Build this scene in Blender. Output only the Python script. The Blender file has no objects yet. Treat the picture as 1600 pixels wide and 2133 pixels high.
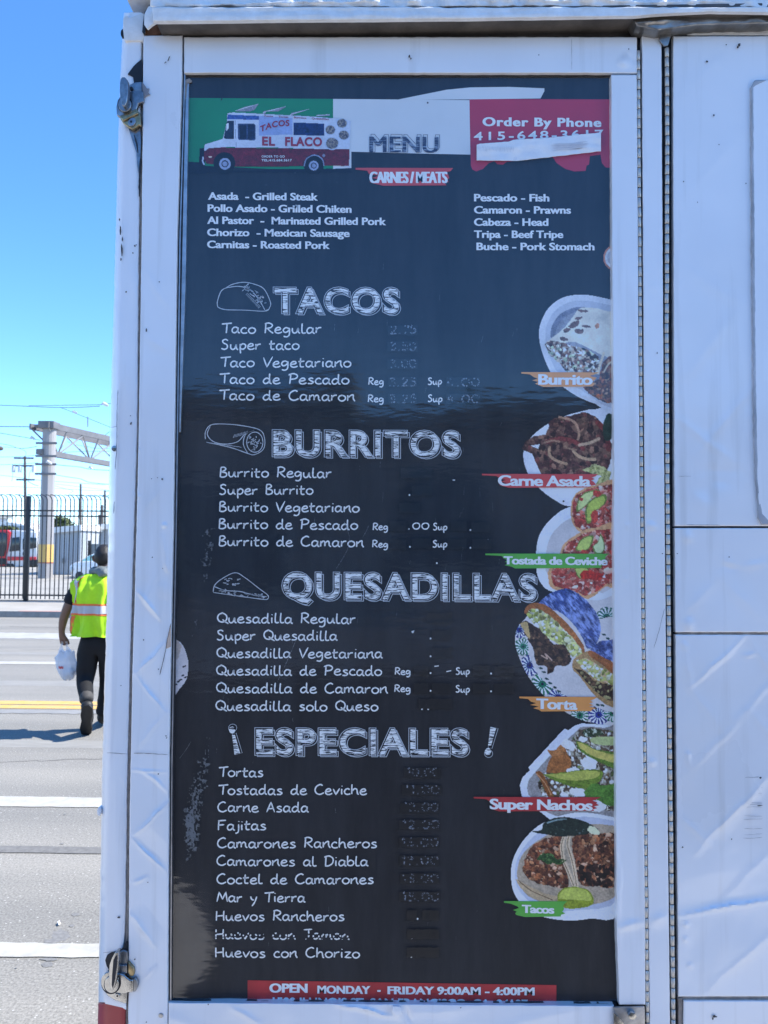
import bpy, bmesh, math, random
import numpy as np
from mathutils import Vector, Matrix
from mathutils.geometry import tessellate_polygon
random.seed(7); RS = np.random.RandomState(11)
S = bpy.context.scene
COL = S.collection

# ------------------------------------------------------------------ camera
F = 1601.0; CX = 800.0; CY = 1066.5; CAMZ = 1.70
up = Vector((275, 33400, -1601)).normalized()
xw = (Vector((1, 0, 0)) - up * up.x).normalized()
yw = up.cross(xw)
R = Matrix((xw, yw, up))
R = Matrix.Rotation(math.radians(0.45), 3, 'Z') @ R
CAM = Vector((0, 0, CAMZ))
cd = bpy.data.cameras.new('camera'); cam = bpy.data.objects.new('camera', cd); COL.objects.link(cam)
cam.matrix_world = Matrix.Translation(CAM) @ R.to_4x4()
cd.sensor_fit = 'VERTICAL'; cd.sensor_height = 36.0; cd.lens = F / 2133.0 * 36.0
cd.clip_start = 0.05; cd.clip_end = 2000
cd.dof.use_dof = True; cd.dof.focus_distance = 1.52; cd.dof.aperture_fstop = 13
S.camera = cam
# ------------------------------------------------------------------ light
SUN_EL = 50.0; SUN_AZ = 8.0          # azimuth: degrees from +X towards +Y
w = bpy.data.worlds.new('World'); S.world = w; w.use_nodes = True
nt = w.node_tree; nt.nodes.clear()
sky = nt.nodes.new('ShaderNodeTexSky'); sky.sky_type = 'NISHITA'; sky.sun_disc = False
sky.sun_elevation = math.radians(SUN_EL); sky.sun_rotation = math.radians(90 - SUN_AZ)
sky.air_density = 0.7; sky.dust_density = 0.0; sky.ozone_density = 5.0; sky.altitude = 0
bg = nt.nodes.new('ShaderNodeBackground'); bg.inputs['Strength'].default_value = 0.15
wo = nt.nodes.new('ShaderNodeOutputWorld')
hs = nt.nodes.new('ShaderNodeHueSaturation'); hs.inputs['Saturation'].default_value = 1.15; nt.links.new(sky.outputs[0], hs.inputs['Color']); nt.links.new(hs.outputs[0], bg.inputs[0]); nt.links.new(bg.outputs[0], wo.inputs[0])
sl = bpy.data.lights.new('sun', 'SUN'); sl.energy = 3.5; sl.angle = math.radians(0.53); sl.color = (1.0, 0.95, 0.87)
sun = bpy.data.objects.new('sun', sl); COL.objects.link(sun)
el, az = math.radians(SUN_EL), math.radians(SUN_AZ)
sd = Vector((math.cos(el) * math.cos(az), math.cos(el) * math.sin(az), math.sin(el)))
sun.rotation_euler = sd.to_track_quat('Z', 'Y').to_euler(); sun.location = (5, 3, 12)
S.view_settings.view_transform = 'Standard'; S.view_settings.look = 'None'
S.view_settings.exposure = 1.5; S.view_settings.gamma = 1.0; S.view_settings.use_curve_mapping = False
S.cycles.max_bounces = 8; S.cycles.transparent_max_bounces = 16; S.cycles.caustics_reflective = False; S.cycles.caustics_refractive = False

# ------------------------------------------------------------------ mapping: photograph pixels -> points on planes of the place
Rn = np.array(R)
def ray(px, py):
    return Rn @ np.array([(px - CX) / F, -(py - CY) / F, -1.0])
def P(px, py, Y):
    d = ray(px, py); t = Y / d[1]
    return Vector((d[0] * t, Y, CAMZ + d[2] * t))
def PA(px, py, Y):                       # arrays -> (N,3)
    px = np.asarray(px, float); py = np.asarray(py, float); Y = np.broadcast_to(np.asarray(Y, float), px.shape)
    v = np.stack([(px - CX) / F, -(py - CY) / F, -np.ones_like(px)], -1) @ Rn.T
    t = Y / v[..., 1]
    return np.stack([v[..., 0] * t, Y, CAMZ + v[..., 2] * t], -1)
def G(px, py, z=0.0):                    # ground point under a pixel
    d = ray(px, py); t = (z - CAMZ) / d[2]
    return Vector((d[0] * t, d[1] * t, z))
PXM = 1.5 / F                            # one pixel on the truck's side, metres

# ------------------------------------------------------------------ helpers
def lin(c):
    return tuple(((v / 12.92) if v <= 0.04045 else ((v + 0.055) / 1.055) ** 2.4) for v in c)
def rgb(r, g, b): return lin((r / 255, g / 255, b / 255))
def tag(o, label=None, cat=None, group=None, kind=None):
    if label: o['label'] = label
    if cat: o['category'] = cat
    if group: o['group'] = group
    if kind: o['kind'] = kind
    return o
def empty(name, loc=(0, 0, 0)):
    o = bpy.data.objects.new(name, None); COL.objects.link(o); o.location = loc; o.empty_display_size = 0.1; return o
def link(name, me, mat=None, parent=None, smooth=False):
    o = bpy.data.objects.new(name, me); COL.objects.link(o)
    if mat is not None and not me.materials: me.materials.append(mat)
    if parent is not None:
        o.parent = parent
        o.matrix_parent_inverse = mw(parent).inverted()
    if smooth: me.shade_smooth()
    return o
def mw(o):
    m = Matrix.LocRotScale(o.location, o.rotation_euler, o.scale)
    if o.parent: m = mw(o.parent) @ o.matrix_parent_inverse @ m
    return m
def mesh(name, verts, faces, mat=None, parent=None, smooth=False):
    me = bpy.data.meshes.new(name)
    me.from_pydata([tuple(v) for v in verts], [], [tuple(f) for f in faces]); me.update()
    return link(name, me, mat, parent, smooth)
def fastmesh(name, V, Q, mat=None, parent=None, smooth=False, col=None):
    V = np.asarray(V, np.float32).reshape(-1, 3); Q = np.asarray(Q, np.int32)
    k = Q.shape[1]; me = bpy.data.meshes.new(name)
    me.vertices.add(len(V)); me.vertices.foreach_set('co', V.ravel())
    me.loops.add(Q.size); me.loops.foreach_set('vertex_index', Q.ravel())
    me.polygons.add(len(Q)); me.polygons.foreach_set('loop_start', np.arange(0, Q.size, k, dtype=np.int32))
    me.update(calc_edges=True)
    if col is not None:
        a = me.color_attributes.new('Col', 'FLOAT_COLOR', 'POINT')
        c4 = np.ones((len(V), 4), np.float32); c4[:, :3] = col.reshape(-1, 3); a.data.foreach_set('color', c4.ravel())
    return link(name, me, mat, parent, smooth)
class MB:
    def __init__(s): s.v = []; s.f = []
    def add(s, vs, fs):
        n = len(s.v); s.v += [tuple(v) for v in vs]; s.f += [tuple(i + n for i in f) for f in fs]; return s
    def box(s, x0, y0, z0, x1, y1, z1):
        return s.add([(x0,y0,z0),(x1,y0,z0),(x1,y1,z0),(x0,y1,z0),(x0,y0,z1),(x1,y0,z1),(x1,y1,z1),(x0,y1,z1)],
                     [(0,3,2,1),(4,5,6,7),(0,1,5,4),(1,2,6,5),(2,3,7,6),(3,0,4,7)])
    def tube(s, pts, r, n=8, caps=True):
        pts = [Vector(p) for p in pts]; rr = r if isinstance(r, (list, tuple)) else [r] * len(pts)
        rings = []; a = None
        for i, p in enumerate(pts):
            t = (pts[min(i + 1, len(pts) - 1)] - pts[max(i - 1, 0)]).normalized()
            if a is None: a = t.orthogonal().normalized()
            a = (a - t * a.dot(t)).normalized() if (a - t * a.dot(t)).length > 1e-5 else t.orthogonal().normalized()
            b = t.cross(a)
            rings.append([p + (a * math.cos(2 * math.pi * k / n) + b * math.sin(2 * math.pi * k / n)) * rr[i] for k in range(n)])
        vs = [v for g in rings for v in g]; fs = []
        for i in range(len(pts) - 1):
            for k in range(n):
                k2 = (k + 1) % n; fs.append((i * n + k, i * n + k2, (i + 1) * n + k2, (i + 1) * n + k))
        if caps: fs.append(tuple(range(n - 1, -1, -1))); fs.append(tuple((len(pts) - 1) * n + k for k in range(n)))
        return s.add(vs, fs)
    def prism(s, pts, off):               # pts: ring of points, off: extrusion vector
        pts = [Vector(p) for p in pts]; n = len(pts); off = Vector(off)
        return s.add(pts + [p + off for p in pts], [tuple(range(n - 1, -1, -1)), tuple(range(n, 2 * n))] + [(i, (i + 1) % n, n + (i + 1) % n, n + i) for i in range(n)])
    def build(s, name, mat, parent=None, smooth=False, bevel=0, seg=2):
        me = bpy.data.meshes.new(name); me.from_pydata(s.v, [], s.f); me.update()
        if bevel:
            bm = bmesh.new(); bm.from_mesh(me)
            bmesh.ops.recalc_face_normals(bm, faces=bm.faces)
            ed = [e for e in bm.edges if len(e.link_faces) == 2 and e.calc_face_angle(0) > 0.6]
            bmesh.ops.bevel(bm, geom=ed, offset=bevel, segments=seg, affect='EDGES', profile=0.6, clamp_overlap=True)
            bm.to_mesh(me); bm.free()
        else:
            bm = bmesh.new(); bm.from_mesh(me); bmesh.ops.recalc_face_normals(bm, faces=bm.faces); bm.to_mesh(me); bm.free()
        o = link(name, me, mat, parent)
        if smooth or bevel:
            me.shade_smooth()
            try: me.set_sharp_from_angle(angle=0.7)
            except Exception: pass
        return o
def plate(name, pts, Y, thick, mat, parent, bevel=0.0008, seg=2):     # outline in photo pixels, front at Y, going back by thick
    return MB().prism([P(x, y, Y) for x, y in pts], (0, thick, 0)).build(name, mat, parent, bevel=bevel, seg=seg)
def oval(cx, cy, rx, ry, n=24, rot=0):
    c, s_ = math.cos(rot), math.sin(rot)
    return [(cx + rx * math.cos(a) * c - ry * math.sin(a) * s_, cy + rx * math.cos(a) * s_ + ry * math.sin(a) * c) for a in [2 * math.pi * k / n for k in range(n)]]
def pl(pts):                              # piecewise linear outline: list of (y, x) or a constant
    if not isinstance(pts, (list, tuple)): return lambda y: np.full_like(np.asarray(y, float), float(pts))
    ys = [p[0] for p in pts]; xs = [p[1] for p in pts]
    return lambda y: np.interp(y, ys, xs)

# --- numeric noise
def vnoise(x, y, seed=0):
    x = np.asarray(x, float); y = np.asarray(y, float)
    xi = np.floor(x).astype(np.int64); yi = np.floor(y).astype(np.int64); fx = x - xi; fy = y - yi
    fx = fx * fx * (3 - 2 * fx); fy = fy * fy * (3 - 2 * fy)
    def h(a, b):
        n = (a * 374761393 + b * 668265263 + seed * 974634777) & 0xffffffff
        n = ((n ^ (n >> 13)) * 1274126177) & 0xffffffff
        return ((n ^ (n >> 16)) & 0xffff) / 65535.0
    return (h(xi, yi) * (1 - fx) + h(xi + 1, yi) * fx) * (1 - fy) + (h(xi, yi + 1) * (1 - fx) + h(xi + 1, yi + 1) * fx) * fy
def fnoise(x, y, s, seed=0, oct=4, gain=0.5):
    t = 0; a = 1; n = 0
    for k in range(oct):
        t = t + a * vnoise(np.asarray(x) / s * 2 ** k, np.asarray(y) / s * 2 ** k, seed + k * 17); n += a; a *= gain
    return t / n
def segdist(x, y, a, b):
    ax, ay = a; bx, by = b; dx, dy = bx - ax, by - ay; L = dx * dx + dy * dy + 1e-9
    t = ((x - ax) * dx + (y - ay) * dy) / L; tc = np.clip(t, 0, 1)
    return np.hypot(x - ax - tc * dx, y - ay - tc * dy), t, ((x - ax) * dy - (y - ay) * dx) / math.sqrt(L)

# ------------------------------------------------------------------ materials
def mat(name, base=(0.5, 0.5, 0.5), rough=0.5, metal=0.0, spec=0.5, var=0.0, vscale=4.0, var_col=None, bump=0.0, bscale=60.0,
        coord='Object', stretch=(1, 1, 1), trans=0.0, alpha=1.0, emit=None, coat=0.0, rvar=0.0, ior=1.5, detail=6):
    m = bpy.data.materials.new(name); m.use_nodes = True; n = m.node_tree.nodes; L = m.node_tree.links
    b = n['Principled BSDF']; b.inputs['Base Color'].default_value = (*base, 1); b.inputs['Roughness'].default_value = rough
    b.inputs['Metallic'].default_value = metal; b.inputs['Specular IOR Level'].default_value = spec; b.inputs['IOR'].default_value = ior
    b.inputs['Transmission Weight'].default_value = trans; b.inputs['Alpha'].default_value = alpha; b.inputs['Coat Weight'].default_value = coat
    tc = n.new('ShaderNodeTexCoord'); mp = n.new('ShaderNodeMapping'); mp.inputs['Scale'].default_value = stretch
    L.new(tc.outputs[coord], mp.inputs[0])
    if var or rvar:
        t = n.new('ShaderNodeTexNoise'); t.inputs['Scale'].default_value = vscale; t.inputs['Detail'].default_value = detail; t.inputs['Roughness'].default_value = 0.62
        L.new(mp.outputs[0], t.inputs['Vector'])
        if var:
            r = n.new('ShaderNodeValToRGB'); r.color_ramp.elements[0].position = 0.3; r.color_ramp.elements[1].position = 0.72
            c2 = var_col if var_col else tuple(max(0, c * (1 - var)) for c in base)
            c1 = base if var_col else tuple(min(1, c * (1 + var * 0.6)) for c in base)
            r.color_ramp.elements[0].color = (*c2, 1); r.color_ramp.elements[1].color = (*c1, 1)
            L.new(t.outputs['Fac'], r.inputs[0]); L.new(r.outputs[0], b.inputs['Base Color'])
        if rvar:
            mr = n.new('ShaderNodeMapRange'); mr.inputs[3].default_value = max(0, rough - rvar); mr.inputs[4].default_value = rough + rvar
            L.new(t.outputs['Fac'], mr.inputs[0]); L.new(mr.outputs[0], b.inputs['Roughness'])
    if bump:
        t2 = n.new('ShaderNodeTexNoise'); t2.inputs['Scale'].default_value = bscale; t2.inputs['Detail'].default_value = 5
        bp = n.new('ShaderNodeBump'); bp.inputs['Strength'].default_value = min(1, bump); bp.inputs['Distance'].default_value = 0.002
        L.new(mp.outputs[0], t2.inputs['Vector']); L.new(t2.outputs['Fac'], bp.inputs['Height']); L.new(bp.outputs[0], b.inputs['Normal'])
    if emit: b.inputs['Emission Color'].default_value = (*emit, 1); b.inputs['Emission Strength'].default_value = 1
    return m
def vcol_mat(name, rough=0.6, spec=0.3):
    m = bpy.data.materials.new(name); m.use_nodes = True; n = m.node_tree.nodes; b = n['Principled BSDF']
    a = n.new('ShaderNodeAttribute'); a.attribute_name = 'Col'; m.node_tree.links.new(a.outputs['Color'], b.inputs['Base Color'])
    b.inputs['Roughness'].default_value = rough; b.inputs['Specular IOR Level'].default_value = spec
    return m
def paint_mat():
    m = bpy.data.materials.new('white_paint'); m.use_nodes = True; n = m.node_tree.nodes; L = m.node_tree.links; b = n['Principled BSDF']
    b.inputs['Roughness'].default_value = 0.3; b.inputs['Specular IOR Level'].default_value = 0.5; b.inputs['Coat Weight'].default_value = 0.8; b.inputs['Coat Roughness'].default_value = 0.12
    tc = n.new('ShaderNodeTexCoord')
    t = n.new('ShaderNodeTexNoise'); t.inputs['Scale'].default_value = 3.0; t.inputs['Detail'].default_value = 8; L.new(tc.outputs['Object'], t.inputs[0])
    r = n.new('ShaderNodeValToRGB'); r.color_ramp.elements[0].position = 0.25; r.color_ramp.elements[1].position = 0.6
    r.color_ramp.elements[0].color = (0.76, 0.76, 0.77, 1); r.color_ramp.elements[1].color = (0.85, 0.85, 0.86, 1); L.new(t.outputs['Fac'], r.inputs[0])
    # grime streaks running down
    mp = n.new('ShaderNodeMapping'); mp.inputs['Scale'].default_value = (26, 26, 1.5); L.new(tc.outputs['Object'], mp.inputs[0])
    t3 = n.new('ShaderNodeTexNoise'); t3.inputs['Scale'].default_value = 1.6; t3.inputs['Detail'].default_value = 6; L.new(mp.outputs[0], t3.inputs[0])
    r3 = n.new('ShaderNodeValToRGB'); r3.color_ramp.elements[0].position = 0.56; r3.color_ramp.elements[1].position = 0.85
    r3.color_ramp.elements[0].color = (0, 0, 0, 1); r3.color_ramp.elements[1].color = (0.5, 0.5, 0.5, 1); L.new(t3.outputs['Fac'], r3.inputs[0])
    mx = n.new('ShaderNodeMix'); mx.data_type = 'RGBA'; L.new(r3.outputs[0], mx.inputs[0]); L.new(r.outputs[0], mx.inputs[6]); mx.inputs[7].default_value = (0.52, 0.50, 0.47, 1)
    # specks: sparse dark flecks
    v = n.new('ShaderNodeTexVoronoi'); v.inputs['Scale'].default_value = 24; L.new(tc.outputs['Object'], v.inputs[0])
    lt = n.new('ShaderNodeMath'); lt.operation = 'LESS_THAN'; lt.inputs[1].default_value = 0.035; L.new(v.outputs['Distance'], lt.inputs[0])
    sp = n.new('ShaderNodeSeparateColor'); L.new(v.outputs['Color'], sp.inputs[0])
    g2 = n.new('ShaderNodeMath'); g2.operation = 'GREATER_THAN'; g2.inputs[1].default_value = 0.86; L.new(sp.outputs[0], g2.inputs[0])
    mu = n.new('ShaderNodeMath'); mu.operation = 'MULTIPLY'; L.new(lt.outputs[0], mu.inputs[0]); L.new(g2.outputs[0], mu.inputs[1])
    mx2 = n.new('ShaderNodeMix'); mx2.data_type = 'RGBA'; L.new(mu.outputs[0], mx2.inputs[0]); L.new(mx.outputs[2], mx2.inputs[6]); mx2.inputs[7].default_value = (0.05, 0.05, 0.06, 1)
    L.new(mx2.outputs[2], b.inputs['Base Color'])
    mr = n.new('ShaderNodeMapRange'); mr.inputs[3].default_value = 0.2; mr.inputs[4].default_value = 0.42; L.new(t.outputs['Fac'], mr.inputs[0]); L.new(mr.outputs[0], b.inputs['Roughness'])
    t2 = n.new('ShaderNodeTexNoise'); t2.inputs['Scale'].default_value = 160; t2.inputs['Detail'].default_value = 3; L.new(tc.outputs['Object'], t2.inputs[0])
    bp = n.new('ShaderNodeBump'); bp.inputs['Strength'].default_value = 0.12; bp.inputs['Distance'].default_value = 0.0006
    L.new(t2.outputs['Fac'], bp.inputs['Height']); L.new(bp.outputs[0], b.inputs['Normal'])
    return m
M = {}
M['white'] = paint_mat()
M['cap'] = mat('peeling_white_paint', (0.88, 0.88, 0.87), 0.35, var=0.25, vscale=30, var_col=(0.70, 0.67, 0.63), bump=0.6, bscale=90)
M['red'] = mat('red_vinyl', rgb(170, 62, 62), 0.35, var=0.18, vscale=9, bump=0.1)
M['dark'] = mat('dark_gap', (0.012, 0.013, 0.018), 0.6, var=0.3, vscale=30)
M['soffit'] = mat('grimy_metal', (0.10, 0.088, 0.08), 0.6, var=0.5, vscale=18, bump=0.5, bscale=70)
M['sealant'] = mat('aged_sealant', (0.34, 0.29, 0.25), 0.7, var=0.4, vscale=60, bump=0.6, bscale=200)
M['rubber'] = mat('rubber', (0.022, 0.024, 0.03), 0.45, var=0.4, vscale=50, bump=0.6, bscale=140)
M['alu'] = mat('aluminium', (0.50, 0.50, 0.51), 0.38, 0.9, var=0.3, vscale=40, bump=0.3, bscale=220, rvar=0.12)
M['knuckle'] = mat('hinge_metal', (0.62, 0.59, 0.54), 0.42, 0.55, var=0.3, vscale=70, bump=0.2, bscale=300)
M['chrome'] = mat('worn_chrome', (0.46, 0.455, 0.44), 0.2, 1.0, var=0.2, vscale=90, bump=0.12, bscale=400, rvar=0.1)
M['steel'] = mat('dull_steel', (0.30, 0.31, 0.33), 0.34, 0.9, var=0.4, vscale=70, bump=0.15, bscale=400)
M['brass'] = mat('tarnished_brass', (0.42, 0.33, 0.19), 0.34, 0.85, var=0.45, vscale=70, bump=0.15, bscale=400)
M['lip'] = mat('bent_aluminium', (0.30, 0.29, 0.28), 0.32, 0.8, var=0.4, vscale=22, bump=0.9, bscale=60)
M['grey_seal'] = mat('grey_sealant', (0.42, 0.43, 0.46), 0.5, var=0.35, vscale=14)
M['crack'] = mat('crack_dark', (0.06, 0.055, 0.055), 0.8)
M['grey_crack'] = mat('crack_grey', (0.24, 0.24, 0.26), 0.8)
M['scuff'] = mat('grey_scuff', (0.42, 0.42, 0.44), 0.7)
M['peach'] = mat('bare_primer', rgb(205, 180, 160), 0.6, var=0.2, vscale=50)

# ------------------------------------------------------------------ displaced sheet-metal panels
def panel(name, xl, xr, yt, yb, Y, thick, m, parent, hfn=None, step=5.0, rnd=3.0, jit=0.0, backfn=None, seed=3, ytfn=None, ybfn=None):
    xlf, xrf = pl(xl), pl(xr)
    wmax = float(np.max(np.abs(xrf(np.linspace(yt, yb, 50)) - xlf(np.linspace(yt, yb, 50)))))
    e = np.array([0, 0.25, 0.6, 1.1]) * rnd
    nu = max(2, int(wmax / step)); nv = max(2, int(abs(yb - yt) / step))
    u = np.unique(np.concatenate([e / wmax, 1 - e / wmax, np.linspace(1.6 * rnd / wmax, 1 - 1.6 * rnd / wmax, nu)])); u = u[(u >= 0) & (u <= 1)]
    Lh = abs(yb - yt); v = np.unique(np.concatenate([e / Lh, 1 - e / Lh, np.linspace(1.6 * rnd / Lh, 1 - 1.6 * rnd / Lh, nv)])); v = v[(v >= 0) & (v <= 1)]
    U, V = np.meshgrid(u, v)
    ynom = yt + (yb - yt) * V
    l, r = xlf(ynom), xrf(ynom)
    if jit:
        l = l + jit * (fnoise(ynom, ynom * 0, 14, seed) - 0.5) * 2 + 0.6 * jit * (fnoise(ynom, ynom * 0 + 9, 60, seed) - 0.5); r = r + jit * (fnoise(ynom, ynom * 0 + 50, 14, seed + 5) - 0.5) * 2
    X = l + (r - l) * U
    T = ytfn(X) if ytfn else yt + jit * (fnoise(X, X * 0, 14, seed + 7) - 0.5) * 2
    B = ybfn(X) if ybfn else yb + jit * (fnoise(X, X * 0 + 50, 14, seed + 9) - 0.5) * 2
    Yp = T + (B - T) * V
    d = np.minimum(np.minimum(U * (r - l), (1 - U) * (r - l)), np.minimum(V * Lh, (1 - V) * Lh))
    d = np.clip(d, 0, rnd); edge = (rnd - np.sqrt(np.clip(rnd ** 2 - (rnd - d) ** 2, 0, None))) * PXM
    H = hfn(X, Yp) if hfn is not None else 0
    depth = Y + edge - H * 0.001
    if backfn is not None: depth = depth + backfn(U, V, X, Yp)
    W = PA(X, Yp, depth); ny, nx = U.shape
    idx = np.arange(ny * nx).reshape(ny, nx)
    q = np.stack([idx[:-1, :-1], idx[1:, :-1], idx[1:, 1:], idx[:-1, 1:]], -1).reshape(-1, 4)
    ring = np.concatenate([idx[0, :-1], idx[:-1, -1], idx[-1, :0:-1], idx[:0:-1, 0]])
    Vv = W.reshape(-1, 3); back = Vv[ring].copy(); back[:, 1] = back[:, 1] + thick
    # keep sides straight back (no perspective scaling): plain extrusion
    n0 = len(Vv); k = len(ring); bi = n0 + np.arange(k)
    sq = np.stack([ring, np.roll(ring, -1), np.roll(bi, -1), bi], -1)
    allv = np.concatenate([Vv, back]); q = np.concatenate([q, sq])
    o = fastmesh(name, allv, q, m, parent, smooth=True)
    try: o.data.set_sharp_from_angle(angle=1.0)
    except Exception: pass
    return o
CR = 2.0
def creases(lst=(), domes=(), base=0.35, wl=120.0, seed=1, fine=0.05, folds=()):
    def f(X, Yp):
        h = base * 2 * (fnoise(X, Yp, wl, seed, 2) - 0.5)
        X, Yp = X + 9 * (fnoise(X, Yp, 38, seed + 61, 2) - .5), Yp + 9 * (fnoise(X, Yp, 38, seed + 63, 2) - .5); h = h + fine * 2 * (fnoise(X, Yp, 16, seed + 31, 2) - 0.5)
        for (a, b, wd, amp) in lst:
            d, t, sgn = segdist(X, Yp, a, b)
            fade = np.clip(1.15 - np.abs(t - 0.5) * 1.7, 0, 1)
            h = h + CR * amp * np.exp(-(d / (wd * 1.15)) ** 1.5) * fade
        for (a, b, reach, amp) in folds:            # one-sided facets: ramps away from the fold line
            d, t, sgn = segdist(X, Yp, a, b)
            tt = np.clip(t, 0, 1); wgt = np.sin(np.pi * np.clip((t + 0.1) / 1.2, 0, 1))
            h = h + CR * amp * np.clip(1 - np.abs(sgn) / reach, 0, 1) * wgt * np.where(sgn > 0, 1, 0.35 * np.clip(1 - np.abs(sgn) / (reach * .25), 0, 1) + 0.0) * (d < reach * 1.5)
        for (cx, cy, r_, amp) in domes:
            d = np.hypot(X - cx, Yp - cy) / r_
            h = h + 1.8 * amp * np.exp(-d ** 3)
        return h
    return f
def ribbon_px(pts, wpx, Y, jitter=0.0, taper=True, nrm=True):      # thin flat ribbon; returns verts/faces
    pts = np.asarray(pts, float); n = len(pts)
    t = np.gradient(pts, axis=0); t /= (np.linalg.norm(t, axis=1, keepdims=True) + 1e-9); nn = np.stack([-t[:, 1], t[:, 0]], -1)
    wv = np.full(n, wpx / 2.0) * (1 + jitter * RS.uniform(-1, 1, n))
    if taper: wv[0] *= 0.45; wv[-1] *= 0.45
    a = pts + nn * wv[:, None]; b = pts - nn * wv[:, None]
    W = PA(np.concatenate([a[:, 0], b[:, 0]]), np.concatenate([a[:, 1], b[:, 1]]), Y)
    f = [(i, i + 1, n + i + 1, n + i) for i in range(n - 1)]
    return [Vector(v) for v in W], f
def cracks(name, lines, Y, m, parent):
    mb = MB()
    for (pts, wd) in lines:
        P2 = []
        for i in range(len(pts) - 1):
            k = max(2, int(math.dist(pts[i], pts[i + 1]) / 6))
            for j in range(k): t = j / k; P2.append((pts[i][0] * (1 - t) + pts[i + 1][0] * t + random.uniform(-.35, .35), pts[i][1] * (1 - t) + pts[i + 1][1] * t + random.uniform(-.35, .35)))
        P2.append(pts[-1]); v, f = ribbon_px(P2, wd, Y, 0.35); mb.add(v, f)
    return mb.build(name, m, parent)
def poly_fill(name, polys, Y, m, parent=None):                      # flat decals, any simple polygon
    V = []; Fc = []
    for pts in polys:
        n0 = len(V); V += [P(x, y, Y) for x, y in pts]
        for t in tessellate_polygon([[Vector((x, y, 0)) for x, y in pts]]): Fc.append(tuple(n0 + i for i in t))
    me = bpy.data.meshes.new(name); me.from_pydata([tuple(v) for v in V], [], Fc); me.update()
    return link(name, me, m, parent)
# ================================================================== THE TRUCK
YW = 1.5                                    # plane of the menu print
YR = YW - 0.016                             # front of the door's frame rails
truck = tag(empty('food_truck', (0.6, 1.5, 0)), 'white food truck side with dented sheet metal, hinges and latches round the menu', 'food truck')
# --- body core: dark inner wall, roof, sides
BX0, BX1, BD = P(262, 1000, YW).x, 3.2, 2.86
core = MB()
core.box(BX0, YW + 0.022, 0.5, BX1, BD, P(700, 20, YW).z); core.build('body_shell', M['soffit'], truck)
MB().box(BX0 - 0.02, YW - 0.03, P(700, 6, YW).z + 0.004, BX1, BD + 0.03, P(700, 6, YW).z + 0.035).build('roof', M['cap'], truck)
for wx in (0.55, 2.6):
    for wy in (YW + 0.26, BD - 0.2):
        rg = [(wx + 0.34 * math.cos(a), wy - 0.11, 0.34 + 0.34 * math.sin(a)) for a in [2 * math.pi * k / 28 for k in range(28)]]
        wh = MB().prism(rg, (0, 0.22, 0)).build('wheel', M['rubber'], truck, bevel=0.02)
        rg = [(wx + 0.2 * math.cos(a), wy - 0.118, 0.34 + 0.2 * math.sin(a)) for a in [2 * math.pi * k / 24 for k in range(24)]]
        MB().prism(rg, (0, 0.236, 0)).build('rim', M['alu'], wh, bevel=0.01)

# --- corner post at the left, rounded towards the rear
post_l = [(20, 258), (160, 250), (500, 240.5), (900, 229.5), (1280, 222), (1600, 213), (2000, 206), (2310, 202)]
post_r = [(20, 297), (130, 295), (400, 291), (900, 286.5), (1100, 280), (1400, 271), (1600, 266), (1900, 262), (1985, 258), (2070, 262), (2310, 262)]
rail_l = [(70, 299), (500, 295), (900, 289), (1100, 284.5), (1400, 276), (1700, 270), (2100, 267), (2310, 266)]
rail_r = [(70, 380), (160, 379), (500, 369), (1100, 361), (1350, 356), (1600, 352), (2100, 349.5), (2310, 349)]
def postback(U, V, X, Yp):
    r_ = 0.42; t = np.clip((r_ - U) / r_, 0, 1)
    g = 0.026 * (1 - np.sqrt(np.clip(1 - t ** 2, 0, 1)))
    g = g + 0.0016 * np.exp(-((U - 0.40) / 0.02) ** 2) + 0.004 * np.clip((U - 0.9) / 0.1, 0, 1) ** 2
    return g
post_h = creases([((244, 560), (238, 760), 5, 0.8), ((262, 1150), (258, 1300), 6, 0.8), ((255, 1290), (240, 1330), 3, 0.7), ((246, 640), (270, 900), 9, 0.7), ((276, 560), (281, 640), 3, 0.9), ((252, 1610), (262, 1640), 3, .6)], base=0.5, wl=90, seed=5, fine=0.05)
panel('corner_post', post_l, post_r, 26, 2088, YR + 0.004, 0.05, M['white'], truck, post_h, step=5, rnd=2, jit=1.0, backfn=postback, seed=8)
panel('red_post_base', [(2060, 204.5), (2310, 202)], post_r, 2090, 2320, YR + 0.0038, 0.05, M['red'], truck, creases(base=0.5, wl=60, seed=6), step=6, rnd=2, jit=0.8, backfn=postback)
plate('post_flap', [(214, 2060), (262, 2060), (262.5, 2104), (255, 2099), (219, 2091), (216, 2075)], YR + 0.002, 0.006, M['white'], truck, 0.0006)
# side wall of the body, running back from the post (left flank) 
xs = P(232, 1100, YW).x
MB().box(xs - 0.002, YR + 0.04, 0.5, xs + 0.03, BD, P(700, 20, YW).z - 0.002).build('rear_wall', M['white'], truck)
# sealant bead in the seam between post and door
sb = MB()
prev = None
pts = []
for y in np.arange(30, 2300, 12.0):
    x = (pl(post_r)(y) + pl(rail_l)(y)) / 2 + 1.0
    pts.append(P(x + random.uniform(-.3, .3), y, YR + 0.013))
sb.tube(pts, 0.0042, 6).build('seam_sealant', M['sealant'], truck, smooth=True)

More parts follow.
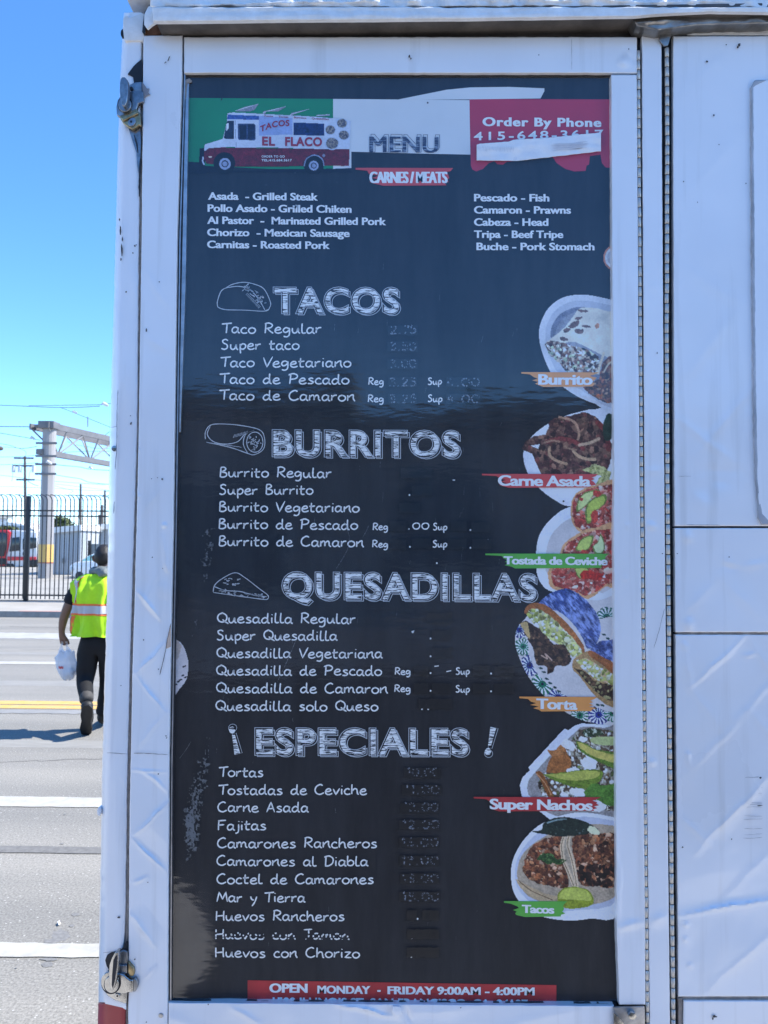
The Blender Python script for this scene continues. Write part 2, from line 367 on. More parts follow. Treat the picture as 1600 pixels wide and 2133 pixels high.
# --- door frame rails
left_h = creases(
    lst=[((333, 1180), (300, 1270), 7, 0.8), ((287, 1232), (336, 1290), 3.5, 1.4), ((345, 1165), (352, 1190), 4, 1.0), ((340, 1120), (352, 1190), 5, 1.1),
         ((345, 1338), (284, 1400), 4, 1.2), ((283, 1400), (345, 1484), 4, 1.2), ((345, 1484), (280, 1560), 4, 0.9), ((300, 1605), (348, 1650), 3, 1.3),
         ((350, 1670), (280, 1738), 3.5, 1.4), ((277, 1745), (345, 1815), 4, 1.6), ((280, 1840), (310, 1828), 3, 1.2), ((272, 1905), (320, 1970), 5, 1.2), ((296, 2040), (325, 2010), 4, 0.8),
         ((300, 560), (352, 640), 7, 0.5), ((345, 1000), (290, 1080), 8, 0.7), ((305, 700), (360, 740), 8, 0.4), ((268, 1602), (350, 1607), 2.2, 0.9)],
    domes=[(288, 935, 4, 1.6), (343, 1096, 5, 1.5), (289, 1035, 5, 0.8), (340, 1230, 14, 0.8)], base=0.75, wl=85, seed=21, fine=0.05,
    folds=[((345, 1338), (284, 1400), 38, 1.3), ((283, 1400), (345, 1484), 36, -1.3), ((350, 1670), (280, 1738), 40, 1.3), ((277, 1745), (345, 1815), 40, -1.4), ((287, 1232), (336, 1290), 34, 1.3), ((272, 1905), (320, 1970), 36, 1.0)])
frame = empty('door_frame', (P(300, 1100, YR).x, YR, 1.0)); frame.parent = truck; frame.matrix_parent_inverse = mw(truck).inverted()
panel('frame_rail', rail_l, rail_r, 74, 2300, YR, 0.022, M['white'], frame, left_h, step=2.6, rnd=2.2, jit=0.5, seed=2)
panel('frame_rail', 383.5, [(70, 1327), (160, 1327)], 77, 152.5, YR + 0.001, 0.02, M['white'], frame,
      creases([((1300, 100), (1322, 128), 5, -1.0), ((1290, 130), (1318, 108), 6, 0.8)], domes=[(1300, 128, 11, 1.5)], base=0.22, wl=150, seed=4, fine=0.015), step=5, rnd=2.2, jit=0.7, seed=12)
panel('frame_rail', [(150, 1273), (560, 1275), (1000, 1279), (1100, 1277.5), (1500, 1281.5), (1950, 1284.5), (2100, 1290)], [(150, 1326.5), (500, 1329), (700, 1330), (1000, 1332.5), (1500, 1339), (1900, 1344), (2100, 1344.5)],
      156, 2093, YR + 0.0005, 0.021, M['white'], frame,
      creases([((1284, 1935), (1344, 1922), 7, 1.8), ((1296, 170), (1290, 2000), 5, 0.22), ((1286, 1700), (1292, 1990), 3, 0.7)], domes=[(1307, 1094, 5, 0.7), (1305, 1205, 6, 0.5)], base=0.4, wl=170, seed=7, fine=0.02), step=4.5, rnd=2.2, jit=0.6, seed=14)
def bot_t(X): return 2088 + (X - 350) * 0.0075 + 1.3 * (fnoise(X, X * 0, 22, 91) - .5)
panel('frame_rail', 351, 1279, 2089, 2300, YR + 0.0008, 0.02, M['white'], frame,
      creases([((480, 2098), (545, 2133), 5, 1.6), ((300, 2110), (420, 2140), 16, 1.2), ((700, 2092), (830, 2118), 3, 2.2), ((845, 2100), (855, 2133), 3, -1.6), ((860, 2112), (1000, 2100), 9, 0.8), ((1000, 2150), (1200, 2105), 12, 0.9)],
              domes=[(825, 2108, 6, 3.0)], base=1.0, wl=60, seed=17, fine=0.06), step=4, rnd=2, ytfn=bot_t, jit=0.0)
plate('torn_flap', [(818, 2096), (834, 2097), (838, 2113), (824, 2117), (817, 2106)], YR - 0.006, 0.004, M['white'], frame, 0.001)
# dented screw dimple low on the left
plate('screw_head', oval(335, 2116, 5, 5, 14), YR - 0.002, 0.004, M['alu'], frame, 0.001)

# rubber gasket and inner aluminium strip round the print, shadow strip along the top
gx = lambda y: float(pl(rail_r)(y))
mbk = MB(); mal = MB()
ys = list(np.arange(150, 2100, 40.0)) + [2100]
def strip(mb_, off0, off1, Y, th):
    for i in range(len(ys) - 1):
        a, b = ys[i], ys[i + 1]
        ring = [P(gx(a) + off0, a, Y), P(gx(a) + off1, a, Y), P(gx(b) + off1, b, Y), P(gx(b) + off0, b, Y)]
        v = [p for p in ring] + [p + Vector((0, th, 0)) for p in ring]
        mb_.add(v, [(3, 2, 1, 0), (0, 1, 5, 4), (2, 3, 7, 6), (1, 2, 6, 5), (3, 0, 4, 7)])
strip(mbk, -2, 9.5, YW - 0.0075, 0.006); mbk.build('gasket', M['rubber'], frame)
strip(mal, 4.8, 7.2, YW - 0.0095, 0.0015); mal.build('gasket_lip', M['alu'], frame)
panel('inner_strip', [(150, 387), (600, 378), (900, 372)], [(150, 394), (600, 386.5), (900, 376)], 165, 900, YW - 0.0075, 0.006, M['alu'], frame, creases(base=0.2, wl=60, seed=44), step=7, rnd=1)
panel('gasket_bottom', 350, 1284, 2078, 2092, YW - 0.0072, 0.005, M['rubber'], frame, creases(base=0.4, wl=30, seed=46), step=6, rnd=1.5, ytfn=lambda X: 2083 + (X - 350) * .0075 + 2.0 * (fnoise(X, X * 0, 12, 5) - .5), ybfn=lambda X: 2094 + (X - 350) * .0075)
panel('top_shadow_strip', 380, 1276, 148, 158, YW - 0.0072, 0.005, M['rubber'], frame, creases(base=0.3, wl=30, seed=47), step=6, rnd=1.5, jit=1.2)  # black strip drawn in for the shadow below the top rail
plate('peeled_corner', [(384, 168), (389, 166), (394, 163), (400, 168), (399, 172), (391, 173), (389, 182), (388, 200), (384, 212)], YW - 0.0085, 0.001, M['sealant'], frame, 0)

# --- right-hand strip and hinges
st_l = [(60, 1337), (300, 1338), (1000, 1342), (1500, 1346), (2133, 1353), (2310, 1355)]
st_r = [(60, 1378), (300, 1379), (1000, 1384), (1500, 1389), (2133, 1396), (2310, 1398)]
panel('door_jamb', st_l, st_r, 74, 2300, YR + 0.001, 0.022, M['white'], truck,
      creases([((1352, 1922), (1395, 1905), 8, 1.6), ((1345, 980), (1380, 978), 6, 0.6)], domes=[(1356, 1097, 8, 1.3), (1359, 1590, 8, 1.3), (1354, 1175, 4, .7), (1362, 598, 9, .35), (1362, 1200, 4, .5)], base=0.45, wl=140, seed=9, fine=0.03), step=4.5, rnd=2.2, jit=0.5, seed=22)
pan_l = [(60, 1402), (300, 1402), (1000, 1404.5), (1500, 1408), (2133, 1413), (2310, 1415)]
hinge_mesh = None
def hinge(xc, x_gap0, x_gap1, width, y0, pitch):
    global hinge_mesh
    h = empty('hinge', P(pl(xc)(1100), 1100, YR)); h.parent = truck; h.matrix_parent_inverse = mw(truck).inverted()
    bk = MB(); yy = list(np.arange(60, 2310, 50.0))
    for i in range(len(yy) - 1):
        a, b = yy[i], yy[i + 1]
        bk.add([P(pl(x_gap0)(a), a, YR + .013), P(pl(x_gap1)(a), a, YR + .013), P(pl(x_gap1)(b), b, YR + .013), P(pl(x_gap0)(b), b, YR + .013)], [(3, 2, 1, 0)])
    bk.build('hinge_leaf', M['dark'], h)
    y = y0; k = 0
    rad = width / 2 * PXM
    while y < 2290:
        p = pitch(y); a = P(pl(xc)(y), y + 0.8, YR + 0.004); b = P(pl(xc)(y + p), y + p - 0.8, YR + 0.004)
        if hinge_mesh is None or True:
            L_ = (b - a).length
            key = 'knuckle_%d' % round(rad * 1e5)
            me = bpy.data.meshes.get(key)
            if me is None:
                t = MB().tube([(0, 0, 0.5), (0, 0, 0.47), (0, 0, -0.47), (0, 0, -0.5)], [rad * .86, rad, rad, rad * .86], 12)
                me = bpy.data.meshes.new(key); me.from_pydata(t.v, [], t.f); me.update()
                me.materials.append(M['knuckle']); me.shade_smooth(); me.set_sharp_from_angle(angle=0.7)
        o = bpy.data.objects.new('knuckle', me); COL.objects.link(o)
        o.location = (a + b) / 2 + Vector((random.uniform(-.00025, .00025), random.uniform(-.0003, .0003), 0)); o.scale = (1, 1, L_)
        o.rotation_euler = (a - b).to_track_quat('Z', 'Y').to_euler(); 
        o.parent = h; o.matrix_parent_inverse = mw(h).inverted()
        y += p; k += 1
    return h
hinge([(60, 1329.5), (300, 1330.5), (1000, 1336), (1500, 1341.5), (2133, 1348.5), (2310, 1350)], [(60, 1324), (1000, 1330), (2133, 1342), (2310, 1342)], [(60, 1340), (1000, 1344), (2133, 1356), (2310, 1358)], 7.6, 106, lambda y: 20.2 + y * 0.0008)
hinge([(60, 1389), (300, 1390), (700, 1388.5), (1000, 1390), (1500, 1394.5), (2133, 1402.5), (2310, 1404)], [(60, 1376), (1000, 1382), (2133, 1394), (2310, 1396)], [(60, 1405), (1000, 1407), (2133, 1416), (2310, 1418)], 8.6, 100, lambda y: 20.2 + y * 0.0008)

# --- right-hand sheet metal
XR = 2300
panel('side_panel', pan_l, XR, 75, 1096, YR, 0.02, M['white'], truck,
      creases([((1415, 420), (1560, 260), 9, 0.5), ((1420, 560), (1560, 640), 10, 0.5), ((1410, 210), (1500, 120), 9, .4), ((1430, 780), (1540, 650), 10, 0.8), ((1450, 950), (1570, 800), 5, 0.9), ((1410, 870), (1540, 970), 6, 0.7), ((1450, 980), (1545, 985), 12, -0.9), ((1440, 1020), (1480, 1060), 14, 0.9), ((1470, 1000), (1530, 1010), 10, -0.7), ((1500, 170), (1530, 240), 20, 0.2)],
              domes=[(1467, 1025, 22, -0.6), (1495, 130, 14, .3)], base=1.2, wl=150, seed=31, fine=0.05), step=6, rnd=2.5, jit=0.5, seed=32)
hl = [(166, 1575), (172, 1570), (190, 1566.5), (600, 1569), (800, 1572), (1000, 1575), (1080, 1581), (1090, 1588)]
panel('hatch_panel', hl, XR, 166, 1090, YR - 0.005, 0.006, M['white'], truck, creases([((1590, 640), (1600, 900), 6, .5)], base=0.4, wl=100, seed=33), step=7, rnd=2.6, jit=0.3)
panel('sealant_bead', [(166, 1572), (180, 1565), (600, 1567), (900, 1571), (1000, 1574), (1080, 1580), (1093, 1588)], [(166, 1600), (180, 1569.5), (500, 1572), (820, 1575.5), (830, 1576), (1000, 1579), (1070, 1588), (1093, 1610)], 167, 1093, YR - 0.0054, 0.004, M['grey_seal'], truck, creases(base=0.5, wl=30, seed=34), step=4, rnd=1.5, jit=1.2)
panel('side_panel', pan_l, XR, 1100, 1317, YR - 0.0005, 0.02, M['white'], truck,
      creases([((1415, 1290), (1500, 1200), 8, 0.8), ((1500, 1200), (1590, 1290), 9, 0.7), ((1500, 1180), (1545, 1190), 5, -0.9), ((1540, 1185), (1600, 1170), 6, 1.0), ((1505, 1165), (1535, 1185), 6, .8)], domes=[(1433, 1118, 11, 1.1), (1434, 1300, 13, 1.6)], base=1.1, wl=100, seed=35, fine=0.05), step=5, rnd=2.5, jit=0.5, seed=36)
panel('side_panel', pan_l, XR, 1322, 2076, YR + 0.0005, 0.02, M['white'], truck,
      creases([((1560, 1330), (1640, 1440), 6, .7), ((1440, 1430), (1500, 1520), 7, .6), ((1560, 1480), (1650, 1590), 7, .7), ((1415, 1700), (1480, 1760), 6, .8), ((1440, 1430), (1560, 1320), 4, 1.2), ((1530, 1500), (1650, 1390), 6, 0.9), ((1430, 1615), (1560, 1480), 6, 0.7), ((1450, 1780), (1620, 1600), 5, 1.1), ((1500, 1880), (1640, 1740), 7, 0.7),
               ((1408, 1906), (1640, 1866), 7, 2.2), ((1480, 2060), (1640, 1920), 7, 0.8), ((1425, 1340), (1440, 1440), 5, 0.9), ((1430, 1560), (1437, 1600), 5, .8), ((1545, 1365), (1575, 1358), 3, 1.0)],
              domes=[(1430, 1925, 6, 1.0), (1427, 1955, 5, .8), (1440, 2010, 6, .8), (1434, 1570, 6, .7), (1426, 1345, 8, .7)], base=1.8, wl=120, seed=37, fine=0.10,
              folds=[((1440, 1430), (1560, 1320), 70, 0.9), ((1450, 1780), (1620, 1600), 90, 1.3), ((1408, 1906), (1640, 1866), 70, -1.6), ((1480, 2060), (1640, 1920), 90, 1.0)]), step=3.6, rnd=2.5, jit=0.5, seed=38)
panel('side_panel', [(2080, 1424), (2310, 1421)], XR, 2084, 2300, YR, 0.02, M['white'], truck, creases(base=0.7, wl=90, seed=39), step=7, rnd=2.5, jit=0.5, seed=40)
panel('panel_edge', [(2078, 1412), (2310, 1415)], [(2078, 1422), (2310, 1419)], 2078, 2300, YR + 0.003, 0.015, M['sealant'], truck, creases(base=0.6, wl=20, seed=41), step=3, rnd=2, jit=1.0)
panel('trim_strip', 1406, XR, 56, 73, YR + 0.002, 0.015, M['cap'], truck, creases(base=0.6, wl=60, seed=42), step=6, rnd=2, ytfn=lambda X: 62 - np.clip((X - 1410) / 60, 0, 1) * 9 + 2 * (fnoise(X, X * 0, 30, 3) - .5))
for (ya, yb_, w0) in ((1096.5, 1099.5, 3), (1317.5, 1321.5, 3), (2076.5, 2083, 3)):
    panel('seam_filler', [(0, 1408), (3000, 1412)], XR, ya - 1, yb_ + 1, YR + 0.0045, 0.01, M['sealant'] if ya > 1300 else M['dark'], truck, creases(base=0.3, wl=40, seed=43), step=8, rnd=1, jit=0.6)
panel('lower_skirt', 262, XR, 2301, 2620, YR + 0.002, 0.02, M['red'], truck, creases(base=0.6, wl=90, seed=51), step=16, rnd=2.5)
plate('corner_bracket', [(1278, 2098.5), (1343, 2097), (1345, 2180), (1279, 2180)], YR - 0.003, 0.004, M['alu'], truck, 0.0005)
plate('bracket_gusset', [(1279, 2108), (1279, 2178), (1318, 2178), (1300, 2132)], YR - 0.0065, 0.003, M['chrome'], truck, 0.0008)
plate('bolt', [(1318 + 9 * math.cos(a), 2117 + 8.5 * math.sin(a)) for a in [math.pi / 3 * k + .2 for k in range(6)]], YR - 0.014, 0.011, M['chrome'], truck, 0.0015)

# --- drip cap along the roof line
ZC = YR - 0.045
def cap_bot(X): return np.interp(X, [300, 330, 1000, 1320, 1380, 1480, 1640, 2900], [44, 45.5, 39, 34, 29.5, 24, 27, 27]) + 1.6 * (fnoise(X, X * 0, 60, 71) - .5)
panel('drip_cap', [(0, 316), (50, 320)], XR, 14, 44, ZC, 0.007, M['cap'], truck, creases([((320, 36), (1300, 30), 4, 0.9), ((380, 24), (900, 20), 4, -0.7), ((1380, 22), (1600, 16), 4, 1.0)], base=1.3, wl=50, seed=61, fine=0.35), step=4, rnd=3, ytfn=lambda X: 15 + 5 * (fnoise(X, X * 0, 30, 72) - .5), ybfn=cap_bot, jit=0)
panel('crumpled_flashing', [(-40, 316), (20, 312)], XR, -38, 12, ZC + 0.006, 0.05, M['cap'], truck, creases([((340, 8), (900, 2), 3, 2.5), ((900, -4), (1600, 6), 3, 2.0)], base=6.0, wl=30, seed=62, fine=2.2), step=3.2, rnd=3, ybfn=lambda X: 14 + 7 * (fnoise(X, X * 0, 24, 73) - .5), jit=1)
z0_, z1_ = P(330, 43, ZC).z, P(1500, 25, ZC).z; xa_, xb_ = P(322, 40, ZC).x, P(XR, 40, ZC).x; z2_ = z0_ + (z1_ - z0_) * (xb_ - xa_) / (P(1500, 25, ZC).x - xa_)
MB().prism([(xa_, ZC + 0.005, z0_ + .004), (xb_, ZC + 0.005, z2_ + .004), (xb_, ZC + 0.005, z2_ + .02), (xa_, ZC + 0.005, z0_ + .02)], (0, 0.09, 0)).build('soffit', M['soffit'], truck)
panel('bent_lip', [(20, 1306), (60, 1326)], XR, 30, 58, ZC + 0.02, 0.03, M['lip'], truck, creases([((1310, 45), (1420, 40), 6, 3)], base=3.5, wl=36, seed=63, fine=0.8), step=3.5, rnd=5,
      ytfn=lambda X: cap_bot(X) - 2, ybfn=lambda X: np.interp(X, [1306, 1330, 1370, 1400, 1450, 1600, 2900], [46, 56, 65, 61, 54, 50, 50]) + 3 * (fnoise(X, X * 0, 30, 74) - .5))
plate('torn_metal', [(1372, 60), (1404, 60), (1398, 74), (1392, 94), (1384, 96), (1374, 84)], YR - 0.004, 0.003, M['lip'], truck, 0.0008)
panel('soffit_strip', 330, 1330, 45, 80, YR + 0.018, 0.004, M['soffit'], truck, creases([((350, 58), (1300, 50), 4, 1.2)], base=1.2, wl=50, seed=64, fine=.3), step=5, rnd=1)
# crumpled post top with rust-brown tear
plate('post_cap', [(257, 38), (263, 31), (270, 37), (296, 27), (306, 30), (303, 58), (299, 78), (297, 84), (292, 84), (259, 84), (256, 60)], YR + 0.000, 0.012, M['cap'], truck, 0.001)
plate('torn_corner', [(300, 30), (308, 14), (318, 9), (326, 20), (320, 34), (326, 46), (316, 52), (307, 60), (300, 50)], ZC + 0.012, 0.006, M['cap'], truck, 0.0016)
plate('dark_tear', [(300, 27), (312, 10), (318, 16), (309, 32), (306, 52), (300, 72), (296, 66)], YR - 0.004, 0.003, M['dark'], truck, 0.0005)
plate('rusty_gap', [(306, 52), (330, 52), (335, 70), (310, 76), (301, 74)], YR + 0.004, 0.003, mat('rust', rgb(120, 78, 50), .8, var=.5, vscale=60), truck, 0.0005)
plate('side_bolt', oval(256, 69, 5, 9, 14), YR + 0.012, 0.02, M['dark'], truck, 0.001)
plate('side_bolt', oval(237.5, 934, 5.5, 6, 14), YR + 0.006, 0.02, M['chrome'], truck, 0.001)
plate('side_bolt', oval(206, 1691, 4, 9, 14), YR + 0.014, 0.02, M['white'], truck, 0.001)

# --- cracks, chips and dirt marks in the paint
Yc = YR - 0.0012
cracks('paint_crack', [([(222, 1568), (240, 1569), (266, 1570.5)], 1.0), ([(279, 1569), (300, 1569), (350, 1572)], 1.0), ([(356, 1299), (349, 1330), (343, 1365), (333, 1406)], 1.1)], YR - 0.0022, M['crack'], truck)
cracks('paint_crack', [([(246, 812), (244, 850), (243, 940), (240, 978)], 1.3), ([(231, 890), (244, 888)], 1.0), ([(238, 1045), (237, 1070)], 1.6), ([(215, 1985), (230, 1983), (243, 1982)], 1.0)], YR + 0.001, M['grey_crack'], truck)
cracks('paint_crack', [([(1384, 1268), (1374, 1310), (1362, 1350)], 0.8)], Yc, M['grey_crack'], truck)
cracks('scratch_marks', [([(1548 + random.uniform(-4, 4), y), (1570, y + random.uniform(-2, 2)), (1588, y + random.uniform(-3, 2))], random.choice([0.7, 0.9, 1.6])) for y in (1619, 1642, 1652, 1673, 1676, 1682, 1699, 1707, 1726, 1739, 1746)], YR - 0.0016, M['scuff'], truck)
cracks('scratch_marks', [([(1191, 80), (1191, 145)], 0.6), ([(1430, 1093), (1500, 1094)], 0.7), ([(1413, 992), (1440, 992)], 0.6)], Yc, M['grey_crack'], truck)
chips = []
def chip(x, y, a, b, rot=0):
    chips.append([(px + random.uniform(-.3, .3) * a, py + random.uniform(-.3, .3) * b) for px, py in oval(x, y, a, b, 9, rot)])
for c in [(352, 121, 1.2, 6, .5), (345, 130, 1, 3, .9), (853, 117, 2, 3), (856, 122, 1.5, 2), (1310, 102, 1.4, 1.4), (305, 687, 1.6, 4.5), (332, 587, 1.4, 1.4), (338, 998, 1.8, 2.2), (328, 995, 1, 1), (316, 997, 1, 1), (339, 1184, 1, 1), (299, 1333, 1.3, 1.5),
          (330, 1394, 1.2, 1.6), (346, 1533, 1.5, 1.5), (347, 1537, 1.2, 1.2), (330, 1612, 1.5, 1.5), (308, 1838, 1.2, 1.2), (281, 1998, 1.6, 1.6), (305, 2129, 1.3, 1.3), (434, 2092, 1.3, 1.3), (1540, 93, 2.6, 3.5, .5), (1537, 98, 2, 2.2), (1473, 128, 2.6, 2.2),
          (1487, 240, 2, 2), (1513, 93, 1.4, 1.6), (1498, 301, 1.2, 1.2), (1424, 378, 1.2, 1.2), (1554, 382, 1.2, 1.2), (1453, 421, 1.1, 1.1), (1488, 2117, 4, 3.2, .4), (1485, 2121, 1.6, 4), (1492, 2118, 2, 1.4), (1519, 1160, 1.3, 1.3), (1422, 1765, 1.6, 1.6),
          (1524, 1748, 1.4, 1.4), (1584, 1620, 2.2, 2), (1380, 1153, 1.4, 1), (1411, 1153, 1.4, 1), (1369, 735, 1, 2.2), (1583, 1678, 6, .9, -.1), (960, 2099, 1.4, 1.2)]:
    chip(*c)
poly_fill('paint_chip', chips, YR - 0.0024, M['crack'], truck)['kind'] = 'stuff'
chips = []
for c in [(254, 520, 1.8, 12), (252, 540, 1.4, 3), (281, 512, 1.6, 2.2), (284, 510, 1.2, 1.6), (277, 527, 1.5, 1.6), (263, 608, 1.6, 1.8), (273, 882, 1.8, 2.6, .5), (272, 866, 1, 1), (247, 1911, 3.2, 2.2), (252, 1428, 1, 1), (251, 480, 2, 10), (249, 458, 1.3, 3), (255, 498, 1.5, 5)]:
    chip(*c)
poly_fill('paint_chip', chips, YR + 0.0022, M['crack'], truck)['kind'] = 'stuff'
poly_fill('bare_patch', [[(356, 1300), (351, 1318), (345, 1352), (356.3, 1347)]], YR - 0.0022, M['peach'], truck)

# --- upper latch
def latch_part(name, pts, Y, th, m, par, bv=0.0016): return plate(name, pts, Y, th, m, par, bv, 3)
la = empty('latch', P(262, 215, YR)); la.parent = truck; la.matrix_parent_inverse = mw(truck).inverted()
latch_part('torn_opening', [(295, 123), (285, 131), (278, 138), (266, 154), (277, 160), (279, 172), (272, 184), (294, 190), (296, 160), (297, 135)], YR + 0.002, 0.003, M['dark'], la, 0.0003)
latch_part('torn_opening', [(266, 262), (292, 260), (293.5, 300), (292, 340), (289, 360), (286, 345), (284, 318), (278, 300)], YR + 0.002, 0.003, M['steel'], la, 0.0003)
cracks('torn_edge', [([(292, 330), (291, 370), (290, 410)], 3.0), ([(279, 280), (285, 300), (287, 318)], 2.5)], YR + 0.0012, M['dark'], la)
latch_part('latch_plate', [(243, 240), (242, 222), (245, 208), (252, 198), (264, 193), (275, 189), (294, 188), (299, 192), (299.5, 212), (288, 215), (284, 228), (274, 233), (250, 243)], YR - 0.006, 0.010, M['steel'], la, 0.002)
latch_part('keeper', [(270, 176), (282, 171), (295, 170), (296, 190), (280, 190), (272, 188)], YR - 0.002, 0.006, M['steel'], la)
latch_part('keeper_screw', oval(273, 184, 4, 4, 14), YR - 0.0045, 0.004, M['dark'], la, 0.0006)
latch_part('disc_gap_shade', oval(260.5, 218, 15.5, 17.2, 28), YR - 0.0068, 0.002, M['dark'], la, 0.0002)  # dark ring put in as the shadow round the disc
latch_part('latch_disc', oval(259.5, 217, 13.5, 15.5, 28), YR - 0.014, 0.010, M['steel'], la, 0.0018)
latch_part('lever', [(249.5, 172), (251, 163), (255, 159.5), (260, 160), (265, 166), (267, 176), (266.5, 195), (264, 212), (259, 222), (254, 219), (250.5, 205), (249, 190)], YR - 0.026, 0.014, M['steel'], la, 0.0032)
latch_part('hinge_bracket', [(249, 243), (254, 240), (284, 226.5), (290, 233), (292.5, 240), (293, 262), (289, 260), (277, 269.5), (268, 265), (256, 256), (251, 248)], YR - 0.007, 0.008, M['brass'], la, 0.0018)
latch_part('bracket_rib', [(251, 244), (284, 229), (288, 236), (256, 252)], YR - 0.011, 0.006, M['brass'], la, 0.0025)
latch_part('screw', oval(274.5, 253.5, 7.5, 9.5, 20, .5), YR - 0.0105, 0.005, M['steel'], la, 0.0012)
latch_part('screw_socket', oval(273, 253, 2.2, 2.6, 10), YR - 0.0109, 0.002, M['dark'], la, 0.0003)
latch_part('torn_edge', [(296, 170), (302, 178), (306, 184), (311, 184), (308, 192), (313, 196), (305, 199), (300, 204), (297, 196)], YR - 0.0035, 0.002, M['grey_crack'], la, 0.0004)
# --- lower latch
lb = empty('latch', P(245, 2040, YR)); lb.parent = truck; lb.matrix_parent_inverse = mw(truck).inverted()
latch_part('torn_opening', [(219, 2000), (223, 1990), (232, 1984), (250, 1980), (258, 1972), (262, 1962), (266, 1962), (267, 2060), (244, 2050), (222, 2012)], YR + 0.0022, 0.003, M['dark'], lb, 0.0003)
latch_part('base_plate', [(212, 2040), (216, 2062), (224, 2074), (240, 2084), (263, 2091), (265, 2066), (250, 2050), (230, 2046)], YR - 0.003, 0.006, M['chrome'], lb, 0.0012)
latch_part('rivet', oval(244, 2075, 5.6, 5.8, 18), YR - 0.0065, 0.004, M['chrome'], lb, 0.0012)
latch_part('rivet_hole', oval(244.3, 2075, 2, 2.4, 8), YR - 0.0068, 0.002, M['dark'], lb, 0.0002)
latch_part('keeper', [(246, 1984), (258, 1979), (265, 1983), (266, 2004), (264, 2020), (244, 2020)], YR - 0.002, 0.005, M['steel'], lb)
latch_part('keeper', [(243, 2012), (264, 2010), (265, 2028), (242, 2030)], YR - 0.006, 0.006, M['steel'], lb, 0.002)
latch_part('latch_body', [(240, 2036), (248, 2028), (258, 2031), (265, 2037), (270, 2041), (277, 2042), (277, 2067), (266, 2067.5), (262, 2071), (252, 2070), (240, 2068)], YR - 0.011, 0.012, M['chrome'], lb, 0.002)
latch_part('striker', [(276, 2041), (281, 2036), (286, 2044), (287, 2054), (284, 2062), (282, 2066), (277, 2067)], YR - 0.008, 0.010, M['steel'], lb, 0.002)
latch_part('striker_rod', [(267, 2003), (271, 2008), (278, 2016), (280, 2024), (278, 2034), (270, 2034), (266, 2026)], YR - 0.006, 0.008, M['brass'], lb, 0.003)
latch_part('disc_gap_shade', oval(231, 2047.5, 20.5, 23.5, 30), YR - 0.0122, 0.002, M['dark'], lb, 0.0002)  # dark rings stand in for shade under both discs
latch_part('latch_disc', oval(229, 2046, 19, 22, 30), YR - 0.013, 0.010, M['chrome'], lb, 0.0016)
latch_part('disc_gap_shade', oval(232.6, 2051.5, 16.4, 19.4, 28), YR - 0.0137, 0.001, M['dark'], lb, 0.0001)
latch_part('latch_disc', oval(232, 2051, 15, 18, 28), YR - 0.017, 0.006, M['chrome'], lb, 0.0014)
latch_part('lever', [(233, 1996), (240, 1984), (246, 1982), (247, 1996), (246, 2015), (243, 2036), (239, 2052), (234.5, 2064), (231, 2063), (227, 2050), (226.5, 2030), (228, 2010)], YR - 0.030, 0.015, M['chrome'], lb, 0.0030)
latch_part('lever_dark_strip', [(236, 2000), (241, 1990), (244.5, 1990), (244, 2010), (240, 2040), (235, 2060), (232.5, 2052), (233.5, 2030)], YR - 0.0304, 0.002, M['dark'], lb, 0.0006)  # dark strip laid along the lever, right of its middle
# ================================================================== THE MENU BOARD
def Lv(k): return YW - 0.00035 * k           # print layers, a third of a millimetre apart
board = tag(empty('menu_board', (P(820, 1100, YW).x, YW, 1.7)), 'tall black printed taco menu board with chalk lettering and food pictures behind clear plastic', 'menu board')
def board_mat():
    m = bpy.data.materials.new('chalkboard_print'); m.use_nodes = True; n = m.node_tree.nodes; L = m.node_tree.links; b = n['Principled BSDF']
    b.inputs['Roughness'].default_value = 0.55; b.inputs['Specular IOR Level'].default_value = 0.3
    tc = n.new('ShaderNodeTexCoord'); mp = n.new('ShaderNodeMapping'); mp.inputs['Scale'].default_value = (9, 9, 1.6); L.new(tc.outputs['Object'], mp.inputs[0])
    t = n.new('ShaderNodeTexNoise'); t.inputs['Scale'].default_value = 2.2; t.inputs['Detail'].default_value = 9; t.inputs['Roughness'].default_value = 0.7; L.new(mp.outputs[0], t.inputs[0])
    r = n.new('ShaderNodeValToRGB'); r.color_ramp.elements[0].position = 0.3; r.color_ramp.elements[1].position = 0.8
    r.color_ramp.elements[0].color = (0.0045, 0.006, 0.010, 1); r.color_ramp.elements[1].color = (0.026, 0.029, 0.036, 1); L.new(t.outputs['Fac'], r.inputs[0]); L.new(r.outputs[0], b.inputs['Base Color'])
    return m
M['board'] = board_mat()
bc = [(350, 150), (1300, 150), (1300, 2096), (343, 2096)]
MB().prism([P(x, y, YW) for x, y in bc], (0, 0.004, 0)).build('chalkboard_panel', M['board'], board)

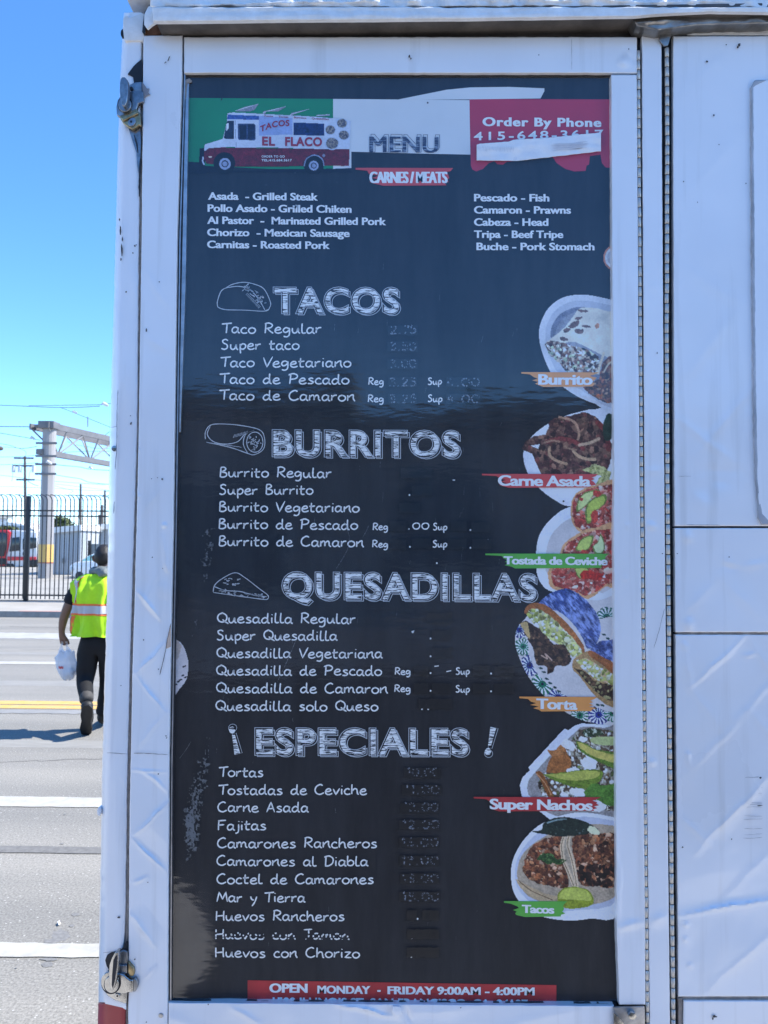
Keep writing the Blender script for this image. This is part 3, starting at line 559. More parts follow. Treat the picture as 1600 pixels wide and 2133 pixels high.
def chalk_mat(name, c, lo=0.42, hi=0.6, scale=900, dark=0.25):
    m = bpy.data.materials.new(name); m.use_nodes = True; n = m.node_tree.nodes; L = m.node_tree.links; b = n['Principled BSDF']
    b.inputs['Roughness'].default_value = 0.7; b.inputs['Specular IOR Level'].default_value = 0.2
    tc = n.new('ShaderNodeTexCoord'); t = n.new('ShaderNodeTexNoise'); t.inputs['Scale'].default_value = scale; t.inputs['Detail'].default_value = 2; L.new(tc.outputs['Object'], t.inputs[0])
    r = n.new('ShaderNodeValToRGB'); r.color_ramp.elements[0].position = lo; r.color_ramp.elements[1].position = hi
    r.color_ramp.elements[0].color = (*[v * dark for v in c], 1); r.color_ramp.elements[1].color = (*c, 1)
    L.new(t.outputs['Fac'], r.inputs[0]); L.new(r.outputs[0], b.inputs['Base Color']); return m
def hatch_mat(name, c, c0):
    m = bpy.data.materials.new(name); m.use_nodes = True; n = m.node_tree.nodes; L = m.node_tree.links; b = n['Principled BSDF']
    b.inputs['Roughness'].default_value = 0.7; b.inputs['Specular IOR Level'].default_value = 0.2
    tc = n.new('ShaderNodeTexCoord'); mp = n.new('ShaderNodeMapping'); mp.inputs['Scale'].default_value = (55, 55, 520); mp.inputs['Rotation'].default_value = (0, 0.12, 0); L.new(tc.outputs['Object'], mp.inputs[0])
    t = n.new('ShaderNodeTexNoise'); t.inputs['Scale'].default_value = 1; t.inputs['Detail'].default_value = 3; t.inputs['Roughness'].default_value = 0.6; L.new(mp.outputs[0], t.inputs[0])
    r = n.new('ShaderNodeValToRGB'); r.color_ramp.elements[0].position = 0.42; r.color_ramp.elements[1].position = 0.48
    r.color_ramp.elements[0].color = (*c0, 1); r.color_ramp.elements[1].color = (*c, 1)
    L.new(t.outputs['Fac'], r.inputs[0]); L.new(r.outputs[0], b.inputs['Base Color']); return m
M['chalk'] = chalk_mat('chalk_print', (0.95, 0.94, 0.90), 0.25, 0.42, 700, 0.6)
M['faint'] = chalk_mat('faint_chalk', (0.30, 0.31, 0.32), 0.42, 0.58, 500, 0.1)
M['hatch'] = hatch_mat('hatched_chalk', (0.95, 0.95, 0.92), (0.016, 0.018, 0.024))
M['hatchdark'] = hatch_mat('hatched_ink', (0.035, 0.05, 0.10), (0.30, 0.36, 0.46))
M['line'] = mat('thin_chalk_line', (0.62, 0.64, 0.66), 0.7)
M['inkline'] = mat('thin_ink_line', (0.05, 0.06, 0.12), 0.7)
M['printwhite'] = mat('print_white', (0.94, 0.94, 0.92), 0.6, var=0.06, vscale=60)
M['flag_green'] = mat('flag_green', (0.0, 0.26, 0.10), 0.6, var=0.12, vscale=7)
M['flag_white'] = mat('flag_white', (0.78, 0.80, 0.80), 0.6, var=0.05, vscale=7)
M['flag_red'] = mat('flag_red', (0.55, 0.025, 0.07), 0.6, var=0.10, vscale=7)
M['ban_red'] = mat('banner_red', (0.70, 0.07, 0.07), 0.6, var=0.1, vscale=20)
M['ban_orange'] = mat('banner_orange', (0.90, 0.36, 0.09), 0.6, var=0.1, vscale=20)
M['ban_green'] = mat('banner_green', (0.12, 0.48, 0.06), 0.6, var=0.1, vscale=20)
M['ban_redd'] = mat('banner_dark_red', (0.55, 0.03, 0.035), 0.6, var=0.25, vscale=14)
M['marker'] = mat('black_marker', (0.004, 0.005, 0.008), 0.35, spec=0.6)
M['ghost'] = chalk_mat('worn_digits', (0.26, 0.28, 0.32), 0.40, 0.52, 420, 0.08)
M['print'] = vcol_mat('food_print')

# ---------- single-stroke handwriting
GL = {
'a': (11.5, '8.4,8 6,10 3,9.4 1,6 1.2,2.2 3.4,0.2 6.2,1.6 8.2,5|8.8,9.8 8.2,4 9,0.8 11,0'),
'b': (10.5, '1.4,17.5 1,8 1.2,0.6|1.2,6 5,9.6 8.4,7.6 8.8,3.2 5.6,0.1 1.2,1.2'),
'c': (9.6, '7.8,8.2 5.4,10 2.6,8.6 0.8,4.6 2.2,1 5.4,0 8.8,1.2'),
'd': (12.5, '8,8 5.4,9.8 2.2,7.6 0.9,3.6 2.8,0.4 6,1.2 8.6,5|9,18 8.6,8 9.2,1.4 11.6,0'),
'e': (10.6, '1.2,5 5.4,5.6 8,7.2 7,9.8 4,9.8 1.4,6.6 1.2,2.6 3.6,0.2 7,0.4 10,2.2'),
'g': (11.5, '8.4,8 5.6,10 2.4,8.6 1,5 2.8,1.8 6,2.8 8.4,6|8.9,9.8 9,2 8.2,-3.4 5.2,-6 1.2,-5'),
'h': (11.5, '1.2,17.5 1,8 1.1,0|1.2,5 4.6,9.6 7.6,8.6 8.4,4 9,0.6 10.6,0'),
'i': (5, '2,10 1.8,4 2.2,0|2.2,14 2.4,15.4'),
'j': (6.5, '4,10 4.2,2 3.4,-4 0,-6|4.2,14 4.4,15.4'),
'l': (7, '2,17.5 1.4,9 1.6,2 3.4,0.2 6.4,1'),
'm': (16, '1.2,10 1,5 1,0|1.1,5.4 4,9.6 6.4,8 6.6,0.6|6.6,5.4 9.6,9.6 12,8 12.4,2.4 14.8,0'),
'n': (11.5, '1.2,10 1.2,5 1,0|1.2,5 5,9.4 8,10.4 8.2,4 10.4,-0.6'),
'o': (11.2, '5.4,10 2.2,8.4 0.8,4.4 3,0.6 6.6,0.4 9.4,3.6 9,7.8 5.4,10 4.6,9.6'),
'p': (11, '2,10 1.8,2 2.4,-7|1.8,6 5,10 8.6,8.4 8.8,4 5.6,0.6 2,1.6'),
'r': (9, '1.2,10 1.4,5 1,0|1.2,4.6 4,8.8 7.8,9.6'),
's': (9.8, '7.8,8.8 5,10 2.2,8.2 4.4,5.6 7.8,3.2 5.6,0.4 0.8,0.6'),
't': (9.2, '3.2,16 2.6,7 3.2,1 7.4,0.8|0,9.8 4,9.8 8,10.6'),
'u': (12, '1.2,9.6 1.2,3.4 3.4,0.4 6.6,2.2 8.6,9.6|8.8,9.6 8.8,2.4 11.2,0'),
'v': (10.2, '^0.6,10 ^4.2,0 ^9.4,11'),
'y': (11, '1,10 2.6,5 5.6,3.4|9.6,10 6.8,0 3,-7'),
'z': (10.5, '^0.6,9.6 ^8.4,10 ^1,0.4 ^9.6,0.2'),
'T': (12.5, '0,16 6,16.6 13.4,17.6|7,17 6.4,8 5.8,0'),
'R': (13.2, '2.4,17 2,8 1.4,0|1,16.4 6,18 10.6,15 9,10.4 3,8.2|4.4,8.6 8,3.6 11.8,0'),
'S': (12, '9.6,15.4 6.4,17.6 2.6,15.6 3.6,11.4 8,8.4 8.6,3.2 5,0.2 0.6,2'),
'V': (12.5, '^0.8,16.6 ^5.2,0 ^12.6,18.4'),
'P': (13, '3,17 2.4,8 1.6,0|0,15.4 6.4,18 11.4,14.6 9.4,9.6 3,8'),
'C': (14, '11.4,15.4 8,17.4 3,14 0.9,8 2.6,2.4 7.4,0.2 12.8,3.2'),
'B': (11.8, '2,17 1.6,8 1.2,0|1.6,16.8 6.4,17.4 8.4,13.4 2.4,9.2|2.6,9.2 8.6,7.6 9.6,3 6,0.2 1.4,0.4'),
'Q': (15, '7.4,17.2 2.6,14.4 0.9,8.4 3.4,2.6 8.6,1.6 12.8,6 12.4,13 7.4,17.2 6,17|7.4,6 11,2 15.4,-1.4'),
'M': (16.5, '^0.6,0 ^4,17 ^8.6,4.6 ^13,17 ^15.2,0'),
'H': (13.5, '1.4,17 1.2,8 1.2,0|11,17.4 10.8,8 11.2,0|1.4,8 11,9.2'),
'F': (12.5, '2,17 1.4,8 1.4,0|0.8,16.4 6,17 11.4,17.4|1.6,9 9,9.8'),
'D': (13.5, '2.4,16.4 2,8 1.8,0.4|0,15.4 6.4,17.6 11.6,13 10.8,5 6,0.6 0.8,0.2'),
'J': (12.5, '0.6,16.4 12,17.4|7.2,17 7.2,5 4.6,0.2 0.8,2'),
'A': (13, '^0.6,0 ^6.6,17.4 ^11.4,0|2.6,6 10,6.8'),
'0': (10.5, '5,12 1.8,9.6 1.2,5 3.4,0.8 7,1 9,5.6 8,10.4 5,12'), '1': (7, '2,9.6 4.4,12.4 4.2,0'),
'2': (10, '1.4,9.6 4.4,12.2 7.6,10 6,5.4 1.2,0.4 8.8,0.6'), '3': (9.5, '1.4,11 5.4,12 7,9.4 3.4,6.6 7.6,4.8 6.4,0.8 1,0.8'),
'4': (10, '^5.6,12 ^1,4.4 ^9,4.6|6.4,8 6.2,0'), '5': (9.6, '^8,12 ^2.6,12 ^2,7|2,7 6.8,7 7.6,2.6 3.6,0 1,1.4'), '7': (9, '^1,12 ^8.4,12 ^3.4,0'),
'.': (5.5, '1.4,0.6 2.4,0.2 2.0,1.4'), "'": (4, '1,17 2.4,14'), '-': (9, '1,6 7,6.4'), ' ': (9.5, ''),
}
def spline(pts, n=5):
    pts = [pts[0]] + pts + [pts[-1]]; out = []
    for i in range(1, len(pts) - 2):
        p0, p1, p2, p3 = [np.array(p, float) for p in pts[i - 1:i + 3]]
        for k in range(n):
            t = k / n; out.append(tuple(0.5 * (2 * p1 + (p2 - p0) * t + (2 * p0 - 5 * p1 + 4 * p2 - p3) * t * t + (3 * p1 - p0 - 3 * p2 + p3) * t ** 3)))
    out.append(pts[-1]); return out
def hand(text, x0, x1, y0, y1=None, cap=19.0, wd=3.0, m='chalk', layer=6, slant=0.0, drop=0.0, name='lettering', parent=None, band=None):
    if y1 is None: y1 = y0
    tot = sum(GL[c][0] for c in text) - 1.5; sx = (x1 - x0) / tot; sy = cap / 17.2
    mb = MB(); cur = 0.0
    for c in text:
        adv, st = GL[c]; dy = random.uniform(-.5, .5); dr = random.uniform(-.02, .02)
        for s_ in st.split('|') if st else []:
            raw = s_.split(' '); sharp = raw[0].startswith('^')
            pp = [tuple(float(q) for q in r_.strip('^').split(',')) for r_ in raw]
            if not sharp and len(pp) > 2: pp = spline(pp, 5)
            else:
                o_ = []
                for i in range(len(pp) - 1):
                    for k in range(4): t = k / 4; o_.append((pp[i][0] * (1 - t) + pp[i + 1][0] * t, pp[i][1] * (1 - t) + pp[i + 1][1] * t))
                pp = o_ + [pp[-1]]
            q = []
            for (u, v) in pp:
                X = x0 + (cur + u + dr * v) * sx; q.append((X, y0 + (y1 - y0) * (X - x0) / (x1 - x0) - (v + dy) * sy))
            vs, fs = ribbon_px(q, wd, Lv(layer), 0.14)
            if drop: fs = [f for f in fs if random.random() > drop]
            if band: fs = [f for f in fs if not any(a < (vs[f[0]].z) < b for a, b in band)]
            mb.add(vs, fs)
        cur += adv
    if not mb.f: return None
    me = bpy.data.meshes.new(name); me.from_pydata(mb.v, [], mb.f); me.update()
    return link(name, me, M[m], parent or board)

# ---------- block lettering from the built-in font
_fc = {}
def glyph_mesh(text, bold, outline=False, spacing=1.0):
    key = (text, bold, outline, spacing)
    if key in _fc: return _fc[key]
    cu = bpy.data.curves.new('t', 'FONT'); cu.body = text; cu.size = 1; cu.space_character = spacing; cu.resolution_u = 5
    if outline: cu.fill_mode = 'NONE'; cu.bevel_depth = 0.0085; cu.bevel_resolution = 0; cu.offset = bold
    else: cu.offset = bold; cu.fill_mode = 'FRONT'
    ob = bpy.data.objects.new('t', cu); COL.objects.link(ob); dg = bpy.context.evaluated_depsgraph_get(); dg.update()
    me = ob.evaluated_get(dg).to_mesh(); V = np.array([v.co[:] for v in me.vertices]); Fc = [tuple(p.vertices) for p in me.polygons]
    ob.evaluated_get(dg).to_mesh_clear(); bpy.data.objects.remove(ob); bpy.data.curves.remove(cu)
    _fc[key] = (V, Fc); return V, Fc
def block(text, x0, x1, y0, y1=None, cap=16.0, bold=0.03, m='printwhite', layer=6, spacing=1.0, outline=False, dx=0, dy=0, name='lettering', parent=None, ref=None, depth=None, arc=None, clipy=None, fat=0.0):
    if y1 is None: y1 = y0
    V, Fc = glyph_mesh(text, bold, outline, spacing)
    Vr = glyph_mesh(text, ref if ref is not None else bold, False, spacing)[0]
    u0, u1 = Vr[:, 0].min(), Vr[:, 0].max(); sx = (x1 - x0) / (u1 - u0); sy = cap / 0.727
    X = x0 + (V[:, 0] - u0) * sx + dx; tt = (X - x0) / (x1 - x0); Yp = y0 + (y1 - y0) * tt - V[:, 1] * sy + dy
    if arc: Yp = Yp + arc[0] * (1 - tt) + arc[1] * np.sin(np.pi * np.clip(tt, 0, 1)) * -1
    if clipy is not None: Yp = np.minimum(Yp, clipy + 0 * Yp)
    W = PA(X, Yp, Lv(layer) - (V[:, 2] * 0.012 if outline else 0))
    W = [tuple(v) for v in W]
    if fat:
        n0 = len(W); F0 = list(Fc); Wall = list(W); Fc = list(Fc)
        for k, d_ in enumerate((-fat, fat, -fat * .5, fat * .5)):
            Wall += [(v[0] + d_ * PXM, v[1] + 0.00004 * (k + 1), v[2]) for v in W]; Fc += [tuple(i + n0 * (k + 1) for i in f) for f in F0]
        W = Wall
    me = bpy.data.meshes.new(name); me.from_pydata(W, [], Fc); me.update()
    return link(name, me, M[m], parent or board)
def heading(text, x0, x1, y0, y1, cap, m='hatch', lm='line', spacing=1.12):
    a = block(text, x0, x1, y0, y1, cap, 0.012, m, 7, spacing, name='heading', fat=0.2)
    block(text, x0, x1, y0, y1, cap, 0.030, lm, 6, spacing, outline=True, dx=3.6, dy=3.6, name='heading_outline', ref=0.014)
    block(text, x0, x1, y0, y1, cap * 1.02, 0.040, lm, 5, spacing, outline=True, dx=-1.0, dy=0.5, name='heading_outline', ref=0.014)

# flag band
def wave(x): return 323 + 0
poly_fill('flag_band', [[(389, 204), (694, 206), (694, 352), (560, 352), (420, 345), (405, 339), (396, 338), (386, 341)]], Lv(1), M['flag_green'], board)
poly_fill('flag_band', [[(694, 206), (978, 208.5), (980, 322), (900, 320.5), (732, 316), (732, 350), (694, 352)]], Lv(1), M['flag_white'], board)
poly_fill('flag_band', [[(978, 206), (1276, 207), (1276, 350), (1262, 349), (1254, 340), (1251, 322), (1229, 325), (1227, 343), (1222, 345), (1220, 356), (1196, 357), (1178, 352), (1160, 340), (1151, 327), (1056, 337), (1048, 343), (1036, 342), (1030, 336), (1018, 340), (1006, 352), (992, 357), (984, 353), (981, 345)]], Lv(1), M['flag_red'], board)
poly_fill('print_shape', [[(826, 208), (870, 199), (930, 187), (980, 182), (1060, 181), (1134, 184), (1134, 190), (1126, 205), (980, 207)]], Lv(2), M['flag_white'], board)
block('MENU', 771, 912, 317, 318, 35, 0.0, 'hatchdark', 4, 1.05, name='heading', fat=1.5)
block('MENU', 771, 912, 317, 318, 35.5, 0.034, 'inkline', 3, 1.05, outline=True, dx=2.8, dy=-2.4, name='heading_outline', ref=0.016)
block('Order By Phone', 1006, 1252, 262, 264, 18.5, 0.022, fat=0.9, m='printwhite', layer=3, spacing=1.12)
block('415-648-3617', 987, 1257, 292, 287, 17.5, 0.02, m='printwhite', layer=3, spacing=1.3)
for i, (t, a, b) in enumerate((('Asada  - Grilled Steak', 434, 662), ('Pollo Asado - Grilled Chiken', 433, 732), ('Al Pastor  -  Marinated Grilled Pork', 432, 804), ('Chorizo  - Mexican Sausage', 432, 728), ('Carnitas - Roasted Pork', 432, 687))):
    y = 416 + i * 25.2; block(t, a, b, y - 0.5, y + 0.006 * (b - a), 15.8, 0.018, fat=0.6)
for i, (t, a, b) in enumerate((('Pescado - Fish', 988, 1144), ('Camaron - Prawns', 988, 1189), ('Cabeza - Head', 988, 1142), ('Tripa - Beef Tripe', 988, 1173), ('Buche - Pork Stomach', 993, 1238))):
    y = 419 + i * 25.4; block(t, a, b, y, y + 0.002 * (b - a), 15.8, 0.018, fat=0.6)

def brush(name, x0, x1, y0, y1, m, tail=30, layer=8, seed=0):
    r = random.Random(seed); h = y1 - y0
    pts = [(x0, y0), (x1, y0 + .5)]
    yy = y0 + h * .18; right = []
    while yy < y1 - 2:
        right += [(x1 - r.uniform(4, 12), yy), (x1 - r.uniform(6, 20), yy + h * .08)]; yy += h * .2
    pts += right + [(x1 - 14, y1 - 1), (x0 + tail + h * .9, y1)]
    left = []; yy = y1 - h * .12
    while yy > y0 + h * .3:
        left += [(x0 + tail + r.uniform(h * .35, h * .75), yy), (x0 + tail + r.uniform(h * .1, h * .5), yy - h * .1)]; yy -= h * .22
    pts += left + [(x0 + tail, y0 + h * .16), (x0, y0 + h * .1)]
    return poly_fill(name, [pts], Lv(layer), M[m], board)
b = brush('caption_banner', 741, 944, 349.5, 387, 'ban_red', 24, 5, 1); block('CARNES / MEATS', 771, 931, 381, 381, 24.5, 0.004, fat=1.7, layer=6, spacing=0.94, parent=board)
b = brush('caption_banner', 1086, 1248, 775, 806, 'ban_orange', 18, 9, 2); block('Burrito', 1122, 1234, 800.5, 801, 22, 0.020, fat=0.85, layer=10, spacing=0.94)
b = brush('caption_banner', 1004, 1246, 987, 1016, 'ban_red', 30, 9, 3); block('Carne Asada', 1038, 1230, 1011, 1013, 22, 0.020, fat=0.85, layer=10, spacing=0.94)
b = brush('caption_banner', 1011, 1268, 1153, 1184, 'ban_green', 34, 9, 4); block('Tostada de Ceviche', 1050, 1265, 1175, 1177, 17, 0.020, fat=0.85, layer=10, spacing=0.94)
b = brush('caption_banner', 1082, 1246, 1451, 1482, 'ban_orange', 18, 9, 5); block('Torta', 1118, 1202, 1476, 1478, 22, 0.020, fat=0.85, layer=10, spacing=0.94)
b = brush('caption_banner', 987, 1252, 1660, 1690, 'ban_redd', 26, 9, 6); block('Super Nachos', 1021, 1234, 1685, 1688, 22, 0.020, fat=0.85, layer=10, spacing=0.94)
b = brush('caption_banner', 1050, 1182, 1877, 1910, 'ban_green', 14, 9, 7); block('Tacos', 1088, 1154, 1901, 1903, 17, 0.020, fat=0.85, layer=10, spacing=0.94)

heading('TACOS', 572, 830, 650, 651, 52)
heading('BURRITOS', 570, 956, 948, 950, 53)
heading('QUESADILLAS', 590, 1116, 1245, 1249, 54)
heading('ESPECIALES', 534, 974, 1570, 1571, 54)
# tilted exclamation marks
def hexm(cx, cy, flip):
    s_ = -1 if flip else 1
    bar = [(-5.5, -28), (6.5, -28), (4, 12), (-2, 12)]; dot = oval(0.5, 23, 6.5, 7.5, 12)
    a = 0.22
    def T(p):
        x, y = p; 
        if flip: y = -y
        return (cx + (x * math.cos(a * s_) - y * math.sin(a * s_)), cy + (x * math.sin(a * s_) + y * math.cos(a * s_)))
    poly_fill('heading', [[T(p) for p in bar], [T(p) for p in dot]], Lv(7), M['hatch'], board)
    mb = MB()
    for sh in (bar, dot):
        q = [T((p[0] * 1.35 + 2, p[1] * 1.08 + 2)) for p in sh]; v, f = ribbon_px(q + [q[0]], 1.0, Lv(6), taper=False); mb.add(v, f)
    mb.build('heading_outline', M['line'], board)
hexm(1021, 1543, False); hexm(488, 1543, True)

sec = [('Taco Regular', 462, 669, 694, 694), ('Super taco', 460, 623, 728, 728), ('Taco Vegetariano', 459, 731, 764, 765), ('Taco de Pescado', 458, 727, 799, 800), ('Taco de Camaron', 457, 739, 833, 835),
 ('Burrito Regular', 457, 690, 994, 995), ('Super Burrito', 456, 652, 1030, 1030), ('Burrito Vegetariano', 456, 748, 1065, 1067), ('Burrito de Pescado', 455, 745, 1101, 1103), ('Burrito de Camaron', 455, 757, 1137, 1139),
 ('Quesadilla Regular', 452, 740, 1297, 1299), ('Super Quesadilla', 451, 702, 1333, 1334), ('Quesadilla Vegetariana', 451, 796, 1370, 1371), ('Quesadilla de Pescado', 450, 795, 1406, 1407), ('Quesadilla de Camaron', 450, 807, 1443, 1444), ('Quesadilla solo Queso', 449, 787, 1480, 1481),
 ('Tortas', 456, 548, 1618, 1618), ('Tostadas de Ceviche', 455, 763, 1655, 1655), ('Carne Asada', 453, 642, 1691, 1692), ('Fajitas', 453, 554, 1729, 1729), ('Camarones Rancheros', 452, 785, 1766, 1766), ('Camarones al Diabla', 451, 766, 1803, 1804),
 ('Coctel de Camarones', 451, 778, 1841, 1841), ('Mar y Tierra', 451, 635, 1879, 1879), ('Huevos Rancheros', 449, 717, 1918, 1918), ('Huevos con Chorizo', 448, 749, 1994, 1995)]
for (t, a, b_, y0, y1) in sec: hand(t, a, b_, y0, y1, cap=20.5)
zj = P(600, 1949, YW).z
hand('Huevos con Jamon', 448, 727, 1956, 1957, cap=20.5, band=[(zj - 0.0035, zj - 0.0005), (zj + .0035, zj + .006)])
for (t, a, b_, y0) in [('Reg', 767, 799, 801), ('Sup', 891, 920, 801), ('Reg', 766, 799, 837), ('Sup', 891, 921, 837), ('Reg', 776, 808, 1104), ('Sup', 902, 931, 1104), ('Reg', 775, 808, 1140), ('Sup', 901, 931, 1140), ('.00', 848, 893, 1102),
                       ('Reg', 822, 855, 1405), ('Sup', 949, 978, 1405), ('Reg', 821, 855, 1441), ('Sup', 949, 978, 1442)]:
    hand(t, a, b_, y0, cap=(14.0 if t != '.00' else 19), wd=2.5)
dots = []
for x, y in [(853, 1031), (980, 1104), (980, 1141), (854, 1139), (897, 1330), (897, 1367), (897, 1402), (897, 1439), (1023, 1403), (1023, 1440), (892, 1477), (879, 1477), (871, 1617), (870, 1914), (870, 1954), (858, 1954), (870, 1993), (857, 1993), (910, 1173), (870, 1875), (860, 1317), (873, 1725), (874, 1691)]:
    dots.append(oval(x, y, 1.9, 2.1, 7))
for x0, y0, x1, y1 in [(857, 1316, 863, 1314), (928, 1328, 934, 1326), (930, 1399, 940, 1397), (905, 1388, 914, 1387), (862, 1400, 868, 1399), (985, 1399, 993, 1398), (835, 1139, 843, 1138), (986, 1126, 993, 1125), (1010, 1125, 1018, 1124), (1010, 1138, 1019, 1137), (893, 1613, 900, 1610), (885, 1980, 890, 1979), (852, 1902, 854, 1897), (859, 1942, 861, 1938), (943, 1000, 948, 1000)]:
    dots.append([(x0, y0 - 1), (x1, y1 - 1), (x1, y1 + 1), (x0, y0 + 1)])
poly_fill('price_remnant', dots, Lv(7), M['chalk'], board)
# prices struck out with marker, digits showing through faintly
mk = []
for (x0, x1, y) in [(808, 870, 688), (807, 870, 722), (807, 870, 758), (809, 868, 796), (930, 1000, 796), (809, 868, 831), (930, 1000, 831), (835, 900, 986), (858, 900, 1022), (832, 875, 1058), (812, 845, 1096), (940, 972, 1096), (982, 1020, 1098), (812, 846, 1134), (858, 898, 1132), (932, 972, 1133), (984, 1024, 1133),
                    (890, 942, 1287), (900, 942, 1323), (900, 942, 1360), (862, 892, 1397), (985, 1020, 1397), (1030, 1070, 1398), (862, 892, 1434), (900, 940, 1434), (985, 1020, 1434), (1030, 1070, 1434), (872, 942, 1466), (842, 918, 1610), (838, 920, 1646), (834, 915, 1683), (832, 915, 1718), (832, 914, 1755), (832, 914, 1793), (834, 914, 1830), (832, 916, 1868), (848, 868, 1907), (880, 914, 1907), (848, 914, 1946), (848, 914, 1984)]:
    n = int((x1 - x0) / 6) + 2; tp = [(x0 + (x1 - x0) * k / n, y - 9 - random.uniform(0, 2.5)) for k in range(n + 1)]; bt = [(x1 - (x1 - x0) * k / n, y + 9 + random.uniform(0, 2.5)) for k in range(n + 1)]
    mk.append(tp + bt)
poly_fill('marker_strike', mk, Lv(8), M['marker'], board)
for (t, a, b_, y) in [('2.75', 812, 866, 695), ('3.50', 812, 866, 730), ('3.00', 812, 866, 766), ('3.25', 810, 866, 804), ('4.00', 930, 998, 804), ('3.25', 810, 866, 839), ('4.00', 930, 998, 839), ('10.00', 846, 914, 1617), ('11.00', 840, 914, 1653), ('12.00', 838, 912, 1690), ('12.00', 836, 914, 1726), ('13.00', 834, 912, 1763), ('13.00', 834, 912, 1801), ('13.00', 836, 912, 1838), ('15.00', 836, 914, 1876)]:
    hand(t, a, b_, y, cap=24, wd=3.0, m='ghost', layer=9, drop=0.40 if y < 900 else 0.62, name='faded_price')
# opening hours strip at the bottom
poly_fill('hours_strip', [[(516, 2042), (1159, 2052), (1159, 2090), (516, 2083)]], Lv(2), M['ban_redd'], board)
block('OPEN', 562, 640, 2067, 2067.5, 19, 0.022, fat=0.9, layer=4); block('MONDAY', 662, 771, 2069, 2070, 16.5, 0.02, fat=0.8, layer=4); block('-', 786, 793, 2069, 2069, 16, 0.04, layer=4)
block('FRIDAY 9:00AM - 4:00PM', 808, 1113, 2070.5, 2073, 16.5, 0.02, fat=0.8, layer=4)
block('1500 ILLINOIS ST, SAN FRANCISCO, CA. 94107', 568, 1100, 2094, 2099, 17, 0.03, m='flag_white', layer=4)

# ---------- chalk line drawings
def drawing(name, lines, wd=1.6, m='line', layer=6):
    mb = MB()
    for pts in lines:
        q = spline(pts, 6) if len(pts) > 2 else pts
        v, f = ribbon_px(q, wd, Lv(layer), 0.25); mb.add(v, f)
    return mb.build(name, M[m], board)
rr = random.Random(5)
tl = [[(454, 640), (453, 628), (462, 605), (480, 598), (502, 597), (522, 604), (540, 625), (552, 646)], [(454, 640), (470, 645), (510, 646), (552, 648), (562, 640), (563, 628), (550, 602), (530, 592), (508, 588), (485, 592), (470, 600)], [(552, 647), (560, 644)]]
for i in range(26): a = rr.uniform(0, 1); x = 505 + 50 * a + rr.uniform(-6, 6); y = 592 + 38 * a ** 1.2 + rr.uniform(-4, 8); tl.append([(x, y), (x + rr.uniform(-4, 4), y + rr.uniform(-4, 4)), (x + rr.uniform(-6, 6), y + rr.uniform(-3, 6))])
for i in range(14): a = i / 14; tl.append([(517 + 28 * a, 610 + 30 * a), (512 + 28 * a, 614 + 30 * a)])
drawing('taco_drawing', tl)
bl = [[(428, 915), (428, 900), (438, 886), (460, 883), (500, 886), (540, 895), (551, 912), (549, 935), (530, 947), (515, 944), (480, 932), (430, 921)], [(438, 888), (432, 905), (445, 920), (470, 925), (495, 920), (510, 905), (530, 896)], [(530, 896), (512, 905), (507, 925), (516, 944)]]
bl += [[(x, y) for x, y in oval(531, 921, 17, 21, 12)] + [(548, 921)]]
for i in range(26): a = rr.uniform(0, 6.28); q = rr.uniform(2, 15); x = 531 + q * math.cos(a); y = 921 + q * 1.2 * math.sin(a); bl.append([(x, y), (x + rr.uniform(-4, 4), y + rr.uniform(-3, 3)), (x + rr.uniform(-4, 4), y + rr.uniform(-4, 4))])
for i in range(10): bl.append([(486 + i * 3, 912 - i * .8), (489 + i * 3, 905 - i * .8)]); bl.append([(432 + i * 7, 921 + i), (440 + i * 7, 923 + i)])
drawing('burrito_drawing', bl)
ql = [[(444, 1233), (448, 1218), (465, 1204), (490, 1193), (510, 1203), (540, 1226), (558, 1240), (557, 1248), (545, 1248), (500, 1242), (444, 1234)], [(447, 1222), (470, 1230), (500, 1232), (530, 1240), (556, 1243)]]
for i in range(34): a = rr.uniform(0, 1); x = 452 + 98 * a; y = 1231 + 12 * a + rr.uniform(-4, 4); ql.append([(x, y), (x + rr.uniform(-5, 5), y + rr.uniform(-3, 3)), (x + rr.uniform(-5, 5), y + rr.uniform(-3, 3))])
for i in range(16): x = 475 + rr.uniform(-8, 30); y = 1212 + rr.uniform(-8, 8); ql.append([(x, y), (x + rr.uniform(-5, 5), y + rr.uniform(-2, 2)), (x + 3, y + rr.uniform(-2, 2))])
drawing('quesadilla_drawing', ql)
# scratches, chalky smears
sc = []
for (a, b_, k) in [((374, 1580), (398, 1545), 1), ((700, 1185), (724, 1145), 1), ((724, 1145), (728, 1118), 1), ((728, 1118), (716, 1085), 1), ((618, 1330), (578, 1420), 1), ((755, 1120), (768, 1095), .8)]:
    sc.append([a, ((a[0] + b_[0]) / 2 + 1, (a[1] + b_[1]) / 2), b_])
for i in range(46):
    x, y = rr.uniform(600, 1130), rr.uniform(540, 1250); sc.append([(x, y), (x + rr.uniform(-4, 1), y + rr.uniform(6, 20))])
for i in range(26):
    x, y = rr.uniform(420, 1060), rr.uniform(1250, 1980); sc.append([(x, y), (x + rr.uniform(-3, 2), y + rr.uniform(4, 14))])
drawing('surface_scratches', sc, 0.7, 'faint', 11)
specks = []
for (x, y, a, b_) in [(618, 418, 2.5, 1.5), (616, 431, 2, 4), (554, 385, 3, 2.2), (615, 360, 2.2, 2), (702, 380, 1.5, 2), (462, 206, 1.2, 5), (891, 214, 2, 2), (1216, 727, 5, 2), (831, 875, 1.5, 3), (1104, 1272, 1.4, 1.2), (1174, 1044, 2.4, 2), (880, 660, 1.5, 2)]:
    specks.append(oval(x, y, a, b_, 7, .4))
poly_fill('dark_speck', specks, Lv(12), M['marker'], board)
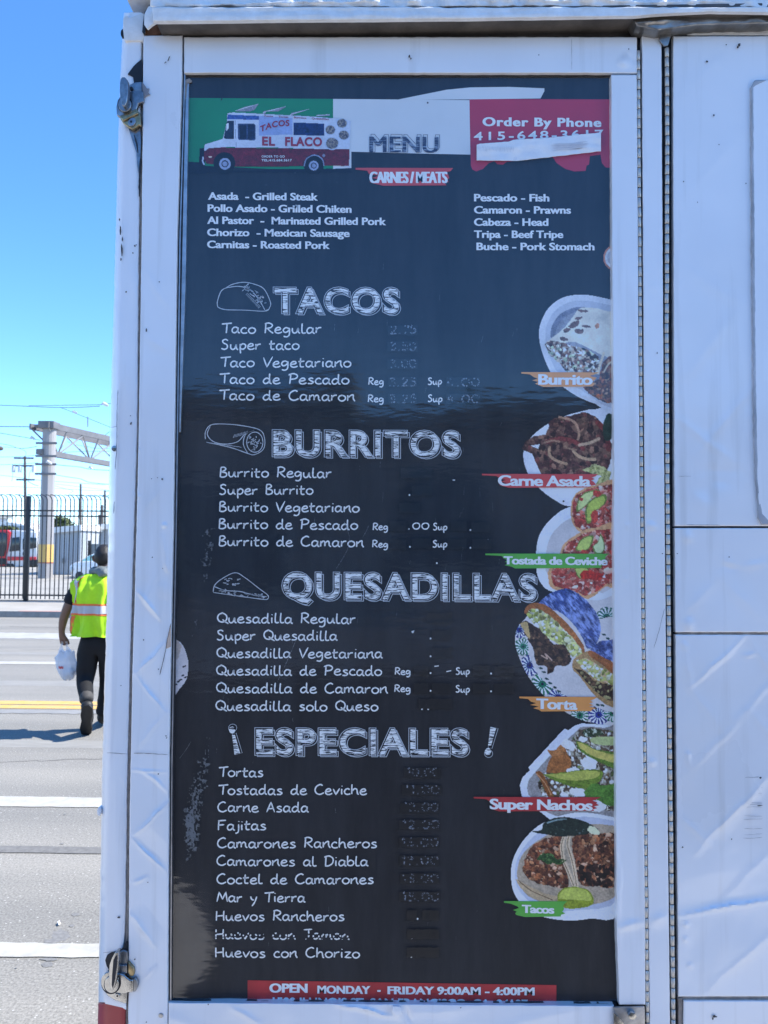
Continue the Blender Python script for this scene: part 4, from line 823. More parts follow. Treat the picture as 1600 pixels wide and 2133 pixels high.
# ================================================================== PRINTED PICTURES (colour per vertex on fine flat sheets)
class Canvas:
    def __init__(s, x0, y0, x1, y1, st=1.3):
        s.x = np.arange(x0, x1 + st, st); s.y = np.arange(y0, y1 + st, st); s.X, s.Y = np.meshgrid(s.x, s.y)
        s.c = np.zeros(s.X.shape + (3,)); s.m = np.zeros(s.X.shape, bool); s.sd = 1
    def inside(s, pts, wob=0.0, wl=8):
        X = s.X; Y = s.Y; s.sd += 3
        if wob: X = X + wob * 2 * (fnoise(s.X, s.Y, wl, s.sd, 2) - .5); Y = Y + wob * 2 * (fnoise(s.X, s.Y, wl, s.sd + 9, 2) - .5)
        r = np.zeros(X.shape, bool); n = len(pts)
        for i in range(n):
            xa, ya = pts[i]; xb, yb = pts[(i + 1) % n]
            if ya == yb: continue
            c = ((ya > Y) != (yb > Y)) & (X < (xb - xa) * (Y - ya) / (yb - ya) + xa); r ^= c
        return r
    def ell(s, cx, cy, rx, ry, rot=0, wob=0.0):
        c, q = math.cos(rot), math.sin(rot); dx, dy = s.X - cx, s.Y - cy; u = (dx * c + dy * q) / rx; v = (-dx * q + dy * c) / ry; d = np.hypot(u, v)
        if wob: s.sd += 3; d = d + wob * 2 * (fnoise(s.X, s.Y, max(3, rx * .5), s.sd, 2) - .5)
        return d
    def put(s, mask, col, var=0.0, wl=6, col2=None, thr=None, solid=True, vary=1.0, edge=0.0):
        s.sd += 5
        base = np.array(rgb(*col)); C = np.broadcast_to(base, s.c.shape).copy()
        if col2 is not None:
            n = fnoise(s.X * vary, s.Y, wl, s.sd, 4, .6); k = np.clip((n - (thr or .5)) / .12 + .5, 0, 1)[..., None]; C = C * (1 - k) + np.array(rgb(*col2)) * k
        if var: n = fnoise(s.X * vary, s.Y, wl * .7, s.sd + 2, 3, .6); C = C * (1 + var * 2 * (n - .5))[..., None]
        s.c[mask] = np.clip(C[mask], 0, 1)
        if solid: s.m |= mask
    def poly(s, pts, col, var=.15, wl=6, wob=1.0, **k):
        smooth = k.pop('smooth', True)
        if smooth and len(pts) > 4: pts = spline(list(pts) + [pts[0]], 4)
        s.put(s.inside(pts, wob, 8), col, var, wl, **k)
    def oval(s, cx, cy, rx, ry, col, rot=0, wob=.08, var=.15, wl=5, **k): s.put(s.ell(cx, cy, rx, ry, rot, wob) < 1, col, var, wl, **k)
    def stroke(s, pts, w, col, var=.2, wl=5, **k):
        pts = spline(pts, 5) if len(pts) > 2 else pts; d = np.full(s.X.shape, 1e9)
        for i in range(len(pts) - 1): d = np.minimum(d, segdist(s.X, s.Y, pts[i], pts[i + 1])[0])
        s.put(d < w / 2, col, var, wl, **k)
    def bits(s, region, n, cols, r0, r1, seed=1, elong=1.8):
        rr = random.Random(seed); idx = np.argwhere(region)
        if not len(idx): return
        for i in range(n):
            j = idx[rr.randrange(len(idx))]; cx, cy = s.x[j[1]], s.y[j[0]]; a = rr.uniform(r0, r1); b_ = a / rr.uniform(1, elong); th = rr.uniform(0, 3.14)
            sel = (np.abs(s.X - cx) < a * 1.5) & (np.abs(s.Y - cy) < a * 1.5) & (s.ell(cx, cy, a, b_, th) + .25 * (vnoise(s.X / 2.2, s.Y / 2.2, i) - .5) < 1) & region
            c = rr.choice(cols); f = rr.uniform(.75, 1.2); C = np.array(rgb(*[min(255, v * f) for v in c]))
            g = 1 + .25 * ((cy - s.Y[sel]) / a)[:, None]; s.c[sel] = np.clip(C * g, 0, 1)
    def shade(s, mask, f): s.c[mask] = np.clip(s.c[mask] * (f if np.isscalar(f) else f[mask][:, None]), 0, 1)
    def blur(s, n=2):
        w_ = s.m.astype(float)[..., None]
        for _ in range(n):
            num = np.zeros_like(s.c); den = np.zeros(s.c.shape[:2] + (1,))
            for dy in (-1, 0, 1):
                for dx in (-1, 0, 1):
                    k = (2 - abs(dy)) * (2 - abs(dx)); num += k * np.roll(s.c * w_, (dy, dx), (0, 1)); den += k * np.roll(w_, (dy, dx), (0, 1))
            s.c = np.where(den > 0, num / np.maximum(den, 1e-6), s.c)
    def build(s, name, layer=4):
        if 'picture' in name:
            lum = s.c.mean(-1, keepdims=True); k = 1.02 if name != 'truck_picture' else 1.0
            dark = np.clip(1 - lum[..., 0] / .5, 0, 1); g = 1 + (.14 + .9 * dark) * (vnoise(s.X / 1.9, s.Y / 1.9, 5) - .5) + (.10 + .8 * dark) * (fnoise(s.X, s.Y, 8, 15, 3) - .5) + .25 * (fnoise(s.X, s.Y, 60, 19, 2) - .5)
            s.c = np.clip((lum + (s.c - lum) * k) * g[..., None], 0, 1); s.c = np.clip((s.c ** 1.12) * (1.42 if k > 1 else 1.15), 0, .93)
        ny, nx = s.X.shape; idx = np.arange(ny * nx).reshape(ny, nx)
        mm = s.m[:-1, :-1] & s.m[1:, :-1] & s.m[1:, 1:] & s.m[:-1, 1:]
        q = np.stack([idx[:-1, :-1], idx[1:, :-1], idx[1:, 1:], idx[:-1, 1:]], -1)[mm]
        used = np.unique(q); re = np.full(ny * nx, -1, np.int32); re[used] = np.arange(len(used)); q = re[q]
        W = PA(s.X.ravel()[used], s.Y.ravel()[used], Lv(layer)); return fastmesh(name, W, q, M['print'], board, col=s.c.reshape(-1, 3)[used])
XE = 1290
# --- burrito plate
c = Canvas(1115, 605, XE, 860)
c.poly([(XE, 628), (1240, 616), (1205, 613), (1170, 620), (1143, 640), (1127, 668), (1122, 695), (1127, 728), (1143, 770), (1165, 800), (1200, 825), (1240, 842), (XE, 856)], (205, 205, 208), .05, 30, wob=0)
c.poly([(XE, 640), (1240, 629), (1205, 626), (1175, 634), (1152, 652), (1139, 678), (1136, 700), (1142, 735), (1165, 780), (1210, 812), (XE, 842)], (186, 187, 193), .05, 30, wob=0)
c.poly([(XE, 656), (1230, 642), (1200, 640), (1170, 652), (1153, 672), (1147, 695), (1152, 720), (1175, 760), (XE, 800)], (125, 127, 140), .12, 30, wob=.5)
c.poly([(XE, 660), (1230, 650), (1205, 648), (1178, 660), (1162, 680), (1158, 700), (1175, 750), (XE, 780)], (150, 150, 158), .1, 30, wob=.5)
c.poly([(1137, 715), (1141, 710), (1162, 694), (1180, 677), (1200, 650), (1212, 641), (1240, 642), (1262, 648), (XE, 660), (XE, 745), (1262, 742), (1245, 735), (1215, 720), (1190, 712), (1160, 722), (1145, 730)], (214, 207, 192), .16, 22)
for (x, y, a, b_, r_) in [(1174, 706, 9, 4, .3), (1196, 676, 14, 6, -.5), (1207, 690, 10, 5, 0), (1205, 663, 8, 3, -.2), (1180, 688, 8, 4, -.5), (1222, 680, 9, 2.5, .1), (1215, 648, 10, 3, .1)]: c.oval(x, y, a, b_, (120, 95, 88), r_, .35, .2)
c.oval(1244, 679, 5, 5, (190, 140, 110), 0, .4)
R1 = c.inside([(1136, 716), (1148, 709), (1165, 712), (1200, 722), (1225, 728), (1246, 742), (1252, 758), (1242, 780), (1185, 782), (1165, 756), (1142, 736)], 2)
c.put(R1, (120, 92, 82), .3, 6, col2=(185, 170, 150), thr=.55); c.bits(R1, 221, [(215, 205, 190), (90, 60, 50), (150, 115, 95), (232, 228, 215), (70, 45, 38), (180, 190, 160)], 1.6, 5, 3)
R2 = c.inside([(XE, 738), (1268, 742), (1254, 760), (1248, 790), (1215, 806), (1225, 820), (1260, 838), (XE, 842)], 2)
c.put(R2, (92, 55, 45), .35, 6, col2=(150, 90, 60), thr=.6); c.bits(R2, 153, [(120, 70, 50), (60, 35, 30), (170, 130, 100), (150, 90, 60)], 1.6, 5, 4)
c.stroke([(1258, 735), (1250, 760), (1246, 778)], 5, (215, 200, 175)); c.stroke([(XE, 748), (1270, 756), (1258, 775)], 3, (205, 190, 165))
c.m &= c.X < 1286; c.build('burrito_picture', 4)
# --- carne asada plate
c = Canvas(1082, 845, XE, 1062)
c.poly([(1089, 943), (1092, 968), (1105, 997), (1125, 1020), (1155, 1042), (1190, 1056), (XE, 1056), (XE, 860), (1240, 852), (1212, 856), (1160, 872), (1110, 905)], (214, 214, 218), .06, 30, wob=0)
c.m &= ~c.inside([(1080, 840), (1080, 905), (1110, 906), (1136, 882), (1178, 866), (1182, 858), (1240, 843), (1240, 840)], 0)
R1 = c.inside([(1086, 936), (1094, 918), (1112, 908), (1135, 906), (1144, 888), (1142, 880), (1155, 870), (1190, 866), (1216, 858), (1240, 866), (1262, 890), (1276, 930), (1272, 965), (1262, 985), (1180, 996), (1128, 988), (1116, 962), (1108, 944)], 2)
c.put(R1, (84, 52, 48), .35, 14, col2=(118, 86, 72), thr=.55); c.bits(R1, 272, [(70, 42, 40), (105, 72, 60), (60, 36, 34), (132, 98, 80), (120, 70, 62)], 2, 8, 7)
for a, w_, cc in [([(1140, 920), (1170, 914), (1200, 922), (1215, 935)], 9, (128, 62, 58)), ([(1245, 880), (1262, 900), (1268, 935)], 11, (118, 54, 50)), ([(1165, 868), (1195, 878), (1206, 900), (1204, 915)], 5, (176, 138, 112)), ([(1207, 927), (1230, 922), (1248, 914)], 6, (190, 160, 132)),
                ([(1145, 932), (1145, 948), (1160, 960), (1180, 966)], 6, (176, 142, 112)), ([(1195, 940), (1205, 950), (1222, 956), (1240, 957)], 6, (186, 154, 122)), ([(1134, 922), (1150, 918), (1165, 920)], 4, (165, 128, 104)), ([(1222, 875), (1222, 888), (1212, 905)], 6, (100, 72, 60)), ([(1176, 930), (1188, 935), (1200, 937)], 4, (150, 118, 95))]:
    c.stroke(a, w_, cc)
c.poly([(1111, 907), (1122, 895), (1141, 883), (1142, 892), (1136, 906), (1124, 905)], (224, 226, 230), .04, smooth=False); c.poly([(1106, 928), (1125, 925), (1121, 935)], (214, 214, 220), .04, smooth=False)
R3 = c.inside([(1212, 978), (1240, 968), (1262, 972), (1272, 985), (1270, 1008), (1240, 1010), (1250, 992)], 3); c.put(R3, (190, 185, 130), .3, 5, col2=(140, 140, 80), thr=.55); c.m |= R3
c.oval(1268, 890, 12, 30, (40, 62, 48), .1, .1)
c.m &= (c.X < 1286); c.build('carne_asada_picture', 3)
# --- tostadas
c = Canvas(1110, 995, XE, 1262)
c.poly([(XE, 1040), (1190, 1054), (1150, 1078), (1126, 1108), (1117, 1140), (1117, 1190), (1128, 1218), (1152, 1234), (1230, 1252), (XE, 1252)], (216, 218, 226), .05, 30, wob=0)
c.poly([(XE, 1060), (1200, 1075), (1160, 1100), (1142, 1130), (1138, 1165), (1146, 1200), (1240, 1230), (XE, 1230)], (196, 190, 188), .06, 30, wob=0)
c.poly([(1230, 1250), (1262, 1232), (XE, 1215), (XE, 1254)], (222, 222, 228), .04, 20, wob=0)
for pts, sd in (([(1189, 1052), (1198, 1030), (1220, 1016), (1240, 1010), (XE, 1002), (XE, 1100), (1262, 1108), (1240, 1112), (1215, 1112), (1196, 1095), (1189, 1075)], 11),
                ([(1168, 1145), (1176, 1130), (1195, 1118), (1215, 1105), (1245, 1098), (XE, 1095), (XE, 1215), (1262, 1222), (1240, 1240), (1220, 1247), (1190, 1236), (1150, 1226), (1142, 1205), (1144, 1186), (1160, 1170)], 12)):
    q = c.inside(spline(pts + [pts[0]], 4), 1.5); c.put(q, (206, 160, 118), .2, 10)
    q2 = q & c.inside([(1230 + (x - 1230) * .93, (1060 if sd == 11 else 1175) + (y - (1060 if sd == 11 else 1175)) * .92) for x, y in pts], 2)
    c.put(q2, (168, 76, 66), .3, 8, col2=(205, 165, 150), thr=.6); c.bits(q2, 204, [(176, 72, 60), (206, 160, 146), (150, 66, 56), (196, 110, 95), (222, 196, 184), (190, 134, 116), (140, 58, 50), (160, 84, 70)], 2, 8, sd, 2.6)
for pts, cc in (([(1200, 1066), (1203, 1045), (1215, 1028), (1240, 1020), (1250, 1022), (1236, 1032), (1224, 1050), (1206, 1065)], (198, 204, 140)), ([(1222, 1090), (1219, 1066), (1226, 1046), (1242, 1034), (1262, 1030), (1262, 1046), (1250, 1058), (1234, 1070), (1230, 1088)], (176, 186, 92)),
                ([(1200, 1140), (1212, 1122), (1235, 1115), (1232, 1135), (1222, 1146), (1202, 1148)], (186, 196, 110)), ([(1234, 1138), (1246, 1128), (1252, 1112), (1260, 1135), (1256, 1152), (1240, 1153)], (196, 208, 160)), ([(1196, 1183), (1225, 1183), (1222, 1200), (1212, 1206), (1203, 1200)], (180, 190, 110))):
    c.poly(pts, (112, 130, 62), .1); c.poly([(sum(p[0] for p in pts) / len(pts) + (x - sum(p[0] for p in pts) / len(pts)) * .84, sum(p[1] for p in pts) / len(pts) + (y - sum(p[1] for p in pts) / len(pts)) * .84) for x, y in pts], cc, .15, 8)
for x, y, a, b_ in [(1211, 1040, 4, 4), (1243, 1028, 9, 6), (1238, 1072, 8, 9), (1240, 1084, 5, 8), (1218, 1150, 9, 4)]: c.oval(x, y, a, b_, (188, 74, 62), .3, .3)
c.poly([(1215, 1188), (1235, 1190), (1226, 1204), (1212, 1206), (1208, 1196)], (182, 56, 44), .2); c.poly([(1225, 1190), (1260, 1195), (1250, 1210), (1222, 1206)], (176, 54, 44), .2)
c.m &= (c.X < 1286); c.build('tostada_picture', 4)
# --- torta
c = Canvas(1064, 1218, XE, 1516)
OUT = [(1080, 1302), (1073, 1320), (1073, 1345), (1085, 1380), (1100, 1410), (1128, 1445), (1160, 1472), (1200, 1496), (1240, 1507), (XE, 1508), (XE, 1262), (1245, 1250), (1180, 1250), (1120, 1265)]
c.poly(OUT, (205, 200, 198), .05, 20, wob=0); rim = c.inside(spline(OUT + [OUT[0]], 4)) & ~c.inside(spline([(1104, 1310), (1100, 1345), (1112, 1390), (1140, 1425), (1180, 1450), (1230, 1468), (XE, 1472), (XE, 1300), (1240, 1290), (1180, 1280), (1120, 1280), (1104, 1310)], 4))
def rosette(cx, cy, r_, col, sd):
    d = np.hypot(c.X - cx, c.Y - cy); th = np.arctan2(c.Y - cy, c.X - cx) + sd
    pet = (d < r_) & (d > r_ * .42) & (np.cos(th * 14) > -0.1); c.put((d < r_ * 1.0) & rim, (222, 222, 222), .04); c.put((pet | (d < r_ * .42)) & (d < r_ * (.78 + .22 * np.abs(np.cos(th * 7)))) & rim, col, .12)
    c.put((d < r_ * .14) & rim, (16, 26, 60), 0); ring = (np.abs(d - r_ * 1.05) < 1.3) & rim; c.put(ring & (np.cos(th * 12) > -.3), col, .1)
    c.put((d < r_ * .6) & (d > r_ * .36) & (np.cos(th * 14) < -.2) & rim, (200, 215, 215), .02)
for a in [(1082, 1312, 15, (36, 50, 120)), (1090, 1347, 17, (22, 110, 84)), (1104, 1386, 20, (38, 52, 122)), (1130, 1425, 22, (22, 112, 86)), (1162, 1452, 18, (40, 54, 124)), (1208, 1490, 18, (22, 112, 84)), (1247, 1489, 20, (38, 52, 126)), (1276, 1486, 16, (24, 116, 88)), (1264, 1286, 20, (24, 100, 84))]: rosette(*a[:4], a[0])
for x, y in [(1127, 1392), (1133, 1400), (1139, 1414), (1146, 1423), (1156, 1432), (1164, 1440), (1245, 1468), (1255, 1469), (1240, 1475), (1258, 1322), (1266, 1330)]: c.oval(x, y, 4.5, 2.2, (34, 72, 70), .3, .1)
foilm = c.inside(spline([(1120, 1258), (1135, 1242), (1158, 1230), (1182, 1226), (1205, 1236), (1232, 1262), (1248, 1290), (1251, 1318), (1242, 1342), (1224, 1352), (1214, 1330), (1196, 1302), (1170, 1278), (1140, 1266), (1120, 1258)], 4), 1)
def foil(mask, sd):
    a_ = c.X * .62 + c.Y * .78; b_ = c.X * .78 - c.Y * .62; a_ = a_ + 8 * fnoise(c.X, c.Y, 16, sd + 40, 2); n = .65 * fnoise(a_ * .3, b_, 3.6, sd, 3, .65) + .35 * fnoise(a_, b_ * .6, 12, sd + 8, 3); rid = 1 - np.abs(2 * n - 1); k = np.clip((n - .42) / .22, 0, 1)[..., None]
    C = np.array(rgb(62, 78, 128)) * (1 - k) + np.array(rgb(150, 166, 214)) * k; C = C * (0.6 + .7 * fnoise(c.X, c.Y, 30, sd + 3, 2))[..., None]; c.c[mask] = np.clip(C[mask], 0, 1); c.m |= mask
foil(foilm, 3)
c.poly([(1092, 1278), (1096, 1264), (1112, 1255), (1135, 1260), (1160, 1278), (1190, 1308), (1212, 1338), (1218, 1358), (1208, 1366), (1190, 1345), (1160, 1315), (1128, 1290), (1104, 1284)], (166, 106, 62), .25, 9)
R1 = c.inside(spline([(1096, 1280), (1108, 1268), (1130, 1272), (1160, 1295), (1192, 1328), (1212, 1356), (1204, 1368), (1186, 1362), (1170, 1345), (1150, 1335), (1130, 1318), (1110, 1296), (1096, 1280)], 4), 2)
c.put(R1, (188, 184, 120), .25, 8, col2=(226, 222, 190), thr=.55); c.bits(R1, 153, [(222, 220, 180), (160, 165, 90), (238, 234, 210), (196, 198, 130), (150, 150, 92)], 2, 7, 15)
R2 = c.inside(spline([(1083, 1298), (1100, 1295), (1120, 1306), (1135, 1322), (1155, 1342), (1176, 1345), (1192, 1372), (1180, 1386), (1158, 1388), (1152, 1400), (1142, 1404), (1138, 1388), (1118, 1382), (1110, 1350), (1096, 1325), (1083, 1298)], 4), 3)
c.put(R2, (64, 46, 40), .4, 9, col2=(98, 74, 58), thr=.6); c.bits(R2, 153, [(58, 40, 36), (88, 64, 50), (46, 32, 30), (112, 86, 64)], 2, 6, 16)
c.poly([(1083, 1298), (1098, 1296), (1102, 1312), (1104, 1330), (1096, 1322)], (186, 160, 112), .2)
c.stroke([(1128, 1365), (1140, 1372), (1136, 1362), (1150, 1376)], 2.5, (190, 160, 140))
c.poly([(1196, 1372), (1212, 1362), (1228, 1356), (1250, 1368), (XE, 1398), (XE, 1470), (1268, 1470), (1240, 1450), (1210, 1412), (1192, 1392)], (170, 138, 96), .2)
c.poly([(1225, 1354), (1250, 1362), (XE, 1392), (XE, 1412), (1255, 1385), (1228, 1366)], (160, 100, 60), .2)
R4 = c.inside([(1200, 1376), (1220, 1370), (1245, 1385), (XE, 1412), (XE, 1432), (1240, 1415), (1215, 1395)], 2); c.put(R4, (190, 188, 120), .25, 7, col2=(216, 180, 150), thr=.6); c.bits(R4, 68, [(222, 220, 180), (160, 165, 90), (238, 234, 210)], 2, 5, 18)
R5 = c.inside([(1194, 1390), (1215, 1398), (1240, 1418), (XE, 1432), (XE, 1462), (1262, 1458), (1240, 1440), (1212, 1410)], 2); c.put(R5, (58, 42, 38), .4, 8, col2=(90, 68, 54), thr=.6); c.bits(R5, 68, [(58, 40, 36), (96, 74, 58), (150, 140, 100)], 2, 5, 19)
fm = c.inside([(1228, 1352), (1250, 1336), (XE, 1330), (XE, 1382), (1262, 1372)], 1); foil(fm, 8)
c.m &= (c.X < 1288); c.build('torta_picture', 5)
# --- nachos
c = Canvas(1075, 1500, XE, 1715)
c.poly([(1176, 1516), (1184, 1520), (1198, 1510), (1212, 1506), (1262, 1509), (XE, 1516), (XE, 1712), (1150, 1712), (1100, 1672), (1086, 1658), (1082, 1636), (1088, 1618), (1103, 1604), (1100, 1598), (1140, 1555)], (208, 210, 216), .05, 20, wob=.3, smooth=False)
c.poly([(1200, 1524), (1215, 1514), (1260, 1516), (XE, 1522), (XE, 1700), (1160, 1700), (1112, 1665), (1100, 1652), (1100, 1630), (1112, 1612), (1150, 1570)], (150, 145, 142), .2, 20, wob=.5)
R1 = c.inside([(1205, 1520), (1230, 1515), (XE, 1525), (XE, 1690), (1180, 1680), (1130, 1660), (1120, 1630), (1150, 1590), (1180, 1560)], 2)
c.put(R1, (96, 80, 66), .4, 7, col2=(170, 165, 150), thr=.58); c.bits(R1, 442, [(225, 224, 216), (80, 60, 48), (120, 96, 70), (200, 196, 180), (60, 48, 40), (236, 235, 230), (110, 120, 70)], 1.6, 5.5, 21)
c.poly([(1138, 1608), (1142, 1590), (1155, 1565), (1168, 1552), (1178, 1560), (1184, 1575), (1190, 1590), (1180, 1612), (1160, 1612)], (160, 104, 60), .3, 12); c.poly([(1140, 1562), (1158, 1562), (1170, 1550), (1180, 1545), (1172, 1570), (1150, 1575)], (176, 120, 74), .25)
c.poly([(1115, 1608), (1130, 1610), (1150, 1650), (1152, 1664), (1142, 1660), (1128, 1630)], (136, 84, 44), .25); c.stroke([(1118, 1612), (1136, 1632), (1148, 1655)], 2.5, (190, 140, 100))
for x, y, a, b_, r_ in [(1185, 1552, 16, 10, .5), (1228, 1590, 18, 13, .4), (1194, 1605, 14, 6, 0), (1205, 1650, 20, 9, .2), (1245, 1678, 20, 14, 0), (1215, 1540, 9, 6, 0), (1175, 1656, 8, 6, .4)]: c.oval(x, y, a, b_, (222, 220, 216), r_, .25, .1)
c.poly([(1130, 1613), (1165, 1610), (1205, 1604), (1245, 1603), (1256, 1610), (1250, 1625), (1230, 1640), (1205, 1642), (1165, 1630)], (112, 132, 52), .15, 10); c.poly([(1134, 1613), (1165, 1612), (1205, 1606), (1244, 1606), (1250, 1611), (1240, 1620), (1205, 1626), (1165, 1622)], (178, 178, 92), .15, 12)
c.poly([(1200, 1544), (1215, 1546), (1240, 1560), (XE, 1572), (XE, 1602), (1262, 1594), (1230, 1578), (1206, 1562)], (102, 128, 52), .15, 10); c.poly([(1203, 1546), (1216, 1549), (1240, 1562), (XE, 1576), (XE, 1590), (1258, 1583), (1230, 1572), (1208, 1558)], (196, 184, 104), .2, 12)
c.poly([(1216, 1650), (1236, 1632), (1258, 1636), (XE, 1634), (XE, 1672), (1266, 1678), (1248, 1668), (1222, 1660)], (88, 128, 54), .25, 8); c.poly([(1228, 1538), (1250, 1534), (XE, 1536), (XE, 1552), (1240, 1550)], (176, 184, 130), .2, 6)
gl = c.inside([(1212, 1525), (1225, 1516), (1252, 1520), (1258, 1530), (1235, 1535), (1216, 1536)], 2); c.put(gl, (52, 66, 46), .4, 5, col2=(190, 196, 180), thr=.6)
c.m &= (c.X < 1288); c.build('nachos_picture', 6)
# --- tacos plate
c = Canvas(1058, 1686, XE, 1924)
OT = [(XE, 1704), (1240, 1694), (1200, 1692), (1162, 1700), (1120, 1720), (1088, 1752), (1068, 1790), (1064, 1825), (1070, 1860), (1092, 1890), (1130, 1910), (1180, 1918), (1230, 1914), (XE, 1898)]
c.poly(OT, (218, 220, 230), .04, 30, wob=0)
c.poly([(XE, 1712), (1240, 1703), (1205, 1702), (1165, 1712), (1125, 1732), (1095, 1760), (1076, 1795), (1073, 1828), (1082, 1856), (1110, 1882), (1150, 1895), (1200, 1896), (XE, 1870)], (186, 190, 202), .06, 30, wob=.3)
c.poly([(XE, 1722), (1240, 1716), (1180, 1722), (1130, 1745), (1092, 1775), (1078, 1808), (1080, 1838), (1100, 1866), (1150, 1886), (1200, 1888), (XE, 1858)], (172, 156, 136), .15, 18, wob=.5)
R1 = c.inside(spline([(1092, 1800), (1100, 1775), (1120, 1755), (1150, 1742), (1172, 1742), (1176, 1790), (1184, 1830), (1180, 1850), (1140, 1845), (1108, 1835), (1090, 1815), (1092, 1800)], 4), 3)
R2 = c.inside(spline([(1192, 1745), (1215, 1735), (1250, 1738), (XE, 1745), (XE, 1842), (1240, 1845), (1210, 1842), (1198, 1800), (1192, 1745)], 4), 3)
for q, sd in ((R1, 31), (R2, 32)):
    c.put(q, (92, 56, 42), .4, 8, col2=(140, 96, 70), thr=.6); c.bits(q, 255, [(122, 72, 50), (66, 40, 32), (170, 122, 88), (190, 156, 130), (150, 94, 62), (84, 50, 40), (108, 66, 50), (136, 84, 60)], 1.8, 7, sd, 2.4)
c.bits(R2 & (c.Y > 1800), 60, [(36, 24, 24), (52, 34, 30)], 3, 7, 33)
c.poly([(1074, 1830), (1100, 1845), (1140, 1862), (1180, 1872), (1150, 1884), (1110, 1870), (1085, 1850)], (186, 164, 132), .15); c.stroke([(1080, 1834), (1108, 1856), (1150, 1874)], 2, (120, 96, 70))
for pts in ([(1176, 1742), (1171, 1760), (1174, 1790), (1184, 1815), (1196, 1845)], [(1186, 1742), (1183, 1760), (1192, 1790), (1198, 1820), (1202, 1845)]): c.stroke(pts, 8, (206, 186, 158)); c.stroke([(x - 1, y) for x, y in pts], 1.4, (120, 90, 62))
R6 = c.inside([(1118, 1790), (1130, 1775), (1150, 1778), (1162, 1790), (1176, 1792), (1165, 1800), (1140, 1800)], 4); c.put(R6, (44, 74, 40), .5, 4, col2=(90, 120, 70), thr=.6)
c.stroke([(1150, 1795), (1165, 1800), (1178, 1792)], 3, (60, 96, 50))
c.poly([(1104, 1732), (1128, 1728), (1134, 1712), (1160, 1703), (1190, 1703), (1220, 1712), (1243, 1724), (1242, 1732), (1205, 1740), (1160, 1742), (1136, 1738)], (34, 48, 42), .2, 12); c.stroke([(1140, 1714), (1160, 1708), (1180, 1706)], 3, (126, 146, 146)); c.bits(c.inside([(1136, 1715), (1235, 1720), (1235, 1738), (1140, 1738)]), 14, [(80, 96, 92)], 1, 3, 34, 4)
c.oval(1236, 1730, 13, 7, (214, 214, 180), .3, .4); c.poly([(1161, 1876), (1162, 1862), (1175, 1850), (1198, 1847), (1222, 1852), (1233, 1864), (1236, 1882), (1215, 1891), (1180, 1892), (1162, 1884)], (138, 148, 52), .15); c.poly([(1163, 1872), (1166, 1861), (1178, 1852), (1198, 1849), (1220, 1854), (1230, 1865), (1229, 1876), (1195, 1874)], (184, 190, 96), .2, 5)
c.m &= (c.X < 1288); c.build('tacos_picture', 7)
# --- half plate at the left edge, small plate at the right edge
c = Canvas(352, 1325, 400, 1446)
c.poly([(352, 1328), (372, 1334), (385, 1350), (393, 1378), (392, 1402), (388, 1418), (376, 1434), (352, 1455)], (198, 190, 188), .06, 20, wob=0); c.put(c.inside([(340, 1330), (372, 1334), (380, 1345), (366, 1385), (360, 1400), (340, 1390)], 3) & c.m, (180, 164, 152), .2, 12)
for x, y in [(384, 1388), (381, 1407), (371, 1420), (386, 1411), (366, 1426), (376, 1416)]: c.oval(x, y, 4, 1.6, (40, 38, 44), -.4, .3)
c.build('plate_edge_picture', 3)
c = Canvas(1252, 505, XE, 566)
c.oval(1278, 537, 22, 26, (186, 128, 104), 0, .02); c.oval(1279, 537, 18.5, 22, (200, 200, 200), 0, .03); c.oval(1278, 537, 13, 16, (170, 172, 178), 0, .1); c.build('plate_edge_picture', 3)
# --- chalky smears on the plastic, as thin flecks
c = Canvas(352, 1100, 470, 2060, 1.6)
n1 = fnoise(c.X, c.Y, 22, 77, 5, .62); n2 = np.clip(fnoise(c.X * 1.6, c.Y * 1.2, 5, 78, 3, .7) * 2.6 - .9, 0, 1.4)
cen = np.interp(c.Y, [1100, 1180, 1240, 1330, 1560, 1620, 1680, 1740, 1900, 2060], [438, 430, 420, 400, 432, 418, 404, 402, 372, 365]); wdt = np.interp(c.Y, [1100, 1160, 1260, 1400, 1540, 1590, 1650, 1700, 1760, 1850, 2060], [16, 14, 9, 14, 10, 16, 20, 22, 16, 12, 14])
g = np.exp(-((c.X - cen + 16 * (fnoise(c.X, c.Y, 18, 70, 2) - .5)) / wdt) ** 2) * np.interp(c.Y, [1100, 1150, 1260, 1300, 1420, 1560, 1600, 1740, 1800, 1850], [.8, .7, .25, .35, .2, .4, .9, 1, .35, .0])
v = g * n1 * (.35 + n2); mk_ = v > .17; lum = np.clip((v - .17) * 1.0, .02, .18); c.c[...] = lum[..., None] * np.array([.9, .95, 1.0]); c.m = mk_; c.build('chalky_smear', 12)

# ================================================================== picture of the truck printed on the menu
c = Canvas(386, 205, 742, 362, 1.0)
def tq(x, y): return (380 + x / 4.0, 180 + y / 4.0)        # from an enlargement of that corner
def tp(l): return [tq(*p) for p in l]
c.poly(tp([(45, 625), (140, 632), (180, 640), (200, 800), (45, 800)]), (18, 26, 44), .3, 6, smooth=False)
c.poly(tp([(140, 515), (190, 510), (190, 660), (440, 700), (1000, 690), (1400, 680), (1420, 720), (140, 720)]), (10, 16, 34), .2, 8, smooth=False)
c.poly(tp([(375, 222), (420, 215), (640, 225), (1100, 250), (1330, 270), (1405, 285), (1395, 525), (1200, 525), (800, 512), (440, 508), (330, 508), (185, 540), (180, 500), (190, 480), (335, 435), (370, 290), (370, 250)]), (206, 212, 224), .05, 20, smooth=False, wob=0)
c.poly(tp([(380, 235), (640, 245), (640, 280), (370, 272)]), (66, 96, 160), .1, 10, smooth=False, wob=0)
c.poly(tp([(640, 245), (920, 262), (920, 400), (640, 410)]), (160, 176, 214), .08, 10, smooth=False, wob=0)
